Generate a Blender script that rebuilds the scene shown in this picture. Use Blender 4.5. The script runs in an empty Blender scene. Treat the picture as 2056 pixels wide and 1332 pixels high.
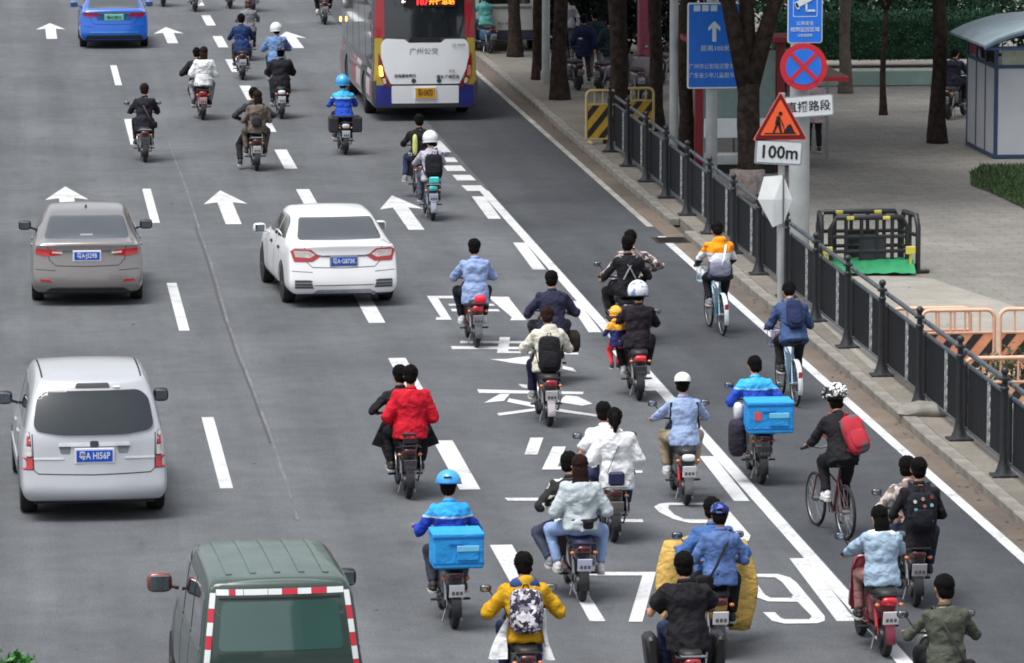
import bpy, bmesh, math, random
from math import sin, cos, pi, radians, sqrt, atan2, atan, tan
from mathutils import Vector, Matrix, noise
from mathutils.bvhtree import BVHTree
random.seed(7)
V = Vector
scene = bpy.context.scene
col = scene.collection
# ---------------------------------------------------------------- camera
CAM_H = 10.8
FPX = 9815.0                                   # focal length in photo pixels (photo 2056 wide)
PITCH = atan(1366.0 / FPX)
YAW = atan(1023.0 * cos(PITCH) / FPX)
cd = bpy.data.cameras.new('camera'); cam = bpy.data.objects.new('camera', cd); col.objects.link(cam)
cd.sensor_width = 36.0; cd.lens = FPX / 2056.0 * 36.0
cd.clip_start = 0.5; cd.clip_end = 4000
cam.location = (0, 0, CAM_H)
cam.rotation_euler = (pi / 2 - PITCH, 0, -YAW)
scene.camera = cam
CROT = cam.rotation_euler.to_matrix()
def G(px, py, z=0.0):
    """point of the real place seen at a photo pixel, on the level z"""
    d = CROT @ V(((px - 1028.0) / FPX, (666.0 - py) / FPX, -1.0))
    t = (z - CAM_H) / d.z
    return V((0, 0, CAM_H)) + d * t
# ---------------------------------------------------------------- light: overcast daylight
SUN_EL, SUN_ROT = radians(70), radians(235)
w = bpy.data.worlds.new('World'); scene.world = w; w.use_nodes = True
nt = w.node_tree; bg = nt.nodes['Background']
sky = nt.nodes.new('ShaderNodeTexSky'); sky.sky_type = 'NISHITA'; sky.sun_disc = False
sky.sun_elevation = SUN_EL; sky.sun_rotation = SUN_ROT
sky.air_density = 1.0; sky.dust_density = 4.0; sky.ozone_density = 2.0
hs = nt.nodes.new('ShaderNodeHueSaturation'); hs.inputs['Saturation'].default_value = 0.30
nt.links.new(sky.outputs[0], hs.inputs['Color']); nt.links.new(hs.outputs[0], bg.inputs[0])
bg.inputs[1].default_value = 0.115
sl = bpy.data.lights.new('sun', 'SUN'); sl.energy = 1.5; sl.angle = radians(32); sl.color = (1, .97, .93)
so = bpy.data.objects.new('sun', sl); col.objects.link(so)
so.rotation_euler = (pi / 2 - SUN_EL, 0, pi - SUN_ROT)
scene.view_settings.view_transform = 'Standard'; scene.view_settings.look = 'None'
scene.view_settings.gamma = 1; scene.view_settings.use_curve_mapping = False
scene.view_settings.exposure = 0.90
scene.cycles.filter_width = 1.85
# ---------------------------------------------------------------- materials
MATS = {}
def lin(c):
    r = []
    for v in c:
        v = v / 255.0
        r.append(v / 12.92 if v <= .04045 else ((v + .055) / 1.055) ** 2.4)
    return (r[0], r[1], r[2], 1)
def mat(name, rgb, rough=.6, metal=0., coat=0., var=.12, scale=6., bump=0., bscale=None, emit=0., trans=0., spec=.5):
    key = (name, tuple(rgb), rough, metal, coat, var, scale, bump, emit)
    if key in MATS: return MATS[key]
    m = bpy.data.materials.new(name); m.use_nodes = True; MATS[key] = m
    n = m.node_tree; b = n.nodes['Principled BSDF']
    c = lin(rgb)
    b.inputs['Roughness'].default_value = rough; b.inputs['Metallic'].default_value = metal
    b.inputs['Coat Weight'].default_value = coat; b.inputs['Coat Roughness'].default_value = .04
    b.inputs['Specular IOR Level'].default_value = spec
    tc = n.nodes.new('ShaderNodeTexCoord')
    if var > 0:
        nz = n.nodes.new('ShaderNodeTexNoise'); nz.inputs['Scale'].default_value = scale; nz.inputs['Detail'].default_value = 5
        n.links.new(tc.outputs['Object'], nz.inputs['Vector'])
        mr = n.nodes.new('ShaderNodeMapRange'); mr.inputs[1].default_value = .3; mr.inputs[2].default_value = .7
        mr.inputs[3].default_value = 1 - var; mr.inputs[4].default_value = 1 + var
        n.links.new(nz.outputs[0], mr.inputs[0])
        vm = n.nodes.new('ShaderNodeVectorMath'); vm.operation = 'SCALE'; vm.inputs[0].default_value = c[:3]
        n.links.new(mr.outputs[0], vm.inputs['Scale']); n.links.new(vm.outputs[0], b.inputs['Base Color'])
    else:
        b.inputs['Base Color'].default_value = c
    if bump > 0:
        nb = n.nodes.new('ShaderNodeTexNoise'); nb.inputs['Scale'].default_value = bscale or scale * 2; nb.inputs['Detail'].default_value = 4
        n.links.new(tc.outputs['Object'], nb.inputs['Vector'])
        bp = n.nodes.new('ShaderNodeBump'); bp.inputs['Strength'].default_value = bump; bp.inputs['Distance'].default_value = .03
        n.links.new(nb.outputs[0], bp.inputs['Height']); n.links.new(bp.outputs[0], b.inputs['Normal'])
    if emit > 0:
        b.inputs['Emission Color'].default_value = c; b.inputs['Emission Strength'].default_value = emit
    if trans > 0:
        b.inputs['Transmission Weight'].default_value = trans
    return m
def folds(n, tc, b, st=.9):
    """cloth creases: stretched, warped noise plus crackle ridges"""
    L = n.links.new
    nz = n.nodes.new('ShaderNodeTexNoise'); nz.inputs['Scale'].default_value = 5; L(tc, nz.inputs['Vector'])
    wv = n.nodes.new('ShaderNodeVectorMath'); wv.operation = 'MULTIPLY_ADD'; wv.inputs[1].default_value = (.35, .35, .35); L(nz.outputs['Color'], wv.inputs[0]); L(tc, wv.inputs[2])
    mp = n.nodes.new('ShaderNodeMapping'); mp.inputs['Scale'].default_value = (5, 5, 13); mp.inputs['Rotation'].default_value = (0, .5, 0); L(wv.outputs[0], mp.inputs['Vector'])
    a = n.nodes.new('ShaderNodeTexNoise'); a.inputs['Scale'].default_value = 1; a.inputs['Detail'].default_value = 2; L(mp.outputs[0], a.inputs['Vector'])
    v = n.nodes.new('ShaderNodeTexVoronoi'); v.feature = 'SMOOTH_F1'; v.inputs['Scale'].default_value = 8; L(wv.outputs[0], v.inputs['Vector'])
    m = n.nodes.new('ShaderNodeMath'); m.operation = 'MULTIPLY_ADD'; m.inputs[1].default_value = .7; L(v.outputs['Distance'], m.inputs[0]); L(a.outputs[0], m.inputs[2])
    bp = n.nodes.new('ShaderNodeBump'); bp.inputs['Strength'].default_value = st * .62; bp.inputs['Distance'].default_value = .06
    L(m.outputs[0], bp.inputs['Height']); L(bp.outputs[0], b.inputs['Normal'])
def cloth(name, rgb, bump=.5, rough=.85, var=.1):
    key = ('cloth', name, tuple(rgb), bump)
    if key in MATS: return MATS[key]
    m = mat(name, rgb, rough, 0, 0, var, 5.1, 0, spec=.2); MATS[key] = m
    n = m.node_tree; folds(n, [x for x in n.nodes if x.type == 'TEX_COORD'][0].outputs['Object'], n.nodes['Principled BSDF'], min(1, bump * 1.5))
    return m
def banded(name, stops, rough=.8):
    """printed bands at fixed heights of a garment: stops = [(z, rgb), ...] from low to high"""
    m = bpy.data.materials.new(name); m.use_nodes = True; n = m.node_tree; b = n.nodes['Principled BSDF']
    tc = n.nodes.new('ShaderNodeTexCoord'); sp = n.nodes.new('ShaderNodeSeparateXYZ'); n.links.new(tc.outputs['Object'], sp.inputs[0])
    mr = n.nodes.new('ShaderNodeMapRange'); mr.inputs[1].default_value = 0; mr.inputs[2].default_value = 2.
    n.links.new(sp.outputs[2], mr.inputs[0])
    cr = n.nodes.new('ShaderNodeValToRGB'); cr.color_ramp.interpolation = 'CONSTANT'
    e = cr.color_ramp.elements
    while len(e) < len(stops): e.new(.5)
    for el, (z, c) in zip(e, stops): el.position = z / 2.; el.color = lin(c)
    n.links.new(mr.outputs[0], cr.inputs[0]); n.links.new(cr.outputs[0], b.inputs['Base Color'])
    b.inputs['Roughness'].default_value = rough; b.inputs['Specular IOR Level'].default_value = .25
    folds(n, tc.outputs['Object'], b)
    return m
def blotch(name, cols, scale=22., rough=.85, kind='voronoi', rnd=1.):
    """printed camouflage / blotch pattern"""
    m = bpy.data.materials.new(name); m.use_nodes = True; n = m.node_tree; b = n.nodes['Principled BSDF']
    tc = n.nodes.new('ShaderNodeTexCoord')
    nz = n.nodes.new('ShaderNodeTexNoise'); nz.inputs['Scale'].default_value = scale * .5; n.links.new(tc.outputs['Object'], nz.inputs['Vector'])
    mx = n.nodes.new('ShaderNodeVectorMath'); mx.operation = 'MULTIPLY_ADD'; mx.inputs[1].default_value = (.12, .12, .12)
    n.links.new(nz.outputs['Color'], mx.inputs[0]); n.links.new(tc.outputs['Object'], mx.inputs[2])
    vo = n.nodes.new('ShaderNodeTexVoronoi'); vo.inputs['Scale'].default_value = scale; vo.inputs['Randomness'].default_value = rnd
    n.links.new(mx.outputs[0], vo.inputs['Vector'])
    sp = n.nodes.new('ShaderNodeSeparateXYZ'); n.links.new(vo.outputs['Color'], sp.inputs[0])
    cr = n.nodes.new('ShaderNodeValToRGB'); cr.color_ramp.interpolation = 'CONSTANT'; e = cr.color_ramp.elements
    while len(e) < len(cols): e.new(.5)
    for i, c in enumerate(cols): e[i].position = i / len(cols); e[i].color = lin(c)
    n.links.new(sp.outputs[0], cr.inputs[0]); n.links.new(cr.outputs[0], b.inputs['Base Color'])
    b.inputs['Roughness'].default_value = rough
    return m
# ---------------------------------------------------------------- mesh builder
class MB:
    def __init__(s): s.v = []; s.f = []; s.m = []
    def add(s, vs, fs, mi=0):
        o = len(s.v); s.v += [tuple(p) for p in vs]; s.f += [tuple(i + o for i in f) for f in fs]; s.m += [mi] * len(fs)
    def box(s, c, sz, R=None, ch=0., mi=0):
        c = V(c); hx, hy, hz = sz[0] / 2, sz[1] / 2, sz[2] / 2
        if ch <= 0:
            vs = [V((x * hx, y * hy, z * hz)) for z in (-1, 1) for y in (-1, 1) for x in (-1, 1)]
            fs = [(0, 2, 3, 1), (4, 5, 7, 6), (0, 1, 5, 4), (2, 6, 7, 3), (0, 4, 6, 2), (1, 3, 7, 5)]
        else:
            ch = min(ch, hx * .9, hy * .9, hz * .9); vs = []; ix = {}
            for x in (-1, 1):
                for y in (-1, 1):
                    for z in (-1, 1):
                        for a in range(3):
                            ix[(x, y, z, a)] = len(vs)
                            vs.append(V((x * (hx - (ch if a != 0 else 0)), y * (hy - (ch if a != 1 else 0)), z * (hz - (ch if a != 2 else 0)))))
            fs = []
            def q(l):
                p = [vs[i] for i in l]; n = (p[1] - p[0]).cross(p[2] - p[0]); ce = sum(p, V()) / len(p)
                fs.append(tuple(l) if n.dot(ce) > 0 else tuple(reversed(l)))
            for d in (-1, 1):
                q([ix[(d, a, b, 0)] for a, b in ((-1, -1), (1, -1), (1, 1), (-1, 1))])
                q([ix[(a, d, b, 1)] for a, b in ((-1, -1), (1, -1), (1, 1), (-1, 1))])
                q([ix[(a, b, d, 2)] for a, b in ((-1, -1), (1, -1), (1, 1), (-1, 1))])
            for a in (-1, 1):
                for b in (-1, 1):
                    q([ix[(a, b, -1, 0)], ix[(a, b, 1, 0)], ix[(a, b, 1, 1)], ix[(a, b, -1, 1)]])
                    q([ix[(a, -1, b, 0)], ix[(a, 1, b, 0)], ix[(a, 1, b, 2)], ix[(a, -1, b, 2)]])
                    q([ix[(-1, a, b, 1)], ix[(1, a, b, 1)], ix[(1, a, b, 2)], ix[(-1, a, b, 2)]])
                    for z in (-1, 1): q([ix[(a, b, z, 0)], ix[(a, b, z, 1)], ix[(a, b, z, 2)]])
        if R is not None: vs = [R @ p for p in vs]
        s.add([p + c for p in vs], fs, mi); return s
    def loft(s, rings, caps=True, mi=0, closed=False):
        n = len(rings[0]); vs = [p for r in rings for p in r]; fs = []
        m = len(rings)
        for i in range(m if closed else m - 1):
            j = (i + 1) % m
            for k in range(n):
                l = (k + 1) % n
                fs.append((i * n + k, i * n + l, j * n + l, j * n + k))
        if caps and not closed:
            fs.append(tuple(reversed(range(n)))); fs.append(tuple(range((m - 1) * n, m * n)))
        s.add(vs, fs, mi); return s
    def tube(s, pts, r, n=8, mi=0, caps=True, flat=1., closed=False):
        pts = [V(p) for p in pts]; m = len(pts)
        rs = r if isinstance(r, (list, tuple)) else [r] * m
        rings = []; up = None
        for i, p in enumerate(pts):
            if closed: t = pts[(i + 1) % m] - pts[i - 1]
            else: t = (pts[min(i + 1, m - 1)] - pts[max(i - 1, 0)])
            if t.length < 1e-9: t = V((0, 0, 1))
            t.normalize()
            if up is None:
                a = V((0, 0, 1)) if abs(t.z) < .9 else V((0, 1, 0))
                up = (a - t * a.dot(t)).normalized()
            else:
                up = (up - t * up.dot(t));
                up = up.normalized() if up.length > 1e-6 else t.orthogonal().normalized()
            sd = t.cross(up)
            rings.append([p + sd * (cos(2 * pi * k / n) * rs[i]) + up * (sin(2 * pi * k / n) * rs[i] * flat) for k in range(n)])
        s.loft(rings, caps, mi, closed); return s
    def lathe(s, c, prof, n=16, axis='z', mi=0, R=None):
        """prof [(r, h)...] turned about an axis"""
        c = V(c); rings = []
        for r, h in prof:
            ring = []
            for k in range(n):
                a = 2 * pi * k / n
                p = V((cos(a) * r, sin(a) * r, h))
                if axis == 'x': p = V((h, cos(a) * r, sin(a) * r))
                if axis == 'y': p = V((sin(a) * r, h, cos(a) * r))
                ring.append(c + (R @ p if R is not None else p))
            rings.append(ring)
        s.loft(rings, True, mi); return s
    def ell(s, c, r, R=None, nu=12, nv=8, e=1., mi=0, e2=None):
        """(super)ellipsoid; e<1 gives boxier shapes"""
        c = V(c); e2 = e if e2 is None else e2; rings = []
        f = lambda x, p: (abs(x) ** p) * (1 if x >= 0 else -1)
        for i in range(nv + 1):
            ph = -pi / 2 + pi * i / nv; ph = max(-pi / 2 + .02, min(pi / 2 - .02, ph)); ring = []
            for k in range(nu):
                a = 2 * pi * (k + .5) / nu
                p = V((r[0] * f(cos(ph), e) * f(cos(a), e2), r[1] * f(cos(ph), e) * f(sin(a), e2), r[2] * f(sin(ph), e)))
                ring.append(c + (R @ p if R is not None else p))
            rings.append(ring)
        s.loft(rings, True, mi); return s
    def prism(s, poly, axis, a, b, mi=0):
        """poly 2D extruded from a to b along axis: 'y' uses (x,z), 'x' uses (y,z), 'z' uses (x,y)"""
        def P(u, v, h): return V((u, h, v)) if axis == 'y' else (V((h, u, v)) if axis == 'x' else V((u, v, h)))
        n = len(poly); vs = [P(u, v, a) for u, v in poly] + [P(u, v, b) for u, v in poly]
        fs = [tuple(range(n)), tuple(reversed(range(n, 2 * n)))] + [(i, i + n, (i + 1) % n + n, (i + 1) % n) for i in range(n)]
        s.add(vs, fs, mi); return s
    def mesh(s, name, fixn=True):
        me = bpy.data.meshes.new(name); me.from_pydata(s.v, [], s.f)
        if any(s.m): me.polygons.foreach_set('material_index', s.m)
        if fixn:
            bm = bmesh.new(); bm.from_mesh(me); bmesh.ops.recalc_face_normals(bm, faces=bm.faces); bm.to_mesh(me); bm.free()
        return me
    def build(s, name, m=None, parent=None, smooth=40, loc=None, rot=None, fixn=True):
        return link(s.mesh(name, fixn), name, m, parent, smooth, loc, rot)
def link(me, name, m=None, parent=None, smooth=40, loc=None, rot=None):
    if m is not None and len(me.materials) == 0:
        for x in (m if isinstance(m, (list, tuple)) else [m]): me.materials.append(x)
    if smooth:
        me.polygons.foreach_set('use_smooth', [True] * len(me.polygons))
        if smooth < 180:
            try: me.set_sharp_from_angle(angle=radians(smooth))
            except Exception: pass
    o = bpy.data.objects.new(name, me); col.objects.link(o)
    if parent is not None: o.parent = parent
    if loc is not None: o.location = loc
    if rot is not None: o.rotation_euler = rot if not isinstance(rot, (int, float)) else (0, 0, rot)
    return o
def tag(o, label=None, cat=None, group=None, kind=None):
    if label: o['label'] = label
    if cat: o['category'] = cat
    if group: o['group'] = group
    if kind: o['kind'] = kind
    return o
def thing(name, label, cat, loc=(0, 0, 0), rz=0., group=None, scale=1.):
    o = bpy.data.objects.new(name, None); col.objects.link(o); o.location = loc; o.rotation_euler = (0, 0, rz)
    o.scale = (scale,) * 3; o.empty_display_size = .2
    return tag(o, label, cat, group)
def rpoly(pts, r, seg=4):
    """round the corners of a 2D polygon"""
    out = []; n = len(pts)
    for i in range(n):
        a, b, c = V(pts[i - 1]), V(pts[i]), V(pts[(i + 1) % n])
        rr = r[i] if isinstance(r, (list, tuple)) else r
        d1 = (a - b); d2 = (c - b); l = min(rr, d1.length * .45, d2.length * .45)
        if l < 1e-4: out.append(tuple(b)); continue
        p, q = b + d1.normalized() * l, b + d2.normalized() * l
        for k in range(seg + 1):
            t = k / seg; out.append(tuple(p * (1 - t) ** 2 + b * 2 * t * (1 - t) + q * t ** 2))
    return out
def text(s, size, m, parent, loc, rot=(pi / 2, 0, 0), ext=.003, align='CENTER', sx=1., name='lettering', bold=0.):
    c = bpy.data.curves.new('lettering', 'FONT'); c.body = s; c.size = size; c.align_x = align; c.align_y = 'CENTER'
    c.extrude = ext; c.resolution_u = 2; c.offset = bold
    t = bpy.data.objects.new('lettering', c); col.objects.link(t)
    me = bpy.data.meshes.new_from_object(t.evaluated_get(bpy.context.evaluated_depsgraph_get()))
    bpy.data.objects.remove(t); me.materials.clear(); me.materials.append(m)
    o = bpy.data.objects.new(name, me); col.objects.link(o); o.parent = parent; o.location = loc; o.rotation_euler = rot
    o.scale = (sx, 1, 1)
    return o
def remesh(mb, name, vox=.02, sm=3, disp=0., dsc=.12, seed=0):
    """union of the closed shapes as one continuous skin"""
    me = mb.mesh('tmp'); o = bpy.data.objects.new('tmp', me); col.objects.link(o)
    r = o.modifiers.new('r', 'REMESH'); r.mode = 'VOXEL'; r.voxel_size = vox; r.adaptivity = 0
    s_ = o.modifiers.new('s', 'SMOOTH'); s_.iterations = sm; s_.factor = .5
    if disp > 0:
        t = FOLDS.setdefault(dsc, None)
        if t is None:
            t = bpy.data.textures.new('folds', 'CLOUDS'); t.noise_scale = dsc; t.noise_depth = 2; FOLDS[dsc] = t
        d = o.modifiers.new('d', 'DISPLACE'); d.texture = t; d.strength = disp; d.mid_level = .5; d.texture_coords = 'GLOBAL'
        o.location = (seed * 3.7 % 11, seed * 1.3 % 7, 0)
    dg = bpy.context.evaluated_depsgraph_get()
    out = bpy.data.meshes.new_from_object(o.evaluated_get(dg)); out.name = name
    bpy.data.objects.remove(o); bpy.data.meshes.remove(me)
    return out
FOLDS = {}
def join_mb(me, mb):
    """add further shapes to a finished mesh"""
    bm = bmesh.new(); bm.from_mesh(me)
    t = mb.mesh('tmp'); bm.from_mesh(t); bm.to_mesh(me); bm.free(); bpy.data.meshes.remove(t)
    return me
# common materials
M_BLACK = mat('black_plastic', (28, 28, 30), .45, var=.15)
M_RUB = mat('tyre_rubber', (30, 30, 32), .85, var=.2, scale=20)
M_STEEL = mat('brushed_steel', (150, 152, 155), .35, .9, var=.1)
M_CHROME = mat('chrome', (175, 177, 180), .2, 1., var=.05)
M_WHITEP = mat('white_plastic', (222, 224, 226), .4, var=.06)
M_REDL = mat('red_lens', (170, 22, 30), .15, coat=1., var=.15, scale=25)
M_BLUEP = mat('plate_blue', (25, 80, 190), .4, var=.1, scale=20)
M_GLASSD = mat('tinted_glass', (26, 31, 34), .04, 0, 1., var=.1, scale=1.5)
M_SKIN = mat('skin', (190, 140, 112), .55, var=.08, scale=10)
M_HAIR = mat('black_hair', (13, 11, 11), .8, var=.4, scale=40, bump=.8, bscale=70, spec=.12)
M_HAIRB = mat('brown_hair', (36, 21, 17), .75, var=.4, scale=40, bump=.8, bscale=70, spec=.15)
def worn_paint(name, rgb, base, thr=.60):
    m = bpy.data.materials.new(name); m.use_nodes = True; n = m.node_tree; b = n.nodes['Principled BSDF']; L = n.links.new
    g = n.nodes.new('ShaderNodeNewGeometry')
    def nz(sc, det): x = n.nodes.new('ShaderNodeTexNoise'); x.inputs['Scale'].default_value = sc; x.inputs['Detail'].default_value = det; x.inputs['Roughness'].default_value = .7; L(g.outputs['Position'], x.inputs['Vector']); return x.outputs[0]
    def mrg(src, a, c, lo, hi): x = n.nodes.new('ShaderNodeMapRange'); x.inputs[1].default_value = a; x.inputs[2].default_value = c; x.inputs[3].default_value = lo; x.inputs[4].default_value = hi; L(src, x.inputs[0]); return x.outputs[0]
    mix = n.nodes.new('ShaderNodeMix'); mix.data_type = 'RGBA'; mix.inputs[6].default_value = lin(rgb); mix.inputs[7].default_value = lin(base)
    ad = n.nodes.new('ShaderNodeMath'); ad.operation = 'MULTIPLY_ADD'; ad.inputs[1].default_value = .45; L(nz(1.1, 3), ad.inputs[0]); L(mrg(nz(16, 8), 0, 1, 0, .55), ad.inputs[2])
    L(mrg(ad.outputs[0], thr - .04, thr + .05, 0, .5), mix.inputs[0])
    vm = n.nodes.new('ShaderNodeVectorMath'); vm.operation = 'SCALE'; L(mix.outputs[2], vm.inputs[0]); L(mrg(nz(2.5, 6), .3, .7, .84, 1.08), vm.inputs['Scale']); L(vm.outputs[0], b.inputs['Base Color'])
    b.inputs['Roughness'].default_value = .75; return m
M_WHT = worn_paint('road_paint_white', (196, 198, 200), (96, 98, 101), .56)
M_WHTE = worn_paint('edge_line_paint', (172, 170, 164), (92, 90, 86), .50)
# ================================================================= SETTING
def ground_mat(name, base, dark, streak=0., speck=.32, tile=None, rough=.85, stain=.35):
    m = bpy.data.materials.new(name); m.use_nodes = True; n = m.node_tree; b = n.nodes['Principled BSDF']; L = n.links.new
    g = n.nodes.new('ShaderNodeNewGeometry')
    def noise_(sc, det=6, vec=None, rg=.6):
        x = n.nodes.new('ShaderNodeTexNoise'); x.inputs['Scale'].default_value = sc; x.inputs['Detail'].default_value = det
        x.inputs['Roughness'].default_value = rg; L(vec or g.outputs['Position'], x.inputs['Vector']); return x.outputs[0]
    def ramp(src, a, b_, lo, hi):
        x = n.nodes.new('ShaderNodeMapRange'); x.inputs[1].default_value = a; x.inputs[2].default_value = b_
        x.inputs[3].default_value = lo; x.inputs[4].default_value = hi; L(src, x.inputs[0]); return x.outputs[0]
    def mul(a, b_):
        x = n.nodes.new('ShaderNodeMath'); x.operation = 'MULTIPLY'; L(a, x.inputs[0])
        if isinstance(b_, float): x.inputs[1].default_value = b_
        else: L(b_, x.inputs[1])
        return x.outputs[0]
    f = ramp(noise_(.22, 3), .35, .65, 0, 1)
    sc = n.nodes.new('ShaderNodeVectorMath'); sc.operation = 'MULTIPLY'; sc.inputs[1].default_value = (1.3, .05, 1)
    L(g.outputs['Position'], sc.inputs[0])
    st = ramp(noise_(1.0, 5, sc.outputs[0]), .38, .62, 1 - streak, 1 + streak)
    fine = ramp(noise_(38, 3), .3, .7, 1 - speck, 1 + speck)
    mid = ramp(noise_(2.2, 8, rg=.7), .3, .7, 1 - stain * .45, 1 + stain * .45)
    mx = n.nodes.new('ShaderNodeMix'); mx.data_type = 'RGBA'; mx.inputs[6].default_value = lin(dark); mx.inputs[7].default_value = lin(base)
    L(f, mx.inputs[0])
    k = mul(mul(st, fine), mid)
    spots = ramp(noise_(7, 2), .68, .73, 1., .66); k = mul(k, spots)
    if streak > .05:
        sx = n.nodes.new('ShaderNodeSeparateXYZ'); L(g.outputs['Position'], sx.inputs[0])
        wv = n.nodes.new('ShaderNodeMath'); wv.operation = 'SINE'; ml = mul(sx.outputs[0], 3.9); L(ml, wv.inputs[0]); k = mul(k, ramp(wv.outputs[0], -1, 1, .95, 1.05))
        s2 = n.nodes.new('ShaderNodeVectorMath'); s2.operation = 'MULTIPLY'; s2.inputs[1].default_value = (2.2, .6, 1); L(g.outputs['Position'], s2.inputs[0]); k = mul(k, ramp(noise_(1., 3, s2.outputs[0]), .60, .70, 1., .86))
    if tile:
        br = n.nodes.new('ShaderNodeTexBrick'); br.inputs['Scale'].default_value = 1; br.inputs['Brick Width'].default_value = tile[0]
        br.inputs['Row Height'].default_value = tile[1]; br.inputs['Mortar Size'].default_value = .012
        br.inputs['Color1'].default_value = (1, 1, 1, 1); br.inputs['Color2'].default_value = (.88, .88, .88, 1); br.inputs['Mortar'].default_value = (.62, .62, .62, 1)
        L(g.outputs['Position'], br.inputs['Vector']); k = mul(k, br.outputs['Color'])
    vm = n.nodes.new('ShaderNodeVectorMath'); vm.operation = 'SCALE'; L(mx.outputs[2], vm.inputs[0]); L(k, vm.inputs['Scale'])
    L(vm.outputs[0], b.inputs['Base Color']); b.inputs['Roughness'].default_value = rough; b.inputs['Specular IOR Level'].default_value = .35
    bp = n.nodes.new('ShaderNodeBump'); bp.inputs['Strength'].default_value = .35; bp.inputs['Distance'].default_value = .01
    L(noise_(55, 2), bp.inputs['Height']); L(bp.outputs[0], b.inputs['Normal'])
    return m
M_ASPH = ground_mat('weathered_asphalt', (92, 95, 98), (79, 82, 86), .10)
M_ASPHD = ground_mat('darker_asphalt', (68, 71, 75), (57, 60, 65), .09)  # darker tone over the whole bus lane
M_PAVE = ground_mat('plaza_paving', (132, 129, 123), (114, 112, 107), 0., .12, (.6, .3))
M_WALK = ground_mat('pavement_concrete', (128, 122, 113), (106, 102, 95), 0., .2)
M_GUT = ground_mat('gutter_concrete', (112, 101, 90), (90, 82, 76), .1, .2)
M_KERB = mat('kerb_granite', (124, 121, 114), .8, var=.28, scale=5, bump=.3, bscale=40)
M_EARTH = ground_mat('earth', (80, 78, 70), (66, 64, 58), 0.)
def strip(name, x0, x1, y0, y1, z, m, kind='structure', ny=1, parent=None):
    mb = MB(); mb.add([(x0, y0, z), (x1, y0, z), (x1, y1, z), (x0, y1, z)], [(0, 1, 2, 3)])
    o = mb.build(name, m, parent, 0, fixn=False)
    if kind and parent is None: o['kind'] = kind
    return o
def slopeX(m): return G(5 + m * 1700, 1000).x
def roadY(py): return G(5, py).y
XK = slopeX(1.163)                       # kerb face
XL = slopeX(1.125)                       # white edge line
XC = slopeX(.8915)                       # solid lane line
XB, XA = slopeX(.5576), slopeX(.2676)
XF = slopeX(1.2)                         # fence
strip('ground', -1500, 1500, -1500, 1500, -.05, M_EARTH)
strip('road', -25, XK + .05, -60, 600, 0, M_ASPH)
strip('bus_lane_surface', XC + .12, XL + .08, -60, 600, .004, M_ASPHD)
strip('gutter', XL + .08, XK + .02, -60, 600, .005, M_GUT)
mb = MB(); mb.box(((XK + .2 + XF + .55) / 2, 270, .03), (XF + .55 - XK - .2, 660, .18)); tag(mb.build('pavement', M_WALK, smooth=0), kind='structure')
mb = MB(); mb.box(((XF + .55 + 90) / 2, 270, .025), (90 - XF - .55, 660, .18)); tag(mb.build('plaza', M_PAVE, smooth=0), kind='structure')
SW = .12                                 # pavement level
kerb = tag(thing('kerb', None, None, (XK + .1, 0, 0)), kind='structure')
mb = MB(); mb.box((0, 0, .055), (.2, .985, .15), ch=.018); kme = mb.mesh('kerb_stone'); kme.materials.append(M_KERB)
for i in range(145):
    y = 48 + i * 1.0
    if abs(y - roadY(482)) < .6: continue
    o = link(kme, 'kerb_stone', None, kerb, 0, (random.uniform(-.006, .006), y, random.uniform(-.005, .004)), (0, 0, random.uniform(-.006, .006)))
mb = MB(); mb.box((0, 0, 0), (.62, .85, .03), ch=.004)
for i in range(9): mb.box((0, -.34 + i * .085, .018), (.5, .03, .012))
p = G(1327, 484); tag(mb.build('storm_drain', mat('cast_iron', (52, 47, 44), .6, .3, var=.3), None, 0, (XL + .1, p.y, .002)), 'dark iron storm drain set in the gutter where the white edge line breaks', 'drain')
# -------- markings, read off as polygons on the ground
marks = []
MK = [0]
def mark(poly, name='road_marking', z=.004, m=None):
    MK[0] += 1; z = .004 + .00012 * MK[0]
    c = [G(x, y) for x, y in poly]
    mb = MB(); mb.add([(p.x, p.y, z) for p in c], [tuple(range(len(c)))])
    me = mb.mesh(name, False); me.validate()
    if me.polygons[0].normal.z < 0:
        me.flip_normals()
    o = link(me, name, m or M_WHT, None, 0); o['kind'] = 'structure'; return o
def linestrip(x, w, y0, y1, z=.004, name='lane_line', m=None):
    return strip(name, x - w / 2, x + w / 2, y0, y1, z, m or M_WHT)
for k in range(-2, 5):                                        # left dashed line: 6 m dashes, 15 m period
    yt = roadY(845) + 15 * k
    linestrip(XA, .17, yt - 6.0, yt, name='lane_dash')
for k in range(-2, 15):                                       # second dashed line: 4 m dashes, 8 m period
    yb = roadY(1000) + 8.0 * k
    linestrip(XB, .27, yb, yb + 4.0, name='lane_dash')
linestrip(XC, .18, 38, roadY(395), .009, 'solid_line')
linestrip(XL, .15, 38, roadY(492), .0095, 'edge_line'); linestrip(XL, .13, roadY(472), 300, .0095, 'edge_line', M_WHTE)
def arrow(px, py, m):
    """straight-ahead arrow, tip at the pixel, pointing up the road"""
    t = G(px, py); X, Y = t.x, t.y
    pts = [(0, 0), (-.43, -2.45), (-.15, -2.15), (-.15, -5.9), (.15, -5.9), (.15, -2.15), (.43, -2.45)]
    mb = MB(); mb.add([(X + a, Y + b, .004) for a, b in pts], [(0, 1, 2), (0, 5, 6), (0, 2, 5), (2, 3, 4, 5)])
    o = mb.build('lane_arrow', M_WHT, None, 0, fixn=True); o['kind'] = 'structure'
    for p in o.data.polygons:
        if p.normal.z < 0: p.flip()
for px, py in ((131, 375), (442, 383), (787, 393), (100, 47), (333, 55), (575, 64)): arrow(px, py, 0)
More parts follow.
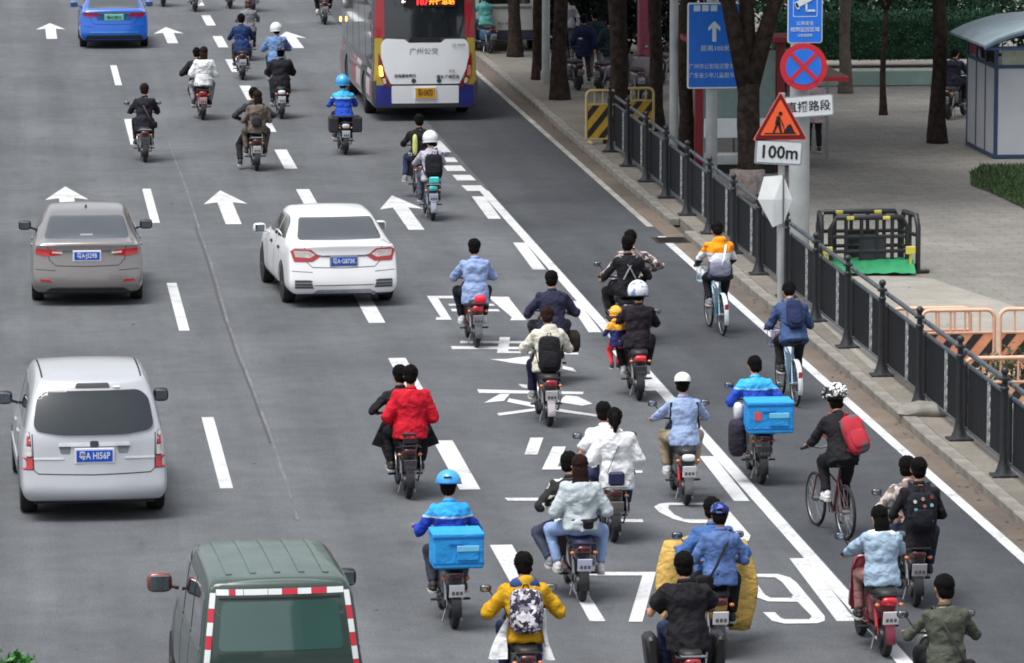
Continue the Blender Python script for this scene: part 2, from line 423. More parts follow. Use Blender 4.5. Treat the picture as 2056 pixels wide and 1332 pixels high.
for poly in (
    # bus stop bars beside the bus
    [(868, 283), (884, 283), (906, 306), (872, 306)], [(884, 317), (912, 317), (920, 326), (892, 326)], [(890, 333), (926, 333), (936, 344), (898, 344)],
    [(908, 352), (945, 352), (956, 363), (918, 363)], [(926, 373), (966, 373), (978, 384), (938, 384)],
    # thick dashes left of the solid line
    [(947, 395), (973, 395), (1006, 440), (980, 440)], [(1030, 488), (1055, 488), (1096, 542), (1070, 542)], [(1140, 605), (1160, 605), (1208, 668), (1182, 668)],
    [(1228, 705), (1256, 705), (1322, 785), (1292, 785)], [(1404, 917), (1434, 917), (1505, 1007), (1474, 1007)], [(1585, 1122), (1622, 1122), (1718, 1248), (1680, 1248)],
    # far character
    [(857, 595), (905, 595), (905, 600), (880, 600), (907, 643), (875, 643), (876, 638), (885, 638)],
    [(905, 595), (1022, 597), (1024, 602), (905, 600)], [(985, 602), (1024, 602), (1057, 644), (1024, 644), (1028, 638)], [(900, 611), (990, 611), (994, 615), (902, 615)], [(905, 621), (1000, 622), (1004, 626), (908, 626)],
    # middle character
    [(925, 685), (1150, 687), (1153, 691), (923, 690)], [(905, 696), (1165, 699), (1165, 703), (908, 702)], [(1003, 678), (1024, 678), (1020, 710), (998, 710)],
    [(1020, 706), (1160, 709), (1162, 713), (1020, 710)], [(983, 722), (1015, 722), (1060, 716), (1075, 722), (1066, 734), (1028, 730)], [(1075, 722), (1150, 740), (1158, 748), (1075, 731)],
    # near character
    [(958, 783), (1172, 788), (1170, 793), (962, 790)], [(1040, 772), (1062, 774), (1066, 782), (1050, 780)], [(1004, 792), (1024, 792), (1012, 806), (972, 810)], [(1022, 801), (1090, 814), (1088, 822), (1018, 808)],
    [(1136, 795), (1160, 797), (1190, 812), (1168, 816), (1120, 808)], [(998, 831), (1090, 819), (1100, 823), (1002, 836)], [(1108, 820), (1200, 834), (1198, 838), (1100, 825)],
    # hour numerals
    [(1065, 880), (1091, 880), (1079, 914), (1053, 914)], [(1110, 898), (1136, 898), (1120, 938), (1165, 938), (1168, 944), (1088, 944)], [(1225, 946), (1290, 946), (1290, 951), (1228, 951)],
    [(1013, 1001), (1095, 1001), (1100, 1007), (1020, 1007)], [(1200, 1044), (1290, 1044), (1292, 1050), (1206, 1050)],
    [(1136, 1160), (1160, 1160), (1216, 1249), (1184, 1249)],
    [(1180, 1150), (1317, 1150), (1290, 1250), (1262, 1250), (1290, 1157), (1184, 1157)],
    [(1418, 1160), (1445, 1160), (1511, 1251), (1480, 1251)],
): mark(poly)
def numeral(outer, inner):
    MK[0] += 1; z = .004 + .00012 * MK[0]
    bm = bmesh.new()
    for lp in (outer, inner):
        vs = [bm.verts.new((*G(*p).xy, z)) for p in lp]
        for k in range(len(vs)): bm.edges.new((vs[k - 1], vs[k]))
    bmesh.ops.triangle_fill(bm, use_beauty=True, use_dissolve=False, edges=bm.edges[:])
    for f in bm.faces:
        if f.normal.z < 0: f.normal_flip()
    me = bpy.data.meshes.new('road_numeral'); bm.to_mesh(me); bm.free(); link(me, 'road_numeral', M_WHT, None, 0)['kind'] = 'structure'
numeral([(1483, 1167), (1491, 1158), (1519, 1154), (1561, 1154), (1586, 1161), (1600, 1172), (1656, 1239), (1656, 1248), (1642, 1253), (1575, 1254), (1550, 1248), (1532, 1231), (1556, 1231), (1567, 1242), (1575, 1245), (1625, 1245), (1630, 1239), (1601, 1210), (1589, 1210), (1542, 1209), (1517, 1200), (1500, 1186)],
        [(1517, 1160), (1556, 1161), (1570, 1170), (1592, 1197), (1589, 1202), (1547, 1202), (1536, 1196), (1515, 1167)])
numeral([(1313, 1019), (1324, 1013), (1341, 1011), (1419, 1011), (1447, 1013), (1458, 1020), (1507, 1077), (1504, 1087), (1491, 1090), (1452, 1091), (1440, 1086), (1477, 1083), (1447, 1049), (1419, 1052), (1385, 1052), (1352, 1044), (1324, 1030)],
        [(1343, 1016), (1421, 1015), (1433, 1020), (1446, 1041), (1424, 1045), (1374, 1044), (1354, 1035), (1342, 1023)])
# sealed joint running up the left lanes and patches
def pathmark(pts, w, name, m, z=.006):
    P = [G(*p) for p in pts]; Q = []
    for i in range(len(P) - 1):
        for k in range(6): Q.append(P[i].lerp(P[i + 1], k / 6) + V((random.uniform(-.008, .008), 0, 0)))
    Q.append(P[-1]); mb = MB()
    vs = []
    for q in Q:
        ww = w * random.uniform(.7, 1.1); vs += [(q.x - ww / 2, q.y, z), (q.x + ww / 2, q.y, z)]
    mb.add(vs, [(2 * i, 2 * i + 1, 2 * i + 3, 2 * i + 2) for i in range(len(Q) - 1)]); o = mb.build(name, m, None, 0, fixn=False)
    o['kind'] = 'structure'
SEAM = [(338, 285), (372, 372), (398, 455), (424, 530), (452, 630), (480, 712), (516, 800), (548, 890), (575, 970), (598, 1045)]
pathmark(SEAM, .04, 'road_seam', mat('worn_joint', (101, 103, 107), .9, var=.3, scale=1.5))
pathmark([(x - 6, y) for x, y in SEAM[2:8]], .035, 'road_crack', mat('crack_filler', (66, 66, 69), .7, var=.2), .007)
# -------- vegetation
def leaves(mb, c, r, n, s, seedc=0):
    rnd = random.Random(seedc)
    for i in range(n):
        while True:
            d = V((rnd.uniform(-1, 1), rnd.uniform(-1, 1), rnd.uniform(-1, 1)))
            if .25 < d.length < 1: break
        q = V((d.x * r[0], d.y * r[1], d.z * r[2]))
        if noise.noise((V(c) + q) * (1.6 / max(.35, min(r)))) < -.12: continue
        p = V(c) + q
        a = V((rnd.gauss(0, 1), rnd.gauss(0, 1), rnd.gauss(0, .6))).normalized(); b = a.orthogonal().normalized(); b.rotate(Matrix.Rotation(rnd.uniform(0, 6.3), 3, a))
        a2 = a.cross(b); ss = s * rnd.uniform(.6, 1.3)
        mb.add([p - b * ss, p + a2 * ss * .45, p + b * ss, p - a2 * ss * .45], [(0, 1, 2, 3)], 0 if rnd.random() < .6 else 1)
M_LEAF = [mat('leaf_green', (58, 78, 40), .6, var=.3, scale=2), mat('leaf_light', (80, 98, 50), .6, var=.3, scale=2)]
M_LEAFD = [mat('leaf_dark', (36, 64, 44), .8, var=.3, scale=3, spec=.15), mat('leaf_dark_blue', (31, 60, 48), .8, var=.3, scale=3, spec=.15)]
M_BARK = mat('bark', (54, 46, 42), .95, var=.5, scale=7, bump=1., bscale=13, spec=.1)
M_BARKL = mat('pale_bark', (86, 78, 68), .9, var=.35, scale=5, bump=.8, bscale=16)
def tree(px, py, wpx, label, bark=None, fork=False, h=6.4, R=4.0, n=6000, lean=0., group='plane trees along the pavement', seed=1):
    b = G(px, py, SW); sc = FPX / ((b - cam.location).length); r = wpx / sc / 2; rnd = random.Random(seed)
    t = thing('street_tree', label, 'tree', b, 0, group)
    mb = MB(); nn = 8
    pts = [(lean * z * .12 + .03 * sin(z * 2 + seed), .02 * cos(z * 1.7), z) for z in [i * (h - 2.0) / nn for i in range(nn + 1)]]
    rs = [r * (1.45 if i == 0 else 1.12 if i == 1 else 1 - .03 * i) for i in range(nn + 1)]
    pts[0] = (0, 0, -.05)
    top = V(pts[-1])
    if fork: pts = [q for q in pts if q[2] < 2.8]; rs = rs[:len(pts)]; top = V(pts[-1])
    mb.tube(pts, rs, 12)
    dense = MB(); vs0 = []
    for i in range(40):
        zz = -.05 + (pts[-1][2] + .05) * i / 39; f = i / 39 * (len(pts) - 1); a_ = int(min(f, len(pts) - 2)); tt = f - a_
        pc = V(pts[a_]).lerp(V(pts[a_ + 1]), tt); rr_ = rs[a_] + (rs[a_ + 1] - rs[a_]) * tt; pc.z = zz
        vs0.append([pc + V((cos(q), sin(q), 0)) * rr_ * (1 + .16 * noise.noise(V((cos(q) * 1.6, sin(q) * 1.6, zz * 1.3 + seed * 5))) + .05 * noise.noise(V((cos(q) * 6, sin(q) * 6, zz * 5)))) for q in [2 * pi * k / 20 for k in range(20)]])
    mb = MB(); mb.loft(vs0)
    o = mb.build('trunk', bark or M_BARK, t, 180)
    for k in range(4 if not fork else 3):
        a = rnd.uniform(0, 6.28) if not fork else (pi * k + .1 if k < 2 else 1.6)
        mb = MB(); d = V((cos(a) * (1.25 if fork and cos(a) > 0 else 1), sin(a) * .6, 1.2 if not fork else 3.6)).normalized(); L = rnd.uniform(1.8, 2.8) if not fork else h - top.z
        mb.tube([top - V((0, 0, .15)), top + d * L * .35 + V((0, 0, .1)), top + d * L * .7, top + d * L + V((0, 0, .4))], ([r * .8, r * .55, r * .38, r * .15] if not fork else [r * .85, r * .60, r * .48, r * .3]), 10)
        mb.build('limb', bark or M_BARK, t, 180)
    mb = MB()
    for k in range(12):
        a = k * 2.4 + rnd.random(); rr = R * .7 * sqrt(k / 11)
        leaves(mb, (cos(a) * rr + top.x, sin(a) * rr, h + rnd.uniform(.2, 2.4)), (R * .48, R * .48, R * .28), n // 12, .24, seed * 10 + k)
    mb.build('crown', M_LEAF, t, 0, fixn=False)
    return t
tree(1033, 114, 26, 'slim tree trunk in front of the white van behind the bus', seed=1)
tree(1082, 160, 24, 'tree trunk just left of the pale grey pole', seed=2)
tree(1124, 200, 32, 'dark tree trunk just right of the pale grey pole', seed=3, R=5.6, n=9000)
tree(1240, 288, 42, 'thick dark trunk between the two yellow barriers', seed=4, R=6, n=10000)
tree(1315, 262, 30, 'dark trunk right of the yellow barriers, behind the fence', seed=5, R=5.6, n=8000)
tree(1375, 330, 30, 'dark trunk just left of the blue arrow sign', seed=6, R=5.6, n=8000)
tree(1503, 402, 50, 'forking plane tree covering the right edge of the blue arrow sign', h=6.6, seed=7, R=5.6, n=9000, fork=True)
tree(1697, 187, 23, 'pale trunk standing at the left end of the teal low wall', M_BARKL, seed=8)
tree(1774, 231, 13, 'thin dead stump like trunk alone on the plaza', M_BARK, h=4.6, R=1.2, n=500, seed=9)
tree(1883, 287, 31, 'dark trunk on the plaza beside the blue and white booth', seed=10)
def hedge_row():
    a = G(1560, 140, SW); b = G(2010, 140, SW); h = thing('hedge', 'long clipped dark green hedge behind the teal low wall', 'hedge', a)
    mb = MB(); Lx = b.x - a.x
    rnd = random.Random(5)
    mb.box((Lx / 2, .7, .75), (Lx, .9, 1.1), ch=.1, mi=0)
    for i in range(16000):
        x = rnd.uniform(-.1, Lx + .1); f = rnd.random()
        y, z = (.22 + rnd.gauss(0, .05), rnd.uniform(.2, 1.42)) if f < .6 else (rnd.uniform(.2, 1.2), 1.36 + rnd.gauss(0, .05))
        d = V((rnd.gauss(0, 1), rnd.gauss(-.5, 1), rnd.gauss(.3, 1))).normalized(); u = d.orthogonal().normalized(); u.rotate(Matrix.Rotation(rnd.uniform(0, 6), 3, d)); v = d.cross(u); s = rnd.uniform(.018, .04)
        p = V((x, y, z)); mb.add([p - u * s, p + v * s * .6, p + u * s, p - v * s * .6], [(0, 1, 2, 3)], rnd.randrange(2))
    mb.build('foliage', M_LEAFD, h, 0, fixn=False)
    lw = MB(); lw.box((0, 0, .19), (Lx + 1.2, .2, .38), ch=.02); p = G(1785, 172, SW)
    tag(lw.build('low_wall', mat('teal_paint', (134, 156, 148), .6, var=.15, scale=2), None, 40, (p.x, p.y, SW)), 'pale teal low wall running in front of the dark hedge', 'wall')
hedge_row()
M_TWIG = mat('twig_brown', (50, 42, 34), .9, var=.3)
def shrub(px, py, w, h, label, seed, mats=None, n=1200, s=.09, group=None, z=SW):
    p = G(px, py, z); t = thing('shrub', label, 'bush', p, 0, group); mb = MB(); rnd = random.Random(seed)
    for k in range(5):
        leaves(mb, ((k - 2) * w * .2, rnd.uniform(-.2, .2), h * rnd.uniform(.42, .6)), (w * .26, w * .26, h * .5), n // 5, s, seed + k)
    mb.build('foliage', mats or M_LEAFD, t, 0, fixn=False)
    mb = MB()
    for k in range(6): mb.tube([(0, 0, 0), (rnd.uniform(-.3, .3) * w, rnd.uniform(-.2, .2), h * .6)], .02, 5)
    mb.build('stems', M_TWIG, t, 0)
for i, (px, w, h, lb) in enumerate(((1130, 3.4, 2.6, 'added dark filler bush behind the parked scooters left of the crowd'), (1270, 3.6, 2.8, 'added dark tall filler bush behind the crowd'), (1400, 3.4, 2.9, 'added dark filler bush directly behind the blue arrow sign'),  # these three are added to fill the dark, cluttered background
        (1545, 3.2, 2.7, 'dark bush left of the camera sign, behind the hedge'), (1650, 3.2, 2.4, 'dark bush behind the left end of the hedge'), (1760, 3.2, 2.6, 'dark bush behind the middle of the hedge'), (1850, 3., 2.4, 'dark bush behind the hedge, left of the plaza trunk'), (1960, 3.4, 2.8, 'dark bush behind the hedge, above the booth roof'), (2060, 3.4, 2.9, 'dark bush at the far right corner behind the booth'))):
    shrub(px, 60 if px < 1500 else 105, w, h, lb, 40 + i, n=2600, group='dark bushes at the back of the plaza')
for i, (px, py, w_, lb) in enumerate(((1150, 104, 1.5, 'added dark filler bush behind the left of the shaded crowd'), (1202, 100, 1.5, 'added dark filler bush behind the middle of the shaded crowd'), (1262, 108, 1.5, 'added dark filler bush right of the shaded crowd'), (1345, 112, 1.6, 'added dark filler bush left of the blue arrow sign, beside the grey pipe'))):
    shrub(px, py, w_, 1.9, lb, 70 + i, [mat('leaf_shadow_dark', (24, 30, 30), .9, var=.3, spec=.1), mat('leaf_shadow_green', (26, 38, 32), .9, var=.3, spec=.1)], n=3000, group='added dark bushes standing in for the dark mass under the trees')  # bushes added as a dark mass, shade put into the leaf colours
wb = G(1500, 405, SW); mb = MB(); mb.lathe((0, 0, 0), [(.42, .0), (.385, .2), (.36, .42), (.345, .62), (.28, .622)], 20); o = mb.build('tree_wrap', mat('pale_lime_wash', (132, 122, 118), .95, var=.35, scale=9, bump=.8, bscale=15), None, 180, wb); tag(o, 'pale limewashed band round the foot of the forking plane tree', 'tree wrap')
lawn = G(1948, 370, SW + .03)
mb = MB(); P = [G(1948, 345, SW + .01), G(1975, 332, SW + .01), G(2300, 332, SW + .01), G(2300, 520, SW + .01), G(2056, 418, SW + .01), G(1985, 384, SW + .01), G(1950, 372, SW + .01)]
mb.add([tuple(p) for p in P], [tuple(range(len(P)))]); tag(mb.build('lawn', mat('soil', (60, 58, 40), .95, var=.3), None, 0, fixn=False), kind='structure')
mb = MB(); rnd = random.Random(3); c = [V((p.x, p.y)) for p in P]
def inside(x, y):
    k = False
    for i in range(len(c)):
        a, b = c[i - 1], c[i]
        if (a.y > y) != (b.y > y) and x < (b.x - a.x) * (y - a.y) / (b.y - a.y) + a.x: k = not k
    return k
xs = [p.x for p in c]; ys = [p.y for p in c]
for i in range(26000):
    x, y = rnd.uniform(min(xs), min(max(xs), min(xs) + 4.5)), rnd.uniform(min(ys), max(ys))
    if not inside(x, y): continue
    h = rnd.uniform(.03, .10); a = rnd.uniform(0, 6.3); d = V((cos(a), sin(a), 0)) * .022; l = V((rnd.gauss(0, .03), rnd.gauss(0, .03), h))
    q = V((x, y, SW + .01)); mb.add([q - d, q + d, q + l], [(0, 1, 2)], rnd.randrange(2))
tag(mb.build('grass', [mat('grass_green', (50, 76, 40), .8, var=.3, scale=1.5), mat('grass_dry', (64, 86, 46), .8, var=.3, scale=1.5)], None, 0, fixn=False), 'rough green grass beside the blue and white booth', 'grass', kind='stuff')
shrub(2035, 800, 1.1, .8, 'small leafy bush behind the low orange barrier', 91, [mat('leaf_olive', (66, 78, 44), .6, var=.3), mat('leaf_flower', (120, 110, 84), .6, var=.3)], 700, .06)
# -------- fence
M_IRON = mat('dark_painted_iron', (38, 41, 45), .42, .15, var=.3, scale=6)
M_IRONB = mat('blue_black_iron', (30, 34, 40), .5, .15, var=.25, scale=6)
M_RAIL = mat('worn_slate_rail', (76, 84, 90), .35, .2, var=.35, scale=7)
M_ORN = mat('flaking_white_strip', (150, 154, 154), .7, var=.5, scale=22)
f0 = G(1990, 957, SW)
fence = thing('pavement_fence', 'long dark iron fence with flared posts along the kerb', 'fence', (XF, f0.y - 9, SW))
pm = MB()
pm.lathe((0, 0, 0), [(.17, 0), (.17, .03), (.12, .05), (.09, .12), (.062, .22), (.052, .34), (.050, 1.13), (.06, 1.14), (.06, 1.17), (.04, 1.19), (.04, 1.26), (.075, 1.27), (.075, 1.30), (.035, 1.32), (.03, 1.35)], 10)
pm.ell((0, 0, 1.39), (.055, .055, .055)); pm.box((0, 0, .015), (.34, .3, .03), ch=.006)
pm = pm.mesh('post'); pm.materials.append(M_IRON)
tr = MB(); tr.box((0, 1.5, 1.20), (.06, 2.9, .065), ch=.015); tr = tr.mesh('top_rail'); tr.materials.append(M_RAIL)
mr_ = MB(); mr_.box((0, 1.5, 1.03), (.045, 2.9, .05), ch=.01); mr_ = mr_.mesh('middle_rail'); mr_.materials.append(M_RAIL)
br = MB(); br.box((0, 1.5, .14), (.045, 2.9, .045), ch=.01); br = br.mesh('bottom_rail'); br.materials.append(M_RAIL)
bl = MB()
for k in range(32):
    y = .10 + k * .09
    if abs(y - 1.5) > .13: bl.box((0, y, .585), (.034, .03, .86))
bl = bl.mesh('baluster_infill'); bl.materials.append(M_IRONB)
orn = MB(); orn.box((0, 1.5, .585), (.065, .04, .86), ch=.004)
for k in range(5): orn.lathe((.0, 1.5, .25 + k * .17), [(.06, -.012), (.075, 0), (.06, .012)], 10, 'x')
orn = orn.mesh('ornament_strip'); orn.materials.append(M_ORN)
for i in range(18):
    y = i * 3.0; link(pm, 'post', None, fence, 35, (0, y, 0), (0, 0, random.uniform(-.05, .05)))
    if i < 17:
        for me, nm in ((tr, 'top_rail'), (mr_, 'middle_rail'), (br, 'bottom_rail'), (orn, 'ornament_strip')): link(me, nm, None, fence, 0, (.11, y, 0))
        link(bl, 'baluster_infill', None, fence, 0, (.11, y, 0))['kind'] = 'stuff'
mb = MB(); mb.ell((0, 0, .05), (.42, .3, .13), nu=12, nv=6, e=.8)
o = mb.build('broken_concrete', M_KERB, None, 50, G(1858, 832, SW)); tag(o, 'flat lump of broken concrete at the foot of a fence post', 'concrete lump')
for v in o.data.vertices: v.co += V((noise.noise(v.co * 5), noise.noise(v.co * 5 + V((9, 0, 0))), noise.noise(v.co * 6) * .5)) * .07

# -------- unseen office blocks added behind the viewpoint to darken reflections in glass
def tower(x, y, w, d, h, rgb, label):
    t = thing('reflection_building', label, 'building', (x, y, -.05)); mb = MB(); mb.box((0, 0, h / 2), (w, d, h)); mb.build('wall', mat('building_wall', rgb, .8, var=.1, scale=.2), t, 0)
    mb = MB()
    for fl in range(int(h / 3.4) - 1):
        for k in range(int(w / 3)): mb.box((-w / 2 + 1.8 + k * 3, d / 2, 2.4 + fl * 3.4), (1.9, .16, 1.6))
    mb.build('windows', M_GLASSD, t, 0)['kind'] = 'stuff'
tower(-34, -70, 30, 18, 26, (96, 94, 92), 'plain grey office block added unseen behind the viewpoint for reflections')
tower(2, -95, 26, 18, 18, (110, 104, 96), 'low tan office block added unseen behind the viewpoint for reflections')
tower(36, -60, 28, 18, 34, (84, 86, 90), 'tall dark grey office block added unseen behind the viewpoint for reflections')

mb = MB(); rnd = random.Random(12)
for i in range(420):
    if i < 260: x, y, z = rnd.uniform(XF + .2, XF + 14), rnd.uniform(62, 135), SW + .008
    elif i < 360: x, y, z = XK - abs(rnd.gauss(0, .12)) - .02, rnd.uniform(55, 120), .012
    else: x, y, z = rnd.uniform(-3, XK), rnd.uniform(50, 130), .012
    a = rnd.uniform(0, 6.3); s = rnd.uniform(.02, .05); d, e = V((cos(a), sin(a), rnd.uniform(0, .3))) * s, V((-sin(a), cos(a), 0)) * s * .55; p = V((x, y, z))
    mb.add([p - d, p + e, p + d, p - e], [(0, 1, 2, 3)], rnd.randrange(2))
tag(mb.build('fallen_leaves', [mat('dry_leaf', (92, 74, 46), .9, var=.3), mat('leaf_brown', (60, 50, 38), .9, var=.3)], None, 0, fixn=False), 'scattered small dry leaves on the plaza and in the gutter', 'leaves', kind='stuff')

shrub(6, 1388, .7, .45, 'bright green low shrub at the bottom left corner of the road', 95, [mat('leaf_fresh', (64, 120, 50), .6, var=.3), mat('leaf_fresh_dark', (44, 92, 40), .6, var=.3)], 1500, .05, z=0)
# ================================================================= STREET FURNITURE
def scale_at(p): return FPX / ((p - cam.location).dot(CROT @ V((0, 0, -1))))
def zpix(base, py): return base.z + (G_y(base) - py) / (scale_at(base) * cos(PITCH))
def G_y(p):
    q = CROT.transposed() @ (p - cam.location); return 666 - q.y / -q.z * FPX
def G_x(p):
    q = CROT.transposed() @ (p - cam.location); return 1028 + q.x / -q.z * FPX
M_POLE = mat('grey_pole_paint', (160, 165, 166), .5, .1, var=.14, scale=2.5)
M_SBLUE = mat('sign_blue', (36, 116, 222), .35, var=.06)
M_SWHITE = mat('sign_white', (214, 220, 224), .4, var=.05)
M_SRED = mat('sign_red', (196, 40, 58), .4, var=.06)
M_SBACK = mat('sign_back_grey', (150, 156, 160), .5, .2, var=.1)
M_INK = mat('sign_black', (22, 20, 24), .5, var=0)
def plate(nm, poly, y, th, m, parent, loc=(0, 0, 0), rot=None):
    mb = MB(); mb.prism(poly, 'y', y, y + th); return mb.build(nm, m, parent, 0, loc, rot)
def rect(w, h, r=.03): return rpoly([(-w / 2, -h / 2), (w / 2, -h / 2), (w / 2, h / 2), (-w / 2, h / 2)], r)
def circ(r, n=36): return [(cos(2 * pi * k / n) * r, sin(2 * pi * k / n) * r) for k in range(n)]
# main pole
b = G(1603, 556, SW); sc = scale_at(b)
z_ = lambda py: (G_y(b) - py) / (sc * cos(PITCH))
pole = thing('signal_pole', 'thick pale grey pole behind the fence carrying the round and camera signs', 'pole', b)
mb = MB(); mb.lathe((0, 0, 0), [(.2, 0), (.185, .4), (.165, 4.6), (.15, 7.)], 20); mb.build('shaft', M_POLE, pole, 60)
mb = MB(); mb.box((0, 0, .02), (.55, .55, .04), ch=.01); mb.lathe((0, 0, .04), [(.24, 0), (.2, .12)], 16); mb.build('base_plate', M_POLE, pole, 30)
mb = MB()
for zz in (z_(135), z_(212), z_(40)): mb.lathe((0, 0, zz - .03), [(.2, 0), (.2, .06)], 16)
mb.build('clamp', M_STEEL, pole, 40)
sg = thing('camera_sign', 'blue sign with white surveillance camera symbol at the pole top', 'sign', b + V((0.04, -.24, z_(35))))
plate('panel', rect(.6, .93, .05), 0, .02, M_SWHITE, sg); plate('blue_face', rect(.57, .90, .04), -.006, .006, M_SBLUE, sg)
mb = MB(); hw = .42; o_ = rect(.42, .43, .03); i_ = rect(.40, .41, .025)
n_ = len(o_); mb.add([(x, -.010, z + .2) for x, z in o_] + [(x, -.010, z + .2) for x, z in i_], [(k, (k + 1) % n_, (k + 1) % n_ + n_, k + n_) for k in range(n_)]); mb.build('border', M_SWHITE, sg, 0)
mb = MB(); R_ = Matrix.Rotation(-radians(27), 3, 'Y')
mb.box((-.03, -.014, .25), (.30, .012, .10), R_); mb.box((.1, -.014, .33), (.10, .012, .07), R_); mb.box((.02, -.014, .15), (.03, .012, .12)); mb.box((.09, -.014, .09), (.16, .012, .03)); mb.box((-.14, -.014, .17), (.05, .012, .11), R_)
mb.build('camera_symbol', M_SWHITE, sg, 0)
text('公共安全', .075, M_SWHITE, sg, (0, -.009, -.13)); text('视频监控区域', .085, M_SWHITE, sg, (0, -.009, -.235)); text('公安局监制', .05, M_SWHITE, sg, (0, -.009, -.335))
sg = thing('no_stopping_sign', 'round blue no stopping sign with red ring and red cross', 'sign', b + V((.02, -.26, z_(135))))
plate('disc', circ(.405), 0, .018, M_SRED, sg); plate('blue_disc', circ(.305), -.006, .006, M_SBLUE, sg)
for a in (45, -45): plate('cross_bar', [(-.33, -.036), (.33, -.036), (.33, .036), (-.33, .036)], -.012 - (a > 0) * .003, .006, M_SRED, sg, rot=(0, radians(a), 0))
sg = thing('street_name_plate', 'tilted white plate with black Chinese characters below the round sign', 'sign', b + V((.10, -.3, z_(213))), 0)
sg.rotation_euler = (0, radians(-4), radians(-4))
plate('panel', rect(.86, .37, .04), 0, .018, M_SBACK, sg); plate('white_face', rect(.82, .33, .03), -.005, .005, M_SWHITE, sg)
text('直播路段', .19, M_INK, sg, (0, -.008, -.01), bold=.002)
# works sign on its own thin pole
b2 = G(1567, 620, SW); sc2 = scale_at(b2); z2 = lambda py: (G_y(b2) - py) / (sc2 * cos(PITCH))
p2 = thing('thin_sign_pole', 'thin grey pole holding the orange roadworks triangle', 'pole', b2)
mb = MB(); mb.lathe((0, 0, 0), [(.055, 0), (.055, z2(190))], 12); mb.build('tube', M_POLE, p2, 60); mb = MB(); mb.box((0, 0, .015), (.3, .3, .03), ch=.005); mb.build('foot_plate', M_STEEL, p2, 0)
sg = thing('roadworks_sign', 'orange triangle with dark red border and digging worker', 'sign', b2 + V((-.04, -.09, z2(283))))
tri = lambda s, dz=0: rpoly([(-.45 * s, dz), (.45 * s, dz), (0, dz + .80 * s)], .045 * s)
M_OR = mat('roadworks_orange', (245, 98, 52), .4, var=.05); M_MAR = mat('dark_red_border', (110, 14, 22), .4, var=.08)
plate('rim', tri(1., 0), 0, .018, mat('pale_red_rim', (226, 110, 90), .4), sg); plate('border', tri(.95, .02), -.006, .006, M_MAR, sg); plate('orange_face', tri(.74, .085), -.012, .006, M_OR, sg)
mb = MB(); S_ = lambda pts: mb.prism(pts, 'y', -.018, -.012)
S_([(-.26, .105), (.26, .105), (.26, .125), (-.26, .125)]); S_([(.05, .125), (.24, .125), (.17, .27), (.12, .25)])
S_([(-.13, .125), (-.10, .125), (-.03, .27), (-.07, .28)]); S_([(-.005, .125), (.03, .125), (.0, .29), (-.05, .29)]); S_([(-.09, .27), (.0, .27), (-.01, .40), (-.06, .40)])
S_([(-.02, .40), (.0, .37), (.06, .24), (.035, .24)]); S_([(.03, .27), (.045, .26), (.085, .14), (.07, .14)]); S_([(x * .035 - .0, z * .035 + .44) for x, z in circ(1, 10)])
mb.build('worker_symbol', M_INK, sg, 0)
sg = thing('distance_plate', 'white 100 m plate below the orange roadworks triangle', 'sign', b2 + V((-.06, -.09, z2(307)))); sg.rotation_euler = (0, radians(3.5), 0)
plate('panel', rect(.79, .40, .03), 0, .018, M_SBACK, sg); plate('white_face', rect(.72, .34, .02), -.005, .005, M_SWHITE, sg)
text('100m', .29, M_INK, sg, (0, -.009, -.005), sx=.98, bold=.006)
sg = thing('faceted_panel', 'blank white faceted hexagonal panel on the thin sign pole', 'panel', b2 + V((-.10, -.08, 0)))
zc, zt, zb = z2(400), z2(355), z2(450)
mb = MB(); O = [(-.30, zc), (-.20, zt), (.12, zt + .02), (.27, zc), (.14, zb + .03), (-.05, zb - .05)]
mb.add([(x, 0, z) for x, z in O] + [(-.05, -.07, zc)] + [(x, .012, z) for x, z in O], [(k, (k + 1) % 6, 6) for k in range(6)] + [(k, k + 7, (k + 1) % 6 + 7, (k + 1) % 6) for k in range(6)] + [tuple(range(7, 13))])
mb.build('panel_face', mat('blank_white_panel', (228, 232, 232), .4, var=.04), sg, 0)
mb = MB(); mb.box((.11, -.075, (zt + zb) / 2), (.03, .03, zt - zb + .1), ch=.005); mb.build('upright', M_STEEL, sg, 0)
# blue direction sign
b3 = G(1428, 380, SW); sc3 = scale_at(b3); z3 = lambda py: (G_y(b3) - py) / (sc3 * cos(PITCH))
p3 = thing('direction_sign_pole', 'pale grey pole under the large blue arrow sign', 'pole', b3)
mb = MB(); mb.lathe((0, 0, 0), [(.12, 0), (.11, 4.3)], 16); mb.build('shaft', M_POLE, p3, 60); mb = MB(); mb.lathe((0, 0, 0), [(.22, 0), (.22, .03), (.15, .05), (.13, .1)], 16); mb.build('base_plate', M_POLE, p3, 40)
W3 = 1.08; H3 = z3(8) - z3(178)
sg = thing('direction_sign', 'large blue board with white arrow and Chinese lines, partly behind a tree', 'sign', b3 + V((.02, -.16, (z3(8) + z3(178)) / 2)))
plate('panel', rect(W3, H3, .05), 0, .03, M_SWHITE, sg); plate('blue_face', rect(W3 - .06, H3 - .06, .04), -.006, .006, mat('board_blue', (28, 104, 204), .35, var=.06), sg)
M_SPALE = mat('sign_lettering', (188, 204, 210), .45, var=.05)
plate('arrow', [(-.04, -.04), (.04, -.04), (.04, .24), (.12, .17), (.12, .25), (0, .37), (-.12, .25), (-.12, .17), (-.04, .24)], -.012, .006, M_SPALE, sg, (.0, 0, .12))
for k, x in enumerate((-.35, -.18, -.01)): plate('top_label', rect(.13, .12, .01), -.012, .006, M_SPALE, sg, (x, 0, H3 / 2 - .11))
text('距离100米', .13, M_SPALE, sg, (0.02, -.009, -.06)); text('广州市公安局交警支队', .115, M_SPALE, sg, (0, -.009, -.42), sx=.88); text('广东省少年儿童图书馆', .115, M_SPALE, sg, (0, -.009, -.60), sx=.88)
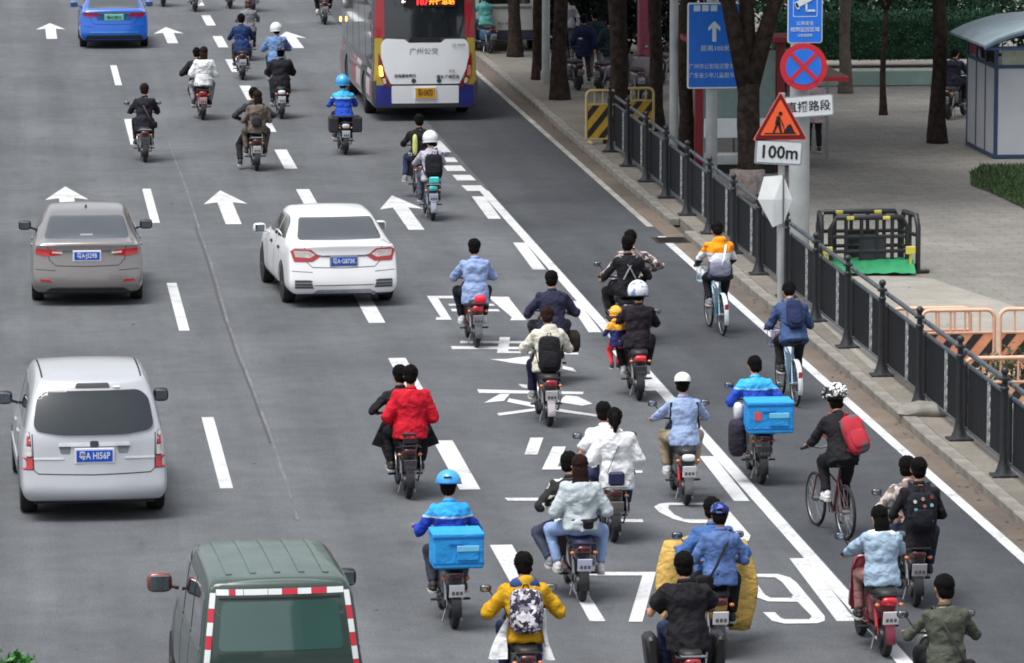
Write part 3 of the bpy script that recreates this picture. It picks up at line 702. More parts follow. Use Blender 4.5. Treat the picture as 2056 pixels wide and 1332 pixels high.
# pale slim pole among the far trees
b4 = G(1096, 168, SW); mb = MB(); mb.lathe((0, 0, 0), [(.13, 0), (.13, .3), (.10, .35), (.09, 6.5)], 14)
tag(mb.build('lamp_post', M_POLE, None, 60, b4), 'slim pale grey lamp post between the far tree trunks', 'lamp post')
mb = MB(); mb.lathe((0, 0, 0), [(.09, 0), (.09, 3.6)], 12); tag(mb.build('drain_pipe', M_POLE, None, 60, G(1352, 345, SW)), 'grey upright pipe left of the blue arrow sign', 'pipe')
# bus shelter with red posts
s0 = G(1402, 346, SW)
sh = thing('bus_shelter', 'bus shelter with dark red posts, glass back and white bench', 'bus shelter', s0)
M_DRED = mat('dark_red_paint', (120, 26, 36), .45, var=.12, scale=3)
for x in (0, 1.7):
    mb = MB(); mb.box((x, 0, 1.35), (.17, .17, 2.7), ch=.015); mb.build('post', M_DRED, sh, 0)
mb = MB(); mb.box((.85, 0, 1.75), (1.5, .02, 1.5)); mb.build('glass_panel', mat('shelter_glass', (110, 135, 135), .1, 0, .6, var=.1), sh, 0)
mb = MB(); mb.box((.85, -.12, .92), (1.5, .06, .4), ch=.01); mb.build('white_board', M_SWHITE, sh, 0)
mb = MB(); mb.box((.85, -.25, .30), (1.5, .4, .22), ch=.02); mb.build('bench', mat('bench_white', (170, 174, 178), .5), sh, 0)
mb = MB(); mb.box((.85, .1, 2.76), (2.3, 1.2, .12), ch=.02); mb.build('roof', M_DRED, sh, 0)
mb = MB(); mb.box((.85, -.2, .1), (1.4, .3, .2)); mb.build('bench_foot', M_BLACK, sh, 0)
# sentry kiosk with wide canopy
k0 = G(1560, 335, SW); kk = thing('kiosk', 'small kiosk with brown door under a wide red edged canopy', 'kiosk', k0)
mb = MB(); mb.box((0, .5, 1.), (1.2, 1., 2.), ch=.02); mb.build('body', mat('kiosk_wall', (150, 150, 146), .6, var=.08), kk, 0)
mb = MB(); mb.box((.02, -.01, .95), (.34, .03, 1.8), ch=.006); mb.build('door', mat('brown_door', (66, 38, 34), .5, var=.15), kk, 0)
mb = MB(); mb.box((-.38, -.01, 1.4), (.3, .03, .7), ch=.006); mb.build('window', M_GLASSD, kk, 0)
mb = MB(); zr = (335 - 152) / (scale_at(k0) * .99)
mb.add([(-.75, -.7, zr), (1.35, -.7, zr), (1.35, 1.5, zr), (-.75, 1.5, zr), (.1, .3, zr + .52), (.5, .3, zr + .52)], [(0, 1, 5, 4), (1, 2, 5), (2, 3, 4, 5), (3, 0, 4), (0, 3, 2, 1)]); mb.build('canopy', mat('canopy_fabric', (112, 98, 84), .8, var=.1), kk, 0)
mb = MB(); mb.box((.3, -.7, zr - .04), (2.14, .03, .09)); mb.box((.3, 1.5, zr - .04), (2.14, .03, .09)); mb.box((1.365, .4, zr - .04), (.03, 2.2, .09)); mb.box((-.765, .4, zr - .04), (.03, 2.2, .09)); mb.build('fascia', M_SRED, kk, 0)
mb = MB()
for x, y in ((-.7, -.65), (1.3, 1.45), (-.7, 1.45)): mb.box((x, y, zr / 2), (.04, .04, zr))
mb.build('canopy_leg', M_STEEL, kk, 0)
# blue and white booth
q0 = G(1998, 319, SW); bt = thing('booth', 'portable booth with white panels, blue frame and curved roof', 'booth', q0)
M_BP = mat('booth_panel', (186, 190, 196), .5, var=.07, scale=1.5); M_BF = mat('booth_blue_frame', (40, 66, 98), .45, var=.12); M_BR = mat('booth_roof_sheet', (140, 158, 168), .45, .1, var=.15, scale=2)
BW, BD, BH = 2.6, 3.0, 2.38
for i, (x0, x1) in enumerate(((.04, 1.28), (1.32, 2.56))):
    mb = MB(); mb.box(((x0 + x1) / 2, -.0, 1.0), (x1 - x0, .05, 1.86), ch=.005); mb.build('front_panel', M_BP, bt, 0)
mb = MB(); mb.box((.66, -.0, 2.14), (1.1, .04, .34)); mb.box((1.94, 0, 2.14), (1.1, .04, .34)); mb.build('front_window', mat('booth_window', (150, 158, 140), .15, 0, .5, var=.1), bt, 0)
for k in range(3):
    mb = MB(); mb.box((.0, .52 + k * .98, .98), (.05, .94, 1.86), ch=.005); mb.build('side_panel', M_BP, bt, 0)
    mb = MB(); mb.box((.0, .52 + k * .98, 2.16), (.04, .78, .28)); mb.build('side_window', M_GLASSD, bt, 0)
mb = MB()
for x, y in ((0, 0), (0, BD), (BW, 0), (BW, BD), (0, 1.0), (0, 1.99), (1.3, 0)): mb.box((x, y, BH / 2), (.075, .075, BH))
for z in (.05, 1.96, BH - .03):
    mb.box((BW / 2, -.012, z), (BW, .075, .075)); mb.box((BW / 2, BD + .012, z), (BW, .075, .075)); mb.box((-.012, BD / 2, z), (.075, BD, .075)); mb.box((BW + .012, BD / 2, z), (.075, BD, .075))
mb.build('frame', M_BF, bt, 0)
mb = MB(); mb.box((BW / 2, BD / 2, .99), (BW - .1, BD - .1, 1.9)); mb.build('inner_wall', M_BP, bt, 0)
mb = MB(); rings = []
for i in range(13):
    t = i / 12; x = -.35 + t * (BW + .7); z = BH + .02 + .42 * sin(pi * t) ** .8; rings.append([V((x, -.45, z)), V((x, BD + .4, z)), V((x, BD + .4, z + .05)), V((x, -.45, z + .05))])
mb.loft(rings); mb.build('roof', M_BR, bt, 50)
for y in (-.42, BD + .36):
    mb = MB()
    for i in range(12):
        t, t2 = i / 12, (i + 1) / 12; f = lambda t: V((-.35 + t * (BW + .7), y, BH - .02 + .42 * sin(pi * t) ** .8)); mb.tube([f(t), f(t2)], .035, 6)
    mb.box((BW / 2, y, BH - .01), (BW + .6, .03, .05))
    mb.build('roof_edge', M_BF, bt, 0)
# striped barriers
def barrier(px, py, wpx, hh, label, mplate, mtube, group, w=None, tall=False, rz=0):
    b = G(px, py, SW); s = scale_at(b); w = w or wpx / s; t = thing('striped_barrier', label, 'barrier', b, rz, group)
    mb = MB(); r = .03; z0, z1 = .12, hh
    pts = [(-w / 2, 0, z0)] + [(-w / 2 + .12 * (1 - cos(a)), 0, z1 - .12 + .12 * sin(a)) for a in [i * pi / 8 for i in range(5)]] + [(w / 2 - .12 * (1 - cos(a)), 0, z1 - .12 + .12 * sin(a)) for a in [i * pi / 8 for i in range(4, -1, -1)]] + [(w / 2, 0, z0)]
    mb.tube(pts, r, 8); mb.build('tube_frame', mtube, t, 60)
    zp = hh * (.66 if not tall else .74)
    for zz in (zp, z0): mb = MB(); mb.tube([(-w / 2, 0, zz), (w / 2, 0, zz)], .022, 6); mb.build('cross_tube', mtube, t, 60)
    n = 4 if w > .8 else 3
    for k in range(n):
        x = -w / 2 + w * (k + 1) / (n + 1); mb = MB(); mb.tube([(x, 0, zp), (x, 0, z1)], .016, 6); mb.build('upright_tube', mtube, t, 60)
    mb = MB(); mb.box((0, 0, (zp + z0) / 2), (w - .05, .02, zp - z0 - .04)); mb.build('plate', mplate, t, 0)
    H = zp - z0 - .04; st = .34; k = 0; x = -w / 2 - H * .6
    while x < w / 2:
        poly = [(x, z0 + .02), (x + .15, z0 + .02), (x + .15 + H * .8, zp - .02), (x + H * .8, zp - .02)]
        cl = []
        def clip(P, a, s):
            out = []
            for i in range(len(P)):
                p, q = P[i - 1], P[i]; ip, iq = s * (p[0] - a) <= 0, s * (q[0] - a) <= 0
                if ip != iq: t_ = (a - p[0]) / (q[0] - p[0]); out.append((a, p[1] + (q[1] - p[1]) * t_))
                if iq: out.append(q)
            return out
        P = clip(clip(poly, w / 2 - .03, 1), -w / 2 + .03, -1)
        if len(P) > 2:
            mb = MB(); mb.prism(P, 'y', -.016, -.012); mb.build('stripe', mat('stripe_black', (40, 36, 38), .6, var=.25, scale=12), t, 0)
        x += st
    for x in (-w * .38, w * .38):
        mb = MB(); mb.box((x, 0, .04), (.06, .5, .05), ch=.01); mb.box((x, 0, .1), (.04, .04, .12)); mb.build('foot', mtube, t, 0)
    return t
M_OP = mat('faded_orange_plate', (222, 150, 114), .6, var=.18, scale=5); M_OT = mat('peach_tube', (226, 178, 150), .5, var=.1)
M_YP = mat('dull_yellow_plate', (190, 152, 48), .6, var=.18, scale=6); M_YT = mat('cream_yellow_tube', (190, 172, 112), .5, var=.1)
g = 'orange striped barriers on the plaza'
barrier(1868, 750, 160, .98, 'orange barrier farther back, its left end showing past the front one', M_OP, M_OT, g)
barrier(1922, 757, 148, 1.0, 'orange striped barrier seen whole behind the fence', M_OP, M_OT, g)
barrier(2080, 757, 150, 1.02, 'orange striped barrier cut by the right edge of the photo', M_OP, M_OT, g)
barrier(2025, 862, 180, 1.0, 'nearest orange barrier, top tube just above the leafy bush', mat('clear_lattice', (214, 168, 132), .6), M_OT, g)
g = 'yellow striped barriers by the kerb'
barrier(1210, 290, 66, 1.18, 'yellow and black barrier left of the thick dark trunk', M_YP, M_YT, g, tall=True)
barrier(1274, 272, 76, 1.05, 'yellow and black barrier right of the thick dark trunk', M_YP, M_YT, g, tall=True)
mb = MB(); p = G(2085, 905, SW)
mb.prism(rpoly([(-.5, 0), (.5, 0), (.44, .12), (.40, .62), (-.40, .62), (-.44, .12)], .05), 'y', -.22, .22)
tag(mb.build('water_barrier', mat('white_plastic_barrier', (206, 210, 212), .5, var=.1), None, 30, p), 'white plastic water barrier behind the fence at the right edge', 'barrier')
slab = [G(1610, 545, SW), G(1870, 560, SW), G(2056, 622, SW), G(2200, 700, SW), G(1750, 742, SW), G(1640, 640, SW)]
mb = MB(); mb.add([(q.x, q.y, SW + .004) for q in slab], [tuple(range(6))]); o = mb.build('concrete_patch', ground_mat('light_concrete', (150, 146, 138), (132, 129, 122), 0, .12), None, 0, fixn=False); o['kind'] = 'structure'
if o.data.polygons[0].normal.z < 0: o.data.flip_normals()
# black plastic work-zone guard with green sheeting
u0 = G(1745, 552, SW); s = scale_at(u0)
M_BPL = mat('black_plastic_guard', (34, 36, 40), .5, var=.2); M_RFL = mat('reflective_yellow', (210, 200, 90), .3, var=.1); M_GRN = mat('green_sheeting', (28, 130, 82), .6, var=.25, scale=4, bump=.8, bscale=5)
def guard(name, cx, cy, w, h, rz, label, full=True, lift=0):
    t = thing(name, label, 'barrier', u0 + V((cx, cy, lift)), rz, 'black plastic guards round the road works')
    mb = MB(); r = .048
    P = [(-w / 2, 0, 0.04), (-w / 2, 0, h * .8), (-w / 2 + .1, 0, h), (w / 2 - .1, 0, h), (w / 2, 0, h * .8), (w / 2, 0, 0.04)]
    mb.tube(P, r, 8); mb.build('outer_frame', M_BPL, t, 60)
    zs = [h * .12, h * .40, h * .66]
    for z in zs:
        mb = MB(); mb.tube([(-w / 2, 0, z), (w / 2, 0, z)], .036, 6); mb.build('rail', M_BPL, t, 60)
    n = max(2, int(w / .27))
    for k in range(1, n):
        x = -w / 2 + w * k / n; mb = MB(); mb.tube([(x, 0, zs[0]), (x, 0, h)], .034, 6); mb.build('bar', M_BPL, t, 60)
    if full:
        mb = MB(); mb.box((.06, 0, h * .42), (w * .36, .03, h * .5), ch=.01); mb.build('solid_panel', mat('dark_panel', (38, 42, 50), .5, var=.15), t, 0)
    for x in ((-w * .25, w * .22) if w > 1 else (0,)):
        mb = MB(); mb.box((x, -.03, h - .005), (.13, .05, .06), ch=.008); mb.build('reflector', M_RFL, t, 0)
    for x in (-w / 2, w / 2):
        mb = MB(); mb.box((x, 0, .03), (.09, .42, .06), ch=.015); mb.build('foot', M_BPL, t, 0)
guard('work_guard', -.02, .9, 1.45, 1.0, 0, 'black slotted guard at the back of the work pit')
guard('work_guard', .02, .15, 1.35, .98, 0, 'black slotted guard in front, just above the green sheeting', True)
guard('work_guard', -.78, .5, .8, 1.0, pi / 2 - .12, 'black guard forming the left side of the work pit', False)
guard('work_guard', .80, .5, .8, 1.0, pi / 2 + .18, 'black guard leaning out at the right side of the pit', False)
for x, y, l in ((-.72, .05, 'yellow reflective block at the left of the work pit'), (.72, -.02, 'yellow reflective block at the right of the work pit')):
    mb = MB(); mb.box((0, 0, .42), (.17, .05, .14), ch=.01); mb.box((0, .02, .2), (.04, .04, .4)); tag(mb.build('reflective_block', M_RFL, None, 0, u0 + V((x, y, 0))), l, 'reflector')
mb = MB(); n = 24; vs = []; fs = []
for j in range(6):
    for i in range(n + 1):
        x = -.72 + 1.5 * i / n; y = -.22 + j * .16; z = .24 * (1 - ((j - 3) / 3.2) ** 2) + .035 * noise.noise(V((x * 6, y * 8, 2))) + .02; vs.append((x, y, max(.008, z)))
for j in range(5):
    for i in range(n): a = j * (n + 1) + i; fs.append((a, a + 1, a + n + 2, a + n + 1))
mb.add(vs, fs); tag(mb.build('green_sheet', M_GRN, None, 180, u0, fixn=False), 'crumpled green plastic sheeting in the black work guards', 'sheet')
# ================================================================= VEHICLES
KF = [-1, -.88, -.5, 0, .5, .88, 1]
def body_mesh(st, zlo, rp, fp, wells, wr_=.36, sub=2, zl2=.40, zl3=.56, bulge=.10, pw=(1, .75, .25), tr=.0):
    rows = []
    for i, (y, ws, zb, wr, zr) in enumerate(st):
        l5 = .5
        R = [(ws * .93, zlo), (ws * .985, zlo + .09), (ws, zl2), (ws * 1.0, zl3), (ws * .985, zb - .09), (ws * .945, zb), (ws * .945 * (1 - l5) + wr * l5 + .015, zb * (1 - l5) + zr * l5), (wr + .015, max(zb + .012, zr - .06)), (wr - .06, zr)]
        rows.append(R)
    J, K, I = 9, len(KF), len(st)
    def P(i, j, k):
        y, ws, zb, wr, zr = st[i]; x, z = rows[i][j]; f = KF[k]
        if j == J - 1: z += .022 * (1 - f * f)
        q = V((x * f, y, z))
        if i < len(pw): q.y += rp(z) * pw[i] + (bulge * abs(f) ** 3 if i == 0 else 0)
        ib = I - 1 - i
        if ib < len(pw): q.y -= fp(z) * pw[ib] + (bulge * 1.8 * abs(f) ** 2.5 if ib == 0 else 0)
        return q
    idx = {}; vs = []
    def vid(i, j, k):
        key = (i, j, k)
        if key not in idx: idx[key] = len(vs); vs.append(P(i, j, k))
        return idx[key]
    fs = []
    for i in range(I - 1):
        for j in range(J - 1):
            fs.append((vid(i, j, 0), vid(i, j + 1, 0), vid(i + 1, j + 1, 0), vid(i + 1, j, 0)))
            fs.append((vid(i, j, K - 1), vid(i + 1, j, K - 1), vid(i + 1, j + 1, K - 1), vid(i, j + 1, K - 1)))
        for k in range(K - 1):
            fs.append((vid(i, J - 1, k), vid(i, J - 1, k + 1), vid(i + 1, J - 1, k + 1), vid(i + 1, J - 1, k)))
            fs.append((vid(i, 0, k), vid(i + 1, 0, k), vid(i + 1, 0, k + 1), vid(i, 0, k + 1)))
    for i in (0, I - 1):
        for j in range(J - 1):
            for k in range(K - 1): fs.append((vid(i, j, k), vid(i, j, k + 1), vid(i, j + 1, k + 1), vid(i, j + 1, k)))
    mb = MB(); mb.add(vs, fs); me = mb.mesh('body')
    o = bpy.data.objects.new('t', me); col.objects.link(o)
    s = o.modifiers.new('s', 'SUBSURF'); s.levels = sub; s.render_levels = sub
    dg = bpy.context.evaluated_depsgraph_get(); full = bpy.data.meshes.new_from_object(o.evaluated_get(dg))
    bvh = BVHTree.FromPolygons([v.co.copy() for v in full.vertices], [tuple(p.vertices) for p in full.polygons])
    if wells:
        cut = MB(); W = max(s_[1] for s_ in st)
        for y, zc in wells:
            for sx in (-1, 1): cut.lathe((sx * (W - .02), y, zc), [(wr_ + .045, -.26), (wr_ + .045, .2)], 28, 'x')
        cm = cut.mesh('c'); co = bpy.data.objects.new('c', cm); col.objects.link(co)
        b = o.modifiers.new('b', 'BOOLEAN'); b.object = co; b.solver = 'EXACT'; b.operation = 'DIFFERENCE'
        dg = bpy.context.evaluated_depsgraph_get(); full2 = bpy.data.meshes.new_from_object(o.evaluated_get(dg))
        bpy.data.objects.remove(co)
        if len(full2.polygons) > 100: full = full2
    bpy.data.objects.remove(o)
    full.materials.clear()
    return full, bvh
def patch(bvh, outline, axis, m, name, parent, off=.004, cell=.07, side=1, skirt=.014, smooth=60):
    """a panel that follows the bodywork: outline in (x,z) for the rear 'r' or front 'f', (y,z) for a side 's', (x,y) for the top 't'"""
    bm = bmesh.new()
    vs = [bm.verts.new((u, v, 0)) for u, v in outline]
    try: bm.faces.new(vs)
    except Exception: pass
    us = [p[0] for p in outline]; ws = [p[1] for p in outline]
    x = math.ceil(min(us) / cell) * cell
    while x < max(us):
        bmesh.ops.bisect_plane(bm, geom=bm.verts[:] + bm.edges[:] + bm.faces[:], plane_co=(x, 0, 0), plane_no=(1, 0, 0)); x += cell
    y = math.ceil(min(ws) / cell) * cell
    while y < max(ws):
        bmesh.ops.bisect_plane(bm, geom=bm.verts[:] + bm.edges[:] + bm.faces[:], plane_co=(0, y, 0), plane_no=(0, 1, 0)); y += cell
    bmesh.ops.triangulate(bm, faces=[f for f in bm.faces if len(f.verts) > 4])
    D = {'r': V((0, 1, 0)), 'f': V((0, -1, 0)), 's': V((-side, 0, 0)), 't': V((0, 0, -1))}[axis]
    last = None
    for v in bm.verts:
        u, w_ = v.co.x, v.co.y
        o = {'r': V((u, -3, w_)), 'f': V((u, 14, w_)), 's': V((side * 4, u, w_)), 't': V((u, w_, 6))}[axis]
        h = bvh.ray_cast(o, D)
        if h[0] is None:
            h2 = bvh.find_nearest(o + D * 3); q = h2[0]
        else: q = h[0]
        v.co = q - D * off
    be = [e for e in bm.edges if e.is_boundary]
    r = bmesh.ops.extrude_edge_only(bm, edges=be)
    for g in r['geom']:
        if isinstance(g, bmesh.types.BMVert): g.co += D * skirt
    bmesh.ops.recalc_face_normals(bm, faces=bm.faces)
    me = bpy.data.meshes.new(name); bm.to_mesh(me); bm.free()
    if sum((p.normal.dot(D) * p.area for p in me.polygons if abs(p.normal.dot(D)) > .3)) > 0: me.flip_normals()
    return link(me, name, m, parent, smooth)
def line2(pts, w):
    L, R = [], []
    P = [V(p) for p in pts]
    for i, p in enumerate(P):
        t = (P[min(i + 1, len(P) - 1)] - P[max(i - 1, 0)]).normalized(); n = V((-t.y, t.x))
        L.append(tuple(p + n * w / 2)); R.append(tuple(p - n * w / 2))
    return L + R[::-1]
M_SEAM = mat('panel_gap', (18, 18, 20), .7, var=0)
def mirx(o): return [(-u, v) for u, v in reversed(o)]
def wheel(parent, x, y, r, w, side, mrim, spokes=5):
    t = MB(); c = V((x, y, r))
    t.lathe(c, [(r * .66, -w / 2), (r * .93, -w / 2), (r, -w * .33), (r, w * .33), (r * .93, w / 2), (r * .66, w / 2), (r * .64, 0)], 26, 'x')
    o = t.build('wheel', M_RUB, parent, 35)
    h = MB(); s = side
    h.lathe(c + V((s * w * .22, 0, 0)), [(.05, -.02 * s), (r * .66, -.02 * s), (r * .68, s * .05), (r * .64, s * .055), (r * .62, 0), (.06, 0)], 26, 'x')
    for k in range(spokes):
        a = 2 * pi * k / spokes; R = Matrix.Rotation(a, 3, 'X')
        h.box(c + V((s * w * .36, 0, 0)) + R @ V((0, 0, r * .36)), (.035, r * .16, r * .6), R)
    h.ell(c + V((s * w * .38, 0, 0)), (.03, .06, .06))
    hb = h.build('rim', mrim, o, 35)
    b = MB(); b.lathe(c + V((s * w * .05, 0, 0)), [(.02, -.02), (r * .6, -.02), (r * .6, .02), (.02, .02)], 20, 'x'); b.build('brake_disc', M_BLACK, o, 35)
def mirror(parent, x, y, z, side, m, sz=(.2, .1, .15)):
    t = MB(); t.ell((x + side * sz[0] * .5, y, z), (sz[0] * .55, sz[1] * .6, sz[2] * .55), nu=14, nv=10, e=.55); t.tube([(x - side * .08, y, z - .07), (x + side * .05, y, z - .03)], .02, 6)
    o = t.build('wing_mirror', m, parent, 180)
    g = MB(); g.box((x + side * sz[0] * .5, y - sz[1] * .56, z), (sz[0] * .8, .012, sz[2] * .8), ch=.004); g.build('mirror_glass', mat('mirror_glass', (120, 130, 138), .05, .9), o, 0)
def plate_cn(parent, bvh, z, s, mb_=None, mt=None, w=.44, h=.14, tw=.74, dy=None, holder=None):
    y = bvh.ray_cast(V((0, -3, z)), V((0, 1, 0)))[0].y if dy is None else dy
    mb = MB(); mb.box((0, y - .012, z), (w + .05, .02, h + .05), ch=.006); f = mb.build('number_plate', holder or M_WHITEP, parent, 0)
    mb = MB(); mb.box((0, y - .025, z), (w, .008, h), ch=.002); mb.build('plate_face', mb_ or M_BLUEP, f, 0)
    text(s, h * .82, mt or M_SWHITE, f, (0, y - .031, z), ext=.0015, sx=tw, bold=.002)
def paint(name, rgb, metal=.4, rough=.32, var=.05): return mat(name, rgb, rough, metal, .8, var, 1.2)
def prof(pts):
    def f(z):
        if z <= pts[0][0]: return pts[0][1]
        for (a, b), (c, d) in zip(pts, pts[1:]):
            if z <= c: return b + (d - b) * (z - a) / (c - a)
        return pts[-1][1]
    return f
M_RIM = mat('alloy_rim', (150, 152, 156), .3, .8, var=.1)
M_BUMPD = mat('dark_bumper_plastic', (44, 45, 48), .6, var=.12)
M_WINR = mat('rear_window_glass', (60, 66, 70), .06, 0, 1., var=.1, scale=1.2)
M_CLEARL = mat('clear_lens', (196, 190, 186), .12, 0, 1., var=.2, scale=20)
M_AMB = mat('amber_lens', (200, 110, 50), .2, coat=1.)
# ---------------- sedans
def sedan(name, label, px, py, rz, W, L, m, style, platetxt, shift=0.):
    b = G(px, py); root = thing(name, label, 'car', b, rz)
    k = W / 1.8; s = L / 4.6; w = lambda v: v * k
    st = [(0, w(.84), .99, w(.76), 1.045), (.13, w(.875), .99, w(.77), 1.06), (.40, w(.89), .985, w(.76), 1.075), (.60, w(.895), .98, w(.73), 1.09), (.92, w(.90), .97, w(.68), 1.27), (1.25, w(.90), .965, w(.64), 1.43), (1.62, w(.90), .96, w(.64), 1.475), (2.25, w(.90), .95, w(.64), 1.485), (2.85, w(.90), .94, w(.62), 1.44), (3.2, w(.895), .935, w(.64), 1.24), (3.55, w(.89), .92, w(.66), 1.03), (4.05, w(.87), .87, w(.68), .93), (4.4, w(.82), .78, w(.62), .84), (4.6, w(.74), .68, w(.52), .72)]
    st = [(y * s, *r) for y, *r in st]
    rp = prof([(.2, .06), (.36, 0), (.52, 0), (.60, .05), (.85, .12), (1.0, .09), (1.1, .10)]); fp = prof([(.2, .05), (.5, 0), (.9, .2)])
    me, bvh = body_mesh(st, .23, rp, fp, [(.98 * s, .33), (3.68 * s, .33)], .34)
    link(me, 'body', m, root, 50)
    for sx in (-1, 1):
        for y in (.98 * s, 3.68 * s): wheel(root, sx * (W / 2 - .115), y, .325, .2, sx, M_RIM)
        mirror(root, sx * (W / 2 + .0), 3.05 * s, 1.02, sx, M_BLACK if style == 'a' else m)
    patch(bvh, rpoly([(-.68 * k, 1.095), (.68 * k, 1.095), (.585 * k, 1.40), (-.585 * k, 1.40)], .05), 'r', M_WINR, 'rear_window', root, off=.022, cell=.04)
    patch(bvh, rpoly([(-.54 * k, 3.45 * s), (.54 * k, 3.45 * s), (.47 * k, 2.95 * s), (-.47 * k, 2.95 * s)], .05), 't', M_GLASSD, 'windscreen', root)
    for sd in (-1, 1):
        patch(bvh, rpoly([(2.02 * s, 1.02), (2.02 * s, 1.38), (2.75 * s, 1.36), (3.25 * s, 1.03)], .03), 's', M_GLASSD, 'side_window', root, side=sd)
        patch(bvh, rpoly([(1.08 * s, 1.06), (1.30 * s, 1.30), (1.55 * s, 1.37), (1.95 * s, 1.385), (1.95 * s, 1.025)], [.02, .1, .1, .02, .02]), 's', M_GLASSD, 'side_window', root, side=sd)
        for y in (1.98, 2.85): patch(bvh, line2([(y * s, 1.0), (y * s, .6), (y * s - (.0 if y > 2.5 else .0), .36)], .012), 's', M_SEAM, 'door_gap', root, off=.002, side=sd)
        for y in (1.35, 2.3): patch(bvh, rpoly([(y * s, .86), (y * s + .2, .86), (y * s + .2, .90), (y * s, .90)], .015), 's', M_BLACK if style != 'a' else m, 'door_handle', root, off=.02, side=sd, skirt=.03)
        patch(bvh, line2([(1.0 * s, .27), (2.4 * s, .25), (3.5 * s, .27)], .05), 's', M_BUMPD, 'sill', root, off=.003, side=sd)
    patch(bvh, line2([(-.62 * k, 1.0), (-.60 * k, .78), (-.5 * k, .68), (0, .665), (.5 * k, .68), (.60 * k, .78), (.62 * k, 1.0)], .012), 'r', M_SEAM, 'boot_gap', root, off=.002)
    patch(bvh, line2([(-.85 * k, .62), (-.5 * k, .60)], .010), 'r', M_SEAM, 'bumper_gap', root, off=.002); patch(bvh, line2([(.5 * k, .60), (.85 * k, .62)], .010), 'r', M_SEAM, 'bumper_gap', root, off=.002)
    if style == 'a':       # slim wedge lamps
        for sx in (-1, 1):
            T = lambda o: o if sx > 0 else mirx(o)
            patch(bvh, T(rpoly([(.42, .86), (.46, .93), (.84, .96), (.86, .87), (.70, .83)], .02)), 'r', M_REDL, 'tail_light', root, off=.007)
            patch(bvh, T(rpoly([(.40, .872), (.42, .905), (.58, .915), (.58, .885)], .01)), 'r', M_CLEARL, 'reverse_light', root, off=.010)
            patch(bvh, T(rpoly([(.58, .41), (.62, .45), (.78, .46), (.78, .42)], .01)), 'r', M_REDL, 'reflector', root, off=.007)
        patch(bvh, rpoly([(-.40, .925), (.40, .925), (.40, .94), (-.40, .94)], .005), 'r', M_CHROME, 'boot_trim', root, off=.012)
        patch(bvh, rpoly([(-.52, .33), (.52, .33), (.50, .35), (-.50, .35)], .005), 'r', M_CHROME, 'bumper_trim', root, off=.01)
        patch(bvh, rpoly([(-.70, .25), (.70, .25), (.60, .31), (-.60, .31)], .02), 'r', M_BUMPD, 'diffuser', root, off=.004)
        patch(bvh, rpoly([(-.11, 1.125), (.11, 1.125), (.10, 1.15), (-.10, 1.15)], .003), 'r', mat('brake_lamp_strip', (130, 132, 136), .3), 'high_brake_light', root, off=.03)
        plate_cn(root, bvh, .84, '粤A·J529B', w=.42, h=.13)
        o = MB(); o.ell((0, 1.62 * s, 1.49), (.02, .06, .04), e=.8); o.build('antenna', M_BLACK, root, 60)
    if style == 'b':       # boomerang lamps with clear centres
        for sx in (-1, 1):
            T = lambda o: o if sx > 0 else mirx(o)
            patch(bvh, T(rpoly([(.38, .86), (.52, .77), (.82, .77), (.88, .95), (.80, .985), (.55, .975), (.45, .90)], .02)), 'r', M_REDL, 'tail_light', root, off=.007)
            patch(bvh, T(rpoly([(.47, .885), (.56, .835), (.80, .85), (.83, .955), (.58, .955)], .015)), 'r', M_CLEARL, 'reverse_light', root, off=.011)
            patch(bvh, T(rpoly([(.50, .33), (.56, .475), (.82, .475), (.82, .33)], .02)), 'r', mat('bumper_recess', (120, 124, 130), .5), 'bumper_insert', root, off=.006)
            for z in (.35, .40, .455): patch(bvh, T(rpoly([(.53, z - .009), (.81, z - .009), (.81, z + .009), (.53, z + .009)], .004)), 'r', M_BUMPD, 'insert_bar', root, off=.012)
        patch(bvh, line2([(-.46, .885), (-.36, .862), (.36, .862), (.46, .885)], .022), 'r', mat('dark_chrome', (120, 122, 126), .2, .9), 'boot_trim', root, off=.010)
        patch(bvh, rpoly([(-.50, .375), (.50, .375), (.50, .388), (-.50, .388)], .003), 'r', M_SEAM, 'bumper_crease', root, off=.003)
        patch(bvh, rpoly([(-.52, .245), (.52, .245), (.44, .31), (-.44, .31)], .02), 'r', mat('pale_grey_plastic', (150, 154, 160), .5), 'diffuser', root, off=.004)
        plate_cn(root, bvh, .775, '粤A·G873K', w=.42, h=.13, holder=mat('plate_frame_grey', (130, 140, 146), .4))
        o = MB(); o.ell((0, .16, .965), (.035, .012, .02)); o.build('badge', M_CHROME, root, 60)
        o = MB(); o.tube([(.5, .2, .25), (.5, -.01 + .08, .24)], .035, 10); o.build('exhaust_pipe', M_CHROME, root, 60)
    if style == 'c':
        for sx in (-1, 1):
            T = lambda o: o if sx > 0 else mirx(o)
            patch(bvh, T(rpoly([(.40, .89), (.44, .985), (.80, 1.0), (.85, .90), (.70, .86)], .02)), 'r', mat('magenta_red_lens', (150, 24, 60), .15, coat=1.), 'tail_light', root, off=.007)
        patch(bvh, rpoly([(-.44, .955), (.44, .955), (.44, .995), (-.44, .995)], .005), 'r', M_CHROME, 'boot_trim', root, off=.012)
        patch(bvh, rpoly([(-.46, .78), (.46, .78), (.50, .93), (-.50, .93)], .03), 'r', mat('blue_recess', (24, 72, 120), .5), 'plate_recess', root, off=.003)
        patch(bvh, rpoly([(-.66, .45), (.66, .45), (.66, .475), (-.66, .475)], .005), 'r', mat('bright_blue_crease', (70, 150, 210), .3, .3, 1.), 'bumper_trim', root, off=.008)
        patch(bvh, rpoly([(-.80, .24), (.80, .24), (.74, .38), (-.74, .38)], .03), 'r', M_BUMPD, 'diffuser', root, off=.004)
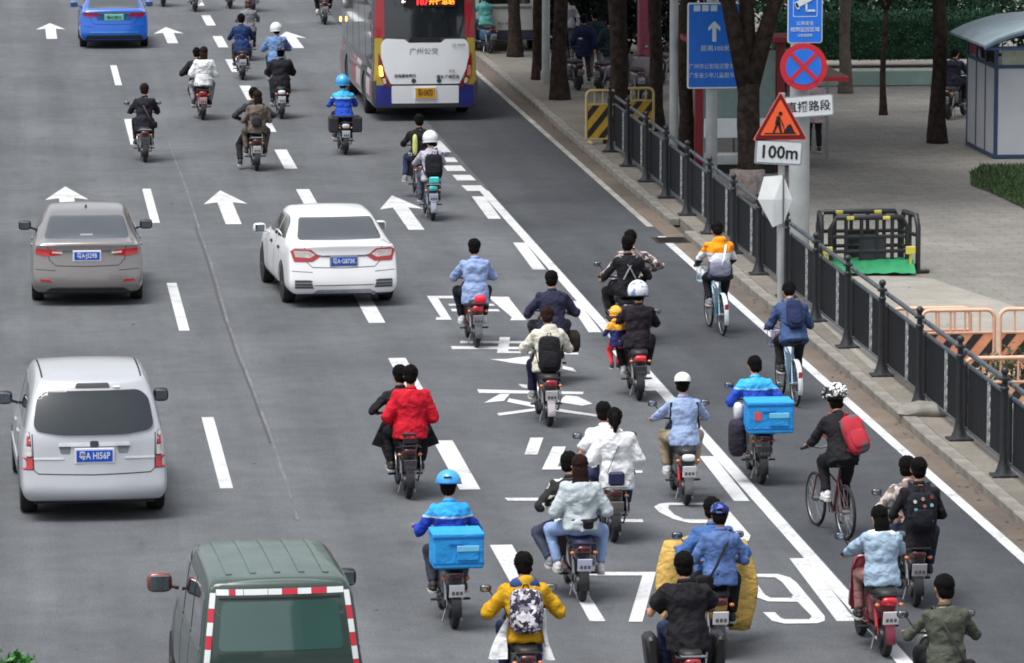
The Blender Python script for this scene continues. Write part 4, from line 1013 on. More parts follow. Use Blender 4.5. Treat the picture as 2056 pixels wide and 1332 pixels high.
        plate_cn(root, bvh, .86, '粤A·D38216', mat('plate_green', (110, 190, 170), .4, var=.1, scale=9), M_INK, w=.48, h=.13, tw=.7, holder=mat('plate_green', (110, 190, 170), .4, var=.1, scale=9))
    u = MB(); u.box((0, L * .5, .24), (W * .8, L * .9, .1)); u.build('underbody', M_BLACK, root, 0)
    return root
sedan('silver_grey_sedan', 'bronze grey sedan in the left lane with slim red lamps', 176, 616, radians(-.5), 1.88, 4.6, paint('bronze_grey_paint', (130, 126, 124), .35, .28), 'a', '')
sedan('white_sedan', 'white sedan in the middle of the road with boomerang tail lamps', 692, 619, radians(4.2), 1.88, 4.5, paint('white_paint', (230, 231, 232), 0., .3), 'b', '')
sedan('blue_sedan', 'bright blue sedan at the top left with a green plate', 230, 99, 0, 1.9, 4.7, paint('bright_blue_paint', (28, 100, 205), .3, .3), 'c', '')
# ---------------- silver people carrier
def mpv():
    root = thing('silver_minivan', 'silver minivan with large dark rear window in the lower left', 'van', G(192, 1050), radians(1.7)); m = paint('silver_paint', (182, 185, 190), .2, .32)
    st = [(0, .885, 1.08, .66, 1.69), (.16, .915, 1.07, .70, 1.735), (.75, .925, 1.06, .72, 1.765), (1.6, .925, 1.04, .72, 1.77), (2.5, .925, 1.02, .71, 1.74), (2.95, .925, 1.0, .69, 1.66), (3.35, .92, .99, .70, 1.42), (3.75, .915, .98, .74, 1.14), (4.25, .89, .92, .72, .98), (4.6, .84, .82, .66, .88), (4.85, .76, .7, .55, .74)]
    rp = prof([(.25, .05), (.34, 0), (.56, 0), (.62, .07), (1.05, .12), (1.2, .16), (1.66, .44), (1.8, .47)]); fp = prof([(.2, .05), (.5, 0), (.9, .2)])
    me, bvh = body_mesh(st, .26, rp, fp, [(.95, .34), (4.0, .34)], .35, zl2=.44, zl3=.60, pw=(1, .92, .25), bulge=.11)
    link(me, 'body', m, root, 50)
    for sx in (-1, 1):
        for y in (.95, 4.0): wheel(root, sx * .80, y, .335, .215, sx, M_RIM)
        mirror(root, sx * .93, 3.15, 1.13, sx, M_BLACK, (.18, .11, .16))
    patch(bvh, rpoly([(-.76, 1.155), (-.40, 1.10), (.40, 1.10), (.76, 1.155), (.70, 1.52), (.58, 1.615), (-.58, 1.615), (-.70, 1.52)], [.1, .1, .1, .1, .12, .1, .1, .12]), 'r', mat('minivan_glass', (34, 42, 46), .05, 0, .5, var=.1, scale=1.2), 'rear_window', root, off=.032, cell=.04)
    patch(bvh, rpoly([(-.22, 1.645), (.22, 1.645), (.20, 1.70), (-.20, 1.70)], .02), 'r', M_BUMPD, 'high_brake_light', root, off=.01)
    patch(bvh, rpoly([(.26, 1.645), (.34, 1.645), (.34, 1.665), (.26, 1.665)], .01), 'r', M_WHITEP, 'washer_nozzle', root, off=.02)
    patch(bvh, rpoly([(-.60, 3.62), (.60, 3.62), (.54, 3.05), (-.54, 3.05)], .05), 't', M_GLASSD, 'windscreen', root)
    for sd in (-1, 1):
        for a, b_, t0, t1 in ((.55, 1.35, .75, 1.35), (1.42, 2.3, 1.42, 2.3), (2.37, 3.55, 2.37, 2.98)):
            patch(bvh, rpoly([(a, 1.13), (t0, 1.58 if a > 1 else 1.52), (t1, 1.60 if b_ < 3 else 1.56), (b_, 1.13 if b_ < 3 else 1.10)], .04), 's', M_GLASSD, 'side_window', root, side=sd)
        for y in (1.385, 2.335, 3.3): patch(bvh, line2([(y, 1.05), (y, .4)], .012), 's', M_SEAM, 'door_gap', root, off=.002, side=sd)
        for y in (1.5, 2.45): patch(bvh, rpoly([(y, .92), (y + .2, .92), (y + .2, .96), (y, .96)], .015), 's', m, 'door_handle', root, off=.02, side=sd, skirt=.03)
        patch(bvh, line2([(1.35, .62), (3.55, .60)], .04), 's', m, 'side_moulding', root, off=.012, side=sd)
    for sx in (-1, 1):
        T = lambda o: o if sx > 0 else mirx(o)
        patch(bvh, T(rpoly([(.755, .66), (.90, .66), (.90, 1.12), (.80, 1.13)], .02)), 'r', M_BUMPD, 'lamp_housing', root, off=.004)
        patch(bvh, T(rpoly([(.765, .67), (.90, .67), (.90, .81), (.77, .81)], .015)), 'r', M_REDL, 'tail_light', root, off=.010)
        patch(bvh, T(rpoly([(.78, .83), (.90, .83), (.90, .95), (.785, .95)], .015)), 'r', M_CLEARL, 'reverse_light', root, off=.010)
        patch(bvh, T(rpoly([(.79, .97), (.90, .97), (.90, 1.06), (.80, 1.06)], .015)), 'r', M_REDL, 'tail_light', root, off=.010)
        patch(bvh, T(rpoly([(.80, 1.075), (.89, 1.075), (.89, 1.12), (.81, 1.12)], .015)), 'r', M_CLEARL, 'turn_signal', root, off=.010)
        patch(bvh, T(line2([(.38, .805), (.755, .80)], .02)), 'r', mat('bright_trim', (214, 216, 220), .3, .2, .5), 'chrome_strip', root, off=.010)
        patch(bvh, T(rpoly([(.30, .86), (.42, .86), (.44, .955), (.29, .955)], .02)), 'r', mat('grey_recess', (110, 112, 118), .5), 'plate_recess', root, off=.003)
    patch(bvh, rpoly([(-.45, .955), (.45, .955), (.44, .995), (-.44, .995)], .01), 'r', mat('bright_trim', (214, 216, 220), .3, .2, .5), 'plate_garnish', root, off=.022, skirt=.03)
    patch(bvh, rpoly([(-.055, .945), (.055, .945), (.055, 1.02), (-.055, 1.02)], .03), 'r', mat('dark_badge', (70, 72, 76), .3, .6), 'badge', root, off=.03, skirt=.03)
    patch(bvh, line2([(-.77, 1.1), (-.755, .66), (-.70, .615), (0, .60), (.70, .615), (.755, .66), (.77, 1.1)], .013), 'r', M_SEAM, 'tailgate_gap', root, off=.002)
    plate_cn(root, bvh, .835, '粤A HI56P', w=.45, h=.145)
    for sx in (-1, 1): patch(bvh, line2([(sx * .62, .7), (sx * .63, 2.7)], .022), 't', M_SEAM, 'roof_gutter', root, off=.003, cell=.3)
    u = MB(); u.box((0, 2.4, .26), (1.5, 4.3, .1)); u.build('underbody', M_BLACK, root, 0)
mpv()
# ---------------- green van with red and white tape
def green_van():
    b = G(568, 1529); root = thing('green_van', 'dark green van at the bottom edge with red and white reflective tape', 'van', b, radians(2.4))
    m = paint('dark_green_paint', (50, 68, 62), .3, .4, .12); mroof = mat('lighter_green_roof', (84, 100, 94), .5, .2, .3, .2, 3)  # roof green is lighter than the body green
    st = [(0, .80, 1.05, .68, 1.72), (.10, .835, 1.05, .70, 1.765), (.6, .845, 1.05, .70, 1.785), (1.5, .845, 1.04, .70, 1.79), (2.3, .845, 1.03, .69, 1.78), (2.72, .84, 1.02, .66, 1.70), (3.1, .835, 1.0, .68, 1.42), (3.45, .83, .98, .7, 1.12), (3.9, .80, .88, .66, .95), (4.2, .74, .76, .55, .8)]
    rp = prof([(.25, .05), (.34, 0), (.60, 0), (.66, .03), (1.1, .04), (1.75, .20)]); fp = prof([(.2, .05), (.5, 0), (.9, .2)])
    me, bvh = body_mesh(st, .28, rp, fp, [(.9, .33), (3.5, .33)], .34, zl2=.46, zl3=.62, pw=(1, .8, .15), bulge=.05)
    link(me, 'body', m, root, 50)
    for sx in (-1, 1):
        for y in (.9, 3.5): wheel(root, sx * .73, y, .325, .2, sx, M_RIM)
    mirror(root, -.86, 3.0, 1.25, -1, mat('red_brown_mirror', (112, 60, 52), .3, .2, .6), (.24, .12, .19)); mirror(root, .86, 3.0, 1.25, 1, M_BLACK, (.2, .12, .17))
    patch(bvh, rpoly([(-.62, 1.10), (.62, 1.10), (.57, 1.57), (-.57, 1.57)], .06), 'r', mat('green_tinted_glass', (54, 84, 79), .05, 0, 1., var=.1, scale=1.), 'rear_window', root, off=.004)
    patch(bvh, line2([(-.60, 1.60), (.60, 1.60)], .02), 'r', M_SEAM, 'window_seal', root, off=.006)
    patch(bvh, rpoly([(-.67, .15), (.67, .15), (.67, 2.55), (-.67, 2.55)], .1), 't', mroof, 'roof_skin', root, off=.004, cell=.12)
    for x in (-.48, -.24, 0, .24, .48): patch(bvh, rpoly([(x - .03, .45), (x + .03, .45), (x + .03, 2.35), (x - .03, 2.35)], .02), 't', mroof, 'roof_rib', root, off=.016, cell=.15)
    T0 = [(-.735, .95, -.665, 1.60, 6), (.665, 1.60, .735, .95, 6)]
    mtw, mtr = mat('tape_white', (222, 226, 226), .3, var=.05), mat('tape_red', (196, 44, 62), .3, var=.08)
    for sx in (-1, 1):
        n = 6
        for k in range(n):
            z0, z1 = .86 + k * .13, .86 + (k + 1) * .13 - .004; f = lambda z: .745 - (z - .9) * .115
            P = [(f(z0) - .028, z0), (f(z0) + .028, z0), (f(z1) + .028, z1), (f(z1) - .028, z1)]
            if k == 5: P = [(f(z0) - .028, z0), (f(z0) + .028, z0), (f(z1) + .024, z1 + .02), (f(z1) - .03, z1 + .02)]
            patch(bvh, P if sx > 0 else mirx(P), 'r', mtw if k % 2 else mtr, 'tape_strip', root, off=.008)
    xs = [-.63, -.50, -.44, -.36, -.12, .02, .17, .31, .46, .63]; cs = [1, 0, 1, 1, 1, 0, 1, 0, 1]; cs = [1, 0, 1, 1, 1, 0, 1, 0, 1]
    for k in range(9): patch(bvh, [(xs[k] + .004, 1.635), (xs[k + 1] - .002, 1.635), (xs[k + 1] - .002, 1.69), (xs[k] + .004, 1.69)], 'r', mtw if cs[k] else mtr, 'tape_strip', root, off=.008)
    for sd in (-1, 1):
        for a, b_, t0, t1 in ((.25, 1.15, .33, 1.15), (1.24, 2.1, 1.24, 2.1), (2.2, 3.2, 2.2, 2.66)):
            patch(bvh, rpoly([(a, 1.12), (t0, 1.60), (t1, 1.60), (b_, 1.10)], .04), 's', M_GLASSD, 'side_window', root, side=sd)
            patch(bvh, line2([(a, 1.08), (b_, 1.07)], .03), 's', M_STEEL, 'window_trim', root, off=.008, side=sd)
        for y in (1.195, 2.15, 3.1): patch(bvh, line2([(y, 1.65 if y < 3 else 1.05), (y, .4)], .012), 's', M_SEAM, 'door_gap', root, off=.002, side=sd)
        P = rpoly([(.70, .62), (.80, .62), (.79, .92), (.70, .92)], .02); patch(bvh, P if sd > 0 else mirx(P), 'r', M_REDL, 'tail_light', root, off=.008)
    plate_cn(root, bvh, .72, '粤A·L7042'); u = MB(); u.box((0, 2.1, .3), (1.4, 3.8, .1)); u.build('underbody', M_BLACK, root, 0)
green_van()
# ---------------- city bus
def bus():
    b = G(854, 244); root = thing('city_bus', 'city bus with white engine hatch, yellow corners and red upper pillars', 'bus', b, radians(.7))
    W, L, H = 2.5, 9.6, 3.15; w = W / 2
    st = [(0, w * .985, 1.15, w * .93, 3.08), (.12, w, 1.15, w * .96, 3.13), (.5, w, 1.15, w * .965, H), (3, w, 1.15, w * .965, H), (6, w, 1.15, w * .965, H), (9.1, w, 1.15, w * .96, H), (9.5, w * .985, 1.15, w * .94, 3.08), (9.6, w * .96, 1.15, w * .9, 3.0)]
    me, bvh = body_mesh(st, .3, prof([(.3, .02), (.8, 0), (1.8, .03), (3.1, .22)]), prof([(.3, 0), (3, .2)]), [(2.3, .48), (7.2, .48)], .48, zl2=.6, zl3=.85, bulge=.06, pw=(1, .7, .0))
    link(me, 'body', mat('bus_silver_grey', (84, 82, 82), .3, .4, .8, .1, 1.5), root, 50)
    for sx in (-1, 1):
        for y in (2.3, 7.2): wheel(root, sx * (w - .16), y, .47, .27, sx, M_STEEL, 8)
    PB, PY, PR, PW = mat('bus_deep_blue', (28, 38, 126), .4, coat=.6, var=.06), mat('bus_yellow', (176, 150, 46), .4, coat=.5, var=.08), mat('bus_red', (158, 30, 44), .35, coat=.6, var=.06), mat('bus_white', (228, 232, 236), .4, coat=.5, var=.05, scale=1.5)
    P = lambda o, m, n, off=.006, cell=.16: patch(bvh, o, 'r', m, n, root, off=off, cell=cell)
    for sx in (-1, 1):
        T = lambda o: o if sx > 0 else mirx(o)
        P(T([(.78, .36), (1.22, .36), (1.24, .84), (.80, .84)]), PB, 'corner_panel')
        P(T([(.86, .845), (1.24, .845), (1.235, 1.93), (.98, 1.93)]), PY, 'corner_panel')
        P(T([(.94, 1.94), (1.235, 1.94), (1.20, 3.05), (.93, 3.05)]), PR, 'pillar_panel')
    P(rpoly([(-.93, 1.94), (.93, 1.94), (.93, 3.0), (-.93, 3.0)], .06), mat('bus_dark_glass', (30, 34, 38), .07, 0, 1., var=.1), 'rear_window', .010)
    P(rpoly([(-.80, .87), (.80, .87), (1.02, 1.35), (1.02, 1.78), (.94, 1.90), (.46, 1.90), (.38, 1.82), (-.38, 1.82), (-.46, 1.90), (-.94, 1.92), (-1.02, 1.78), (-1.02, 1.35)], [.03, .03, .1, .05, .06, .04, .04, .04, .04, .08, .05, .1]), PW, 'engine_hatch', .020)
    P(rpoly([(-.78, .42), (.78, .42), (.78, .83), (-.78, .83)], .03), PW, 'lower_hatch', .018)
    P([(-.80, .835), (.80, .835), (.80, .862), (-.80, .862)], M_SEAM, 'hatch_gap', .004)
    P(rpoly([(-.40, 1.83), (.40, 1.83), (.34, 1.93), (-.34, 1.93)], .02), M_BLACK, 'wiper_cowl', .016)
    for sx in (-1, 1):
        T = lambda o: o if sx > 0 else mirx(o)
        P(T(rpoly([(.80, .78), (.97, .86), (1.09, 1.25), (1.08, 1.60), (1.00, 1.42), (.92, 1.05)], .03)), mat('deep_red_lens', (128, 18, 30), .15, coat=1.), 'tail_light', .030)
        e = 2.2 if sx < 0 else 0
        P(T(rpoly([(.97, 1.05), (1.06, 1.05), (1.075, 1.30), (1.0, 1.30)], .04)), mat('amber_lamp_lit', (255, 190, 80), .3, emit=e) if sx < 0 else mat('pink_lens', (190, 120, 110), .2, coat=1.), 'turn_signal', .040)
        P(T(rpoly([(.90, .88), (.97, .88), (1.0, 1.0), (.93, 1.02)], .03)), M_CLEARL, 'reverse_light', .040)
    plate_cn(root, bvh, .66, '粤A·03457D', mat('plate_yellow', (206, 150, 30), .4, var=.1), M_INK, w=.46, h=.24, tw=.34, dy=-.02)
    f = mat('lettering_dark', (60, 62, 70), .5, var=0)
    yy = lambda z: bvh.ray_cast(V((0, -3, z)), V((0, 1, 0)))[0].y
    text('广州公交', .17, mat('lettering_grey', (120, 126, 134), .5), root, (-.03, yy(1.62) - .024, 1.62)); text('ZE 8808', .09, mat('lettering_grey', (120, 126, 134), .5), root, (.78, yy(1.76) - .03, 1.76))
    text('油电混合动力', .085, f, root, (-.47, yy(1.1) - .024, 1.06), bold=.002); text('国五 广州客车', .085, f, root, (.53, yy(1.1) - .024, 1.03), bold=.002); text('公交', .07, f, root, (.62, yy(1.1) - .024, 1.17))
    for x in (-.27, .32):
        o = MB(); y0 = yy(.95) - .028; o.lathe((x, y0, .945), [(.055, 0), (.055, .01)], 16, 'y'); o.build('round_badge', f, root, 0)
    led = MB(); led.box((.12, yy(2.76) - .03, 2.76), (1.2, .02, .24)); led = led.build('display_board', M_INK, root, 0)
    text('107', .2, mat('led_red', (255, 40, 40), .5, emit=2.2, var=0), led, (-.06, yy(2.76) - .045, 2.755), bold=.004); text('开往总站', .15, mat('led_orange', (255, 120, 30), .5, emit=2.2, var=0), led, (.40, yy(2.76) - .045, 2.76), bold=.003)
    o = MB(); o.box((-.48, yy(2.76) - .03, 2.77), (.09, .02, .05), ch=.005); o.build('interior_lamp', mat('warm_lamp', (255, 220, 190), .5, emit=1.5), root, 0)
    for sd in (-1, 1):
        for k in range(5):
            y0 = .5 + k * 1.75; patch(bvh, rpoly([(y0, 1.32), (y0 + 1.66, 1.32), (y0 + 1.66, 2.72), (y0, 2.72)], .06), 's', mat('bus_side_glass', (44, 46, 46), .05, 0, 1., var=.25, scale=2), 'side_window', root, side=sd, cell=.3)
        for k, (y0, l, c) in enumerate(((.25, .25, PR), (.6, .95, mat('bus_pale_panel', (186, 176, 176), .45)), (1.62, .06, M_SEAM), (3.15, 1.2, mat('bus_pale_panel', (186, 176, 176), .45)), (4.5, 1.1, PR), (8.4, .5, PR))):
            patch(bvh, rpoly([(y0, .4), (y0 + l, .4), (y0 + l, 1.15), (y0, 1.15)], .02), 's', c, 'side_panel', root, side=sd, cell=.3)
        o = MB(); o.ell((sd * (w + .02), 8.6, 1.75), (.03, .09, .07)); o.build('side_turn_signal', mat('amber_lamp_lit', (255, 190, 80), .3, emit=2.2 if sd < 0 else 0), root, 60)
        mirror(root, sd * (w + .18), 9.5, 2.5, sd, M_BLACK, (.2, .12, .4))
bus()
# ---------------- white van parked beyond the trees
def far_van():
    b = G(1014, 104, SW); root = thing('white_van', 'plain white van parked behind the far tree trunks, right of the bus', 'van', b)
    st = [(0, .93, 1.1, .82, 2.2), (.12, .95, 1.1, .84, 2.24), (1.5, .95, 1.1, .84, 2.26), (3.4, .95, 1.1, .84, 2.22), (4.2, .94, 1.1, .8, 1.9), (4.9, .9, 1.0, .7, 1.15), (5.2, .8, .8, .6, .9)]
    me, bvh = body_mesh(st, .3, prof([(.3, 0), (2.2, .12)]), prof([(.3, 0), (.9, .2)]), [(1.1, .35), (4.3, .35)], .36, bulge=.05)
    link(me, 'body', mat('off_white_paint', (186, 186, 180), .4, coat=.4, var=.05), root, 50)
    for sx in (-1, 1):
        for y in (1.1, 4.3): wheel(root, sx * .83, y, .34, .2, sx, M_STEEL)
    patch(bvh, rpoly([(-.7, 1.28), (.7, 1.28), (.64, 1.95), (-.64, 1.95)], .06), 'r', M_GLASSD, 'rear_window', root); patch(bvh, rpoly([(-.72, 1.16), (.72, 1.16), (.72, 1.22), (-.72, 1.22)], .02), 'r', M_STEEL, 'grab_bar', root, off=.03)
    patch(bvh, rpoly([(-.9, .32), (.9, .32), (.9, .58), (-.9, .58)], .03), 'r', mat('navy_bumper', (50, 54, 72), .5), 'bumper', root, off=.02)
    for sx in (-1, 1):
        P = rpoly([(.8, .7), (.9, .7), (.9, 1.0), (.8, 1.0)], .02); patch(bvh, P if sx > 0 else mirx(P), 'r', M_REDL, 'tail_light', root, off=.01)
    text('粤A·9K31', .1, M_INK, root, (0, -.03, .75))
far_van()
# ================================================================= PEOPLE
def ik(a, b, l1, l2, hint):
    d = b - a; L = d.length; mx = (l1 + l2) * .995
    if L > mx: b = a + d * (mx / L); d = b - a; L = mx
    n = d.normalized(); h = (hint - n * hint.dot(n)).normalized()
    x = (l1 * l1 - l2 * l2 + L * L) / (2 * L); y = sqrt(max(0, l1 * l1 - x * x))
    return a + n * x + h * y, b
M_EYE = mat('eye_dark', (24, 18, 16), .2, var=0)
eye_mb = MB(); eye_mb.ell((-.032, .088, .012), (.010, .006, .006), nu=6, nv=4); eye_mb.ell((.032, .088, .012), (.010, .006, .006), nu=6, nv=4); EYE = eye_mb.mesh('eyes'); EYE.materials.append(M_EYE)
mo_mb = MB(); mo_mb.ell((0, .092, -.062), (.024, .006, .007), nu=8, nv=4); MOUTH = mo_mb.mesh('mouth'); MOUTH.materials.append(mat('lips', (150, 84, 78), .5, var=0))
def finger_set(mb, c, ax, fw, dn, s, curl):
    """four unequal fingers and a thumb; ax across the palm, fw to the fingertips, dn towards the palm side"""
    for k, (o, L) in enumerate(((-.030, .062), (-.010, .072), (.010, .067), (.030, .052))):
        p = c + ax * o * s + fw * .035 * s; pts = [p]; a = .25 * curl
        for q in range(3):
            d = fw * cos(a) + dn * sin(a); p = p + d * L * s * (.45, .32, .25)[q]; pts.append(p); a += .95 * curl
        mb.tube(pts, [.0105 * s, .0095 * s, .0085 * s, .006 * s], 5)
    t = c - ax * .036 * s * (1 if True else -1) - fw * .01 * s
    mb.tube([t, t - ax * .018 * s + fw * .022 * s + dn * .012 * s, t - ax * .006 * s + fw * .045 * s + dn * .03 * s], [.012 * s, .0105 * s, .008 * s], 5)
SEED = [0]
def person(label, loc, rz, pel, lean=.12, hands=((-.30, .85, 1.0), (.30, .85, 1.0)), feet=((-.15, .68, .33), (.15, .68, .33)), spread=.5, S=1., top=None, bot=None,
           sleeve=1., hair='short', hairm=None, shoe=None, look=(0, 0), shorts=False, collar=None, hood=None, belly=0., helmet=None, group=None, legdir=1., elbow=.9, hem=.10, skirt=None, grip=True, curl=1.1, bulk=0., tie=None, shw=.182):
    elbow *= .42; spread *= .34
    SEED[0] += 1; sd = SEED[0]; rnd = random.Random(sd); lean += rnd.uniform(-.05, .07); look = (look[0] + rnd.uniform(-.25, .25), look[1] + rnd.uniform(-.03, .12)); rnd2 = rnd.uniform(-.025, .025); bulk += rnd.uniform(-.006, .010); tilt_ = rnd.uniform(-.05, .05); SH = S * 1.13
    root = thing('person', label, 'person', loc, rz, group)
    pel = V(pel); u = V((tilt_, sin(lean), cos(lean))).normalized(); fw = V((0, cos(lean), -sin(lean)))
    chest = pel + u * .33 * S; neck = pel + u * .50 * S + V((0, .015, 0)); u2 = V((0, sin(lean + .18), cos(lean + .18)))
    hc = neck + u2 * .155 * S + V((0, .02 * S, 0))
    sh = [neck - u * .078 * S + V((s * shw * S, 0, 0)) for s in (-1, 1)]
    hp = [pel + V((s * .09 * S, .02, 0)) for s in (-1, 1)]
    el, wr, kn, an = [], [], [], []
    for i, s in enumerate((-1, 1)):
        e, h = ik(sh[i], V(hands[i]) - (V(hands[i]) - sh[i]).normalized() * .05 * S, .285 * S, .255 * S, V((s * elbow, -.25, -.75))); el.append(e); wr.append(h)
        k, f = ik(hp[i], V(feet[i]) + V((0, -.03, .07 * S)), .43 * S, .41 * S, V((s * spread, legdir, .35))); kn.append(k); an.append(f)
    sk = MB()
    Rh = Matrix.Rotation(-look[0], 3, 'Z') @ Matrix.Rotation(-(lean * .5 + look[1]), 3, 'X')
    H = lambda x, y, z: hc + Rh @ V((x, y, z)) * SH
    # body skin: one continuous surface
    def tor(mb, add, z0=-.06, top_=True, fl=0., bl=0.):
        secs = [(z0, .150 + fl, .118 + fl), (.05, .155 + fl * .6, .115 + fl * .5), (.16, .138, .100), (.30, .158, .112), (.37, .168, .110), (.425, .150, .095), (.465, .115, .080), (.50, .078, .064)]
        rings = []
        for h, a, b in secs:
            c = pel + u * h * S - fw * (.012 if h > .3 else 0)
            rings.append([c + V((cos(2 * pi * k / 16) * (a + add) * S, 0, 0)) + fw * (sin(2 * pi * k / 16) * (b + add + (bl if h < .3 else 0)) * S) for k in range(16)])
        mb.loft(rings)
    tor(sk, -.022)
    sk.tube([neck - u * .05 * S, neck + u2 * .10 * S], [.058 * S, .052 * S], 12)
    sk.ell(hc + Rh @ V((0, -.008, .035)) * SH, (.073 * SH, .092 * SH, .085 * SH), Rh, 14, 10); sk.ell(H(0, .018, -.045), (.056 * SH, .068 * SH, .062 * SH), Rh, 12, 8)
    sk.ell(H(0, .095, -.018), (.013 * SH, .018 * SH, .024 * SH), Rh, 8, 6)
    for s in (-1, 1): sk.ell(H(s * .077, -.002, .0), (.011 * SH, .020 * SH, .030 * SH), Rh, 8, 6)
    for i, s in enumerate((-1, 1)):
        sk.ell(sh[i] - V((s * .015, 0, .012)), (.042 * S,) * 3); sk.tube([sh[i] - V((s * .01, 0, .01)), el[i]], [.040 * S, .036 * S], 10); sk.ell(el[i], (.04 * S,) * 3, nu=8, nv=6); sk.tube([el[i], wr[i]], [.038 * S, .026 * S], 10)
        hd = (wr[i] - el[i]).normalized()
        if grip: hd = (hd * .6 + V((0, .6, -.2))).normalized()
        pc = wr[i] + hd * .045 * S
        ax = V((1, 0, 0)) * s; ax = (ax - hd * ax.dot(hd)).normalized(); dn = hd.cross(ax) ; dn = dn if dn.z < 0 else -dn
        Rp = Matrix((ax, hd, dn)).transposed(); sk.ell(pc, (.043 * S, .050 * S, .020 * S), Rp, 10, 6, .8)
        if not grip: dn = V((-s, .2, 0)) ; dn = (dn - hd * dn.dot(hd)).normalized(); ax = hd.cross(dn) if hd.cross(dn).y < 0 else dn.cross(hd)
        if i == 0: F = []
        F.append((pc, ax, hd, dn))
        sk.tube([hp[i], kn[i]], [.080 * S, .052 * S], 10); sk.ell(kn[i], (.054 * S,) * 3, nu=8, nv=6); sk.tube([kn[i], kn[i].lerp(an[i], .35), an[i]], [.050 * S, .052 * S, .034 * S], 10)
        sk.ell(an[i] + V((0, .06, -.045)) * S, (.034 * S, .10 * S, .026 * S), None, 8, 6)
    me = remesh(sk, 'body', .022 * S, 3); fm = MB()
    for f in F: finger_set(fm, f[0], f[1], f[2], f[3], S, curl)
    join_mb(me, fm); link(me, 'body', rnd.choice([M_SKIN, mat('skin_tan', (170, 122, 96), .55, var=.08, scale=10), M_SKIN]), root, 180)
    e = link(EYE, 'eyes', None, root, 0); e.location = hc; e.scale = (SH,) * 3; e.rotation_euler = Rh.to_euler()
    e = link(MOUTH, 'mouth', None, root, 0); e.location = hc; e.scale = (SH,) * 3; e.rotation_euler = Rh.to_euler()
    # upper garment
    J = MB(); tor(J, .024 + bulk * .8, -hem, fl=.024, bl=belly)
    for i, s in enumerate((-1, 1)):
        J.ell(sh[i] - V((s * .02, 0, .0)), ((.068 + bulk) * S, (.070 + bulk) * S, (.062 + bulk) * S), nu=12, nv=8)
        if sleeve > .6:
            J.tube([sh[i] - V((s * .03, 0, 0)), el[i]], [(.064 + bulk) * S, (.057 + bulk) * S], 12); J.ell(el[i], ((.060 + bulk) * S,) * 3, nu=10, nv=8)
            J.tube([el[i], el[i].lerp(wr[i], .93 * sleeve)], [(.057 + bulk) * S, (.040 + bulk * .6) * S], 12)
        else: J.tube([sh[i] - V((s * .03, 0, 0)), sh[i].lerp(el[i], sleeve / .6 * .95)], [(.078 + bulk) * S, (.076 + bulk) * S], 12)
    if hood: J.ell(neck - fw * .085 * S - u * .01 * S, (.115 * S, .065 * S, .075 * S), nu=12, nv=8)
    jm = remesh(J, 'jacket', .018 * S, 3, .050, .10, sd); link(jm, 'jacket' if sleeve > .6 else 'shirt', top, root, 180)
    C = MB(); C.lathe(V((0, 0, 0)), [(.064 * S, -.02 * S), (.070 * S, .0), (.062 * S, .022 * S), (.056 * S, .018 * S), (.056 * S, -.02 * S)], 16)
    C.v = [tuple(neck + u2 * .012 * S + Matrix.Rotation(-(lean + .15), 3, 'X') @ V(p)) for p in C.v]; C.build('collar', collar or top, root, 180)
    # trousers
    T = MB(); T.ell(pel + V((0, -.015, -.0)) * S, (.160 * S, .130 * S, .110 * S), nu=14, nv=8, e=.85)
    for i in (0, 1):
        if skirt is None or True:
            T.ell(hp[i], (.105 * S,) * 3, nu=10, nv=8); T.tube([hp[i], kn[i]], [.100 * S, .076 * S], 12); T.ell(kn[i], (.078 * S,) * 3, nu=10, nv=8)
            end = .32 if shorts else .93
            T.tube([kn[i], kn[i].lerp(an[i], end)], [.073 * S, (.070 if shorts else .056) * S], 12)
    tm = remesh(T, 'trousers', .022 * S, 4, .024, .13, sd + .5); link(tm, 'trousers', bot, root, 180)
    for i, s in enumerate((-1, 1)):
        c = an[i] + V((s * .005, .055, -.05)) * S; B = MB(); B.ell(c + V((0, .01, .008)) * S, (.047 * S, .135 * S, .044 * S), nu=12, nv=8, e=.8); B.ell(an[i] + V((0, -.005, -.01)) * S, (.045 * S, .055 * S, .05 * S), nu=10, nv=6)
        B = B.build('shoe', shoe or mat('dark_shoe', (38, 36, 40), .6), root, 180)
        so_ = MB(); so_.ell(c + V((0, .01, -.028)) * S, (.050 * S, .140 * S, .017 * S), nu=12, nv=5, e=.5); so_.build('sole', mat('pale_sole', (176, 172, 166), .7), B, 60)
    # hair and headgear
    hm = hairm or M_HAIR
    hd_ = MB(); q = hc + Rh @ V((0, -.020, .042)) * SH; hd_.ell(q, (.084 * SH, .094 * SH, .088 * SH), Rh, 32, 22); hd_.ell(H(0, -.050, -.012), (.072 * SH, .058 * SH, .074 * SH), Rh, 16, 10)
    if hair == 'long':
        hd_.ell(H(0, -.066, -.06), (.082 * SH, .050 * SH, .11 * SH), Rh, 14, 10); hd_.ell(H(0, -.078, -.15), (.088 * SH, .036 * SH, .11 * SH), Rh, 14, 10)
    if hair == 'bob': hd_.ell(H(0, -.055, -.04), (.092 * SH, .060 * SH, .085 * SH), Rh, 14, 10)
    if hair == 'pony': hd_.tube([H(0, -.10, .06), H(0, -.15, .03), H(0, -.16, -.08), H(0, -.13, -.16)], [.03 * SH, .035 * SH, .03 * SH, .012 * SH], 10)
    if hair == 'bald': hd_ = MB(); hd_.ell(H(0, -.048, -.005), (.076 * SH, .060 * SH, .060 * SH), Rh, 14, 10)
    hme = hd_.mesh('hair')
    for v in hme.vertices: v.co += (v.co - hc).normalized() * .011 * noise.noise(v.co * 34 + V((sd, 0, 0))) + (v.co - hc).normalized() * .006 * noise.noise(v.co * 80)
    link(hme, 'hair', hm, root, 180)
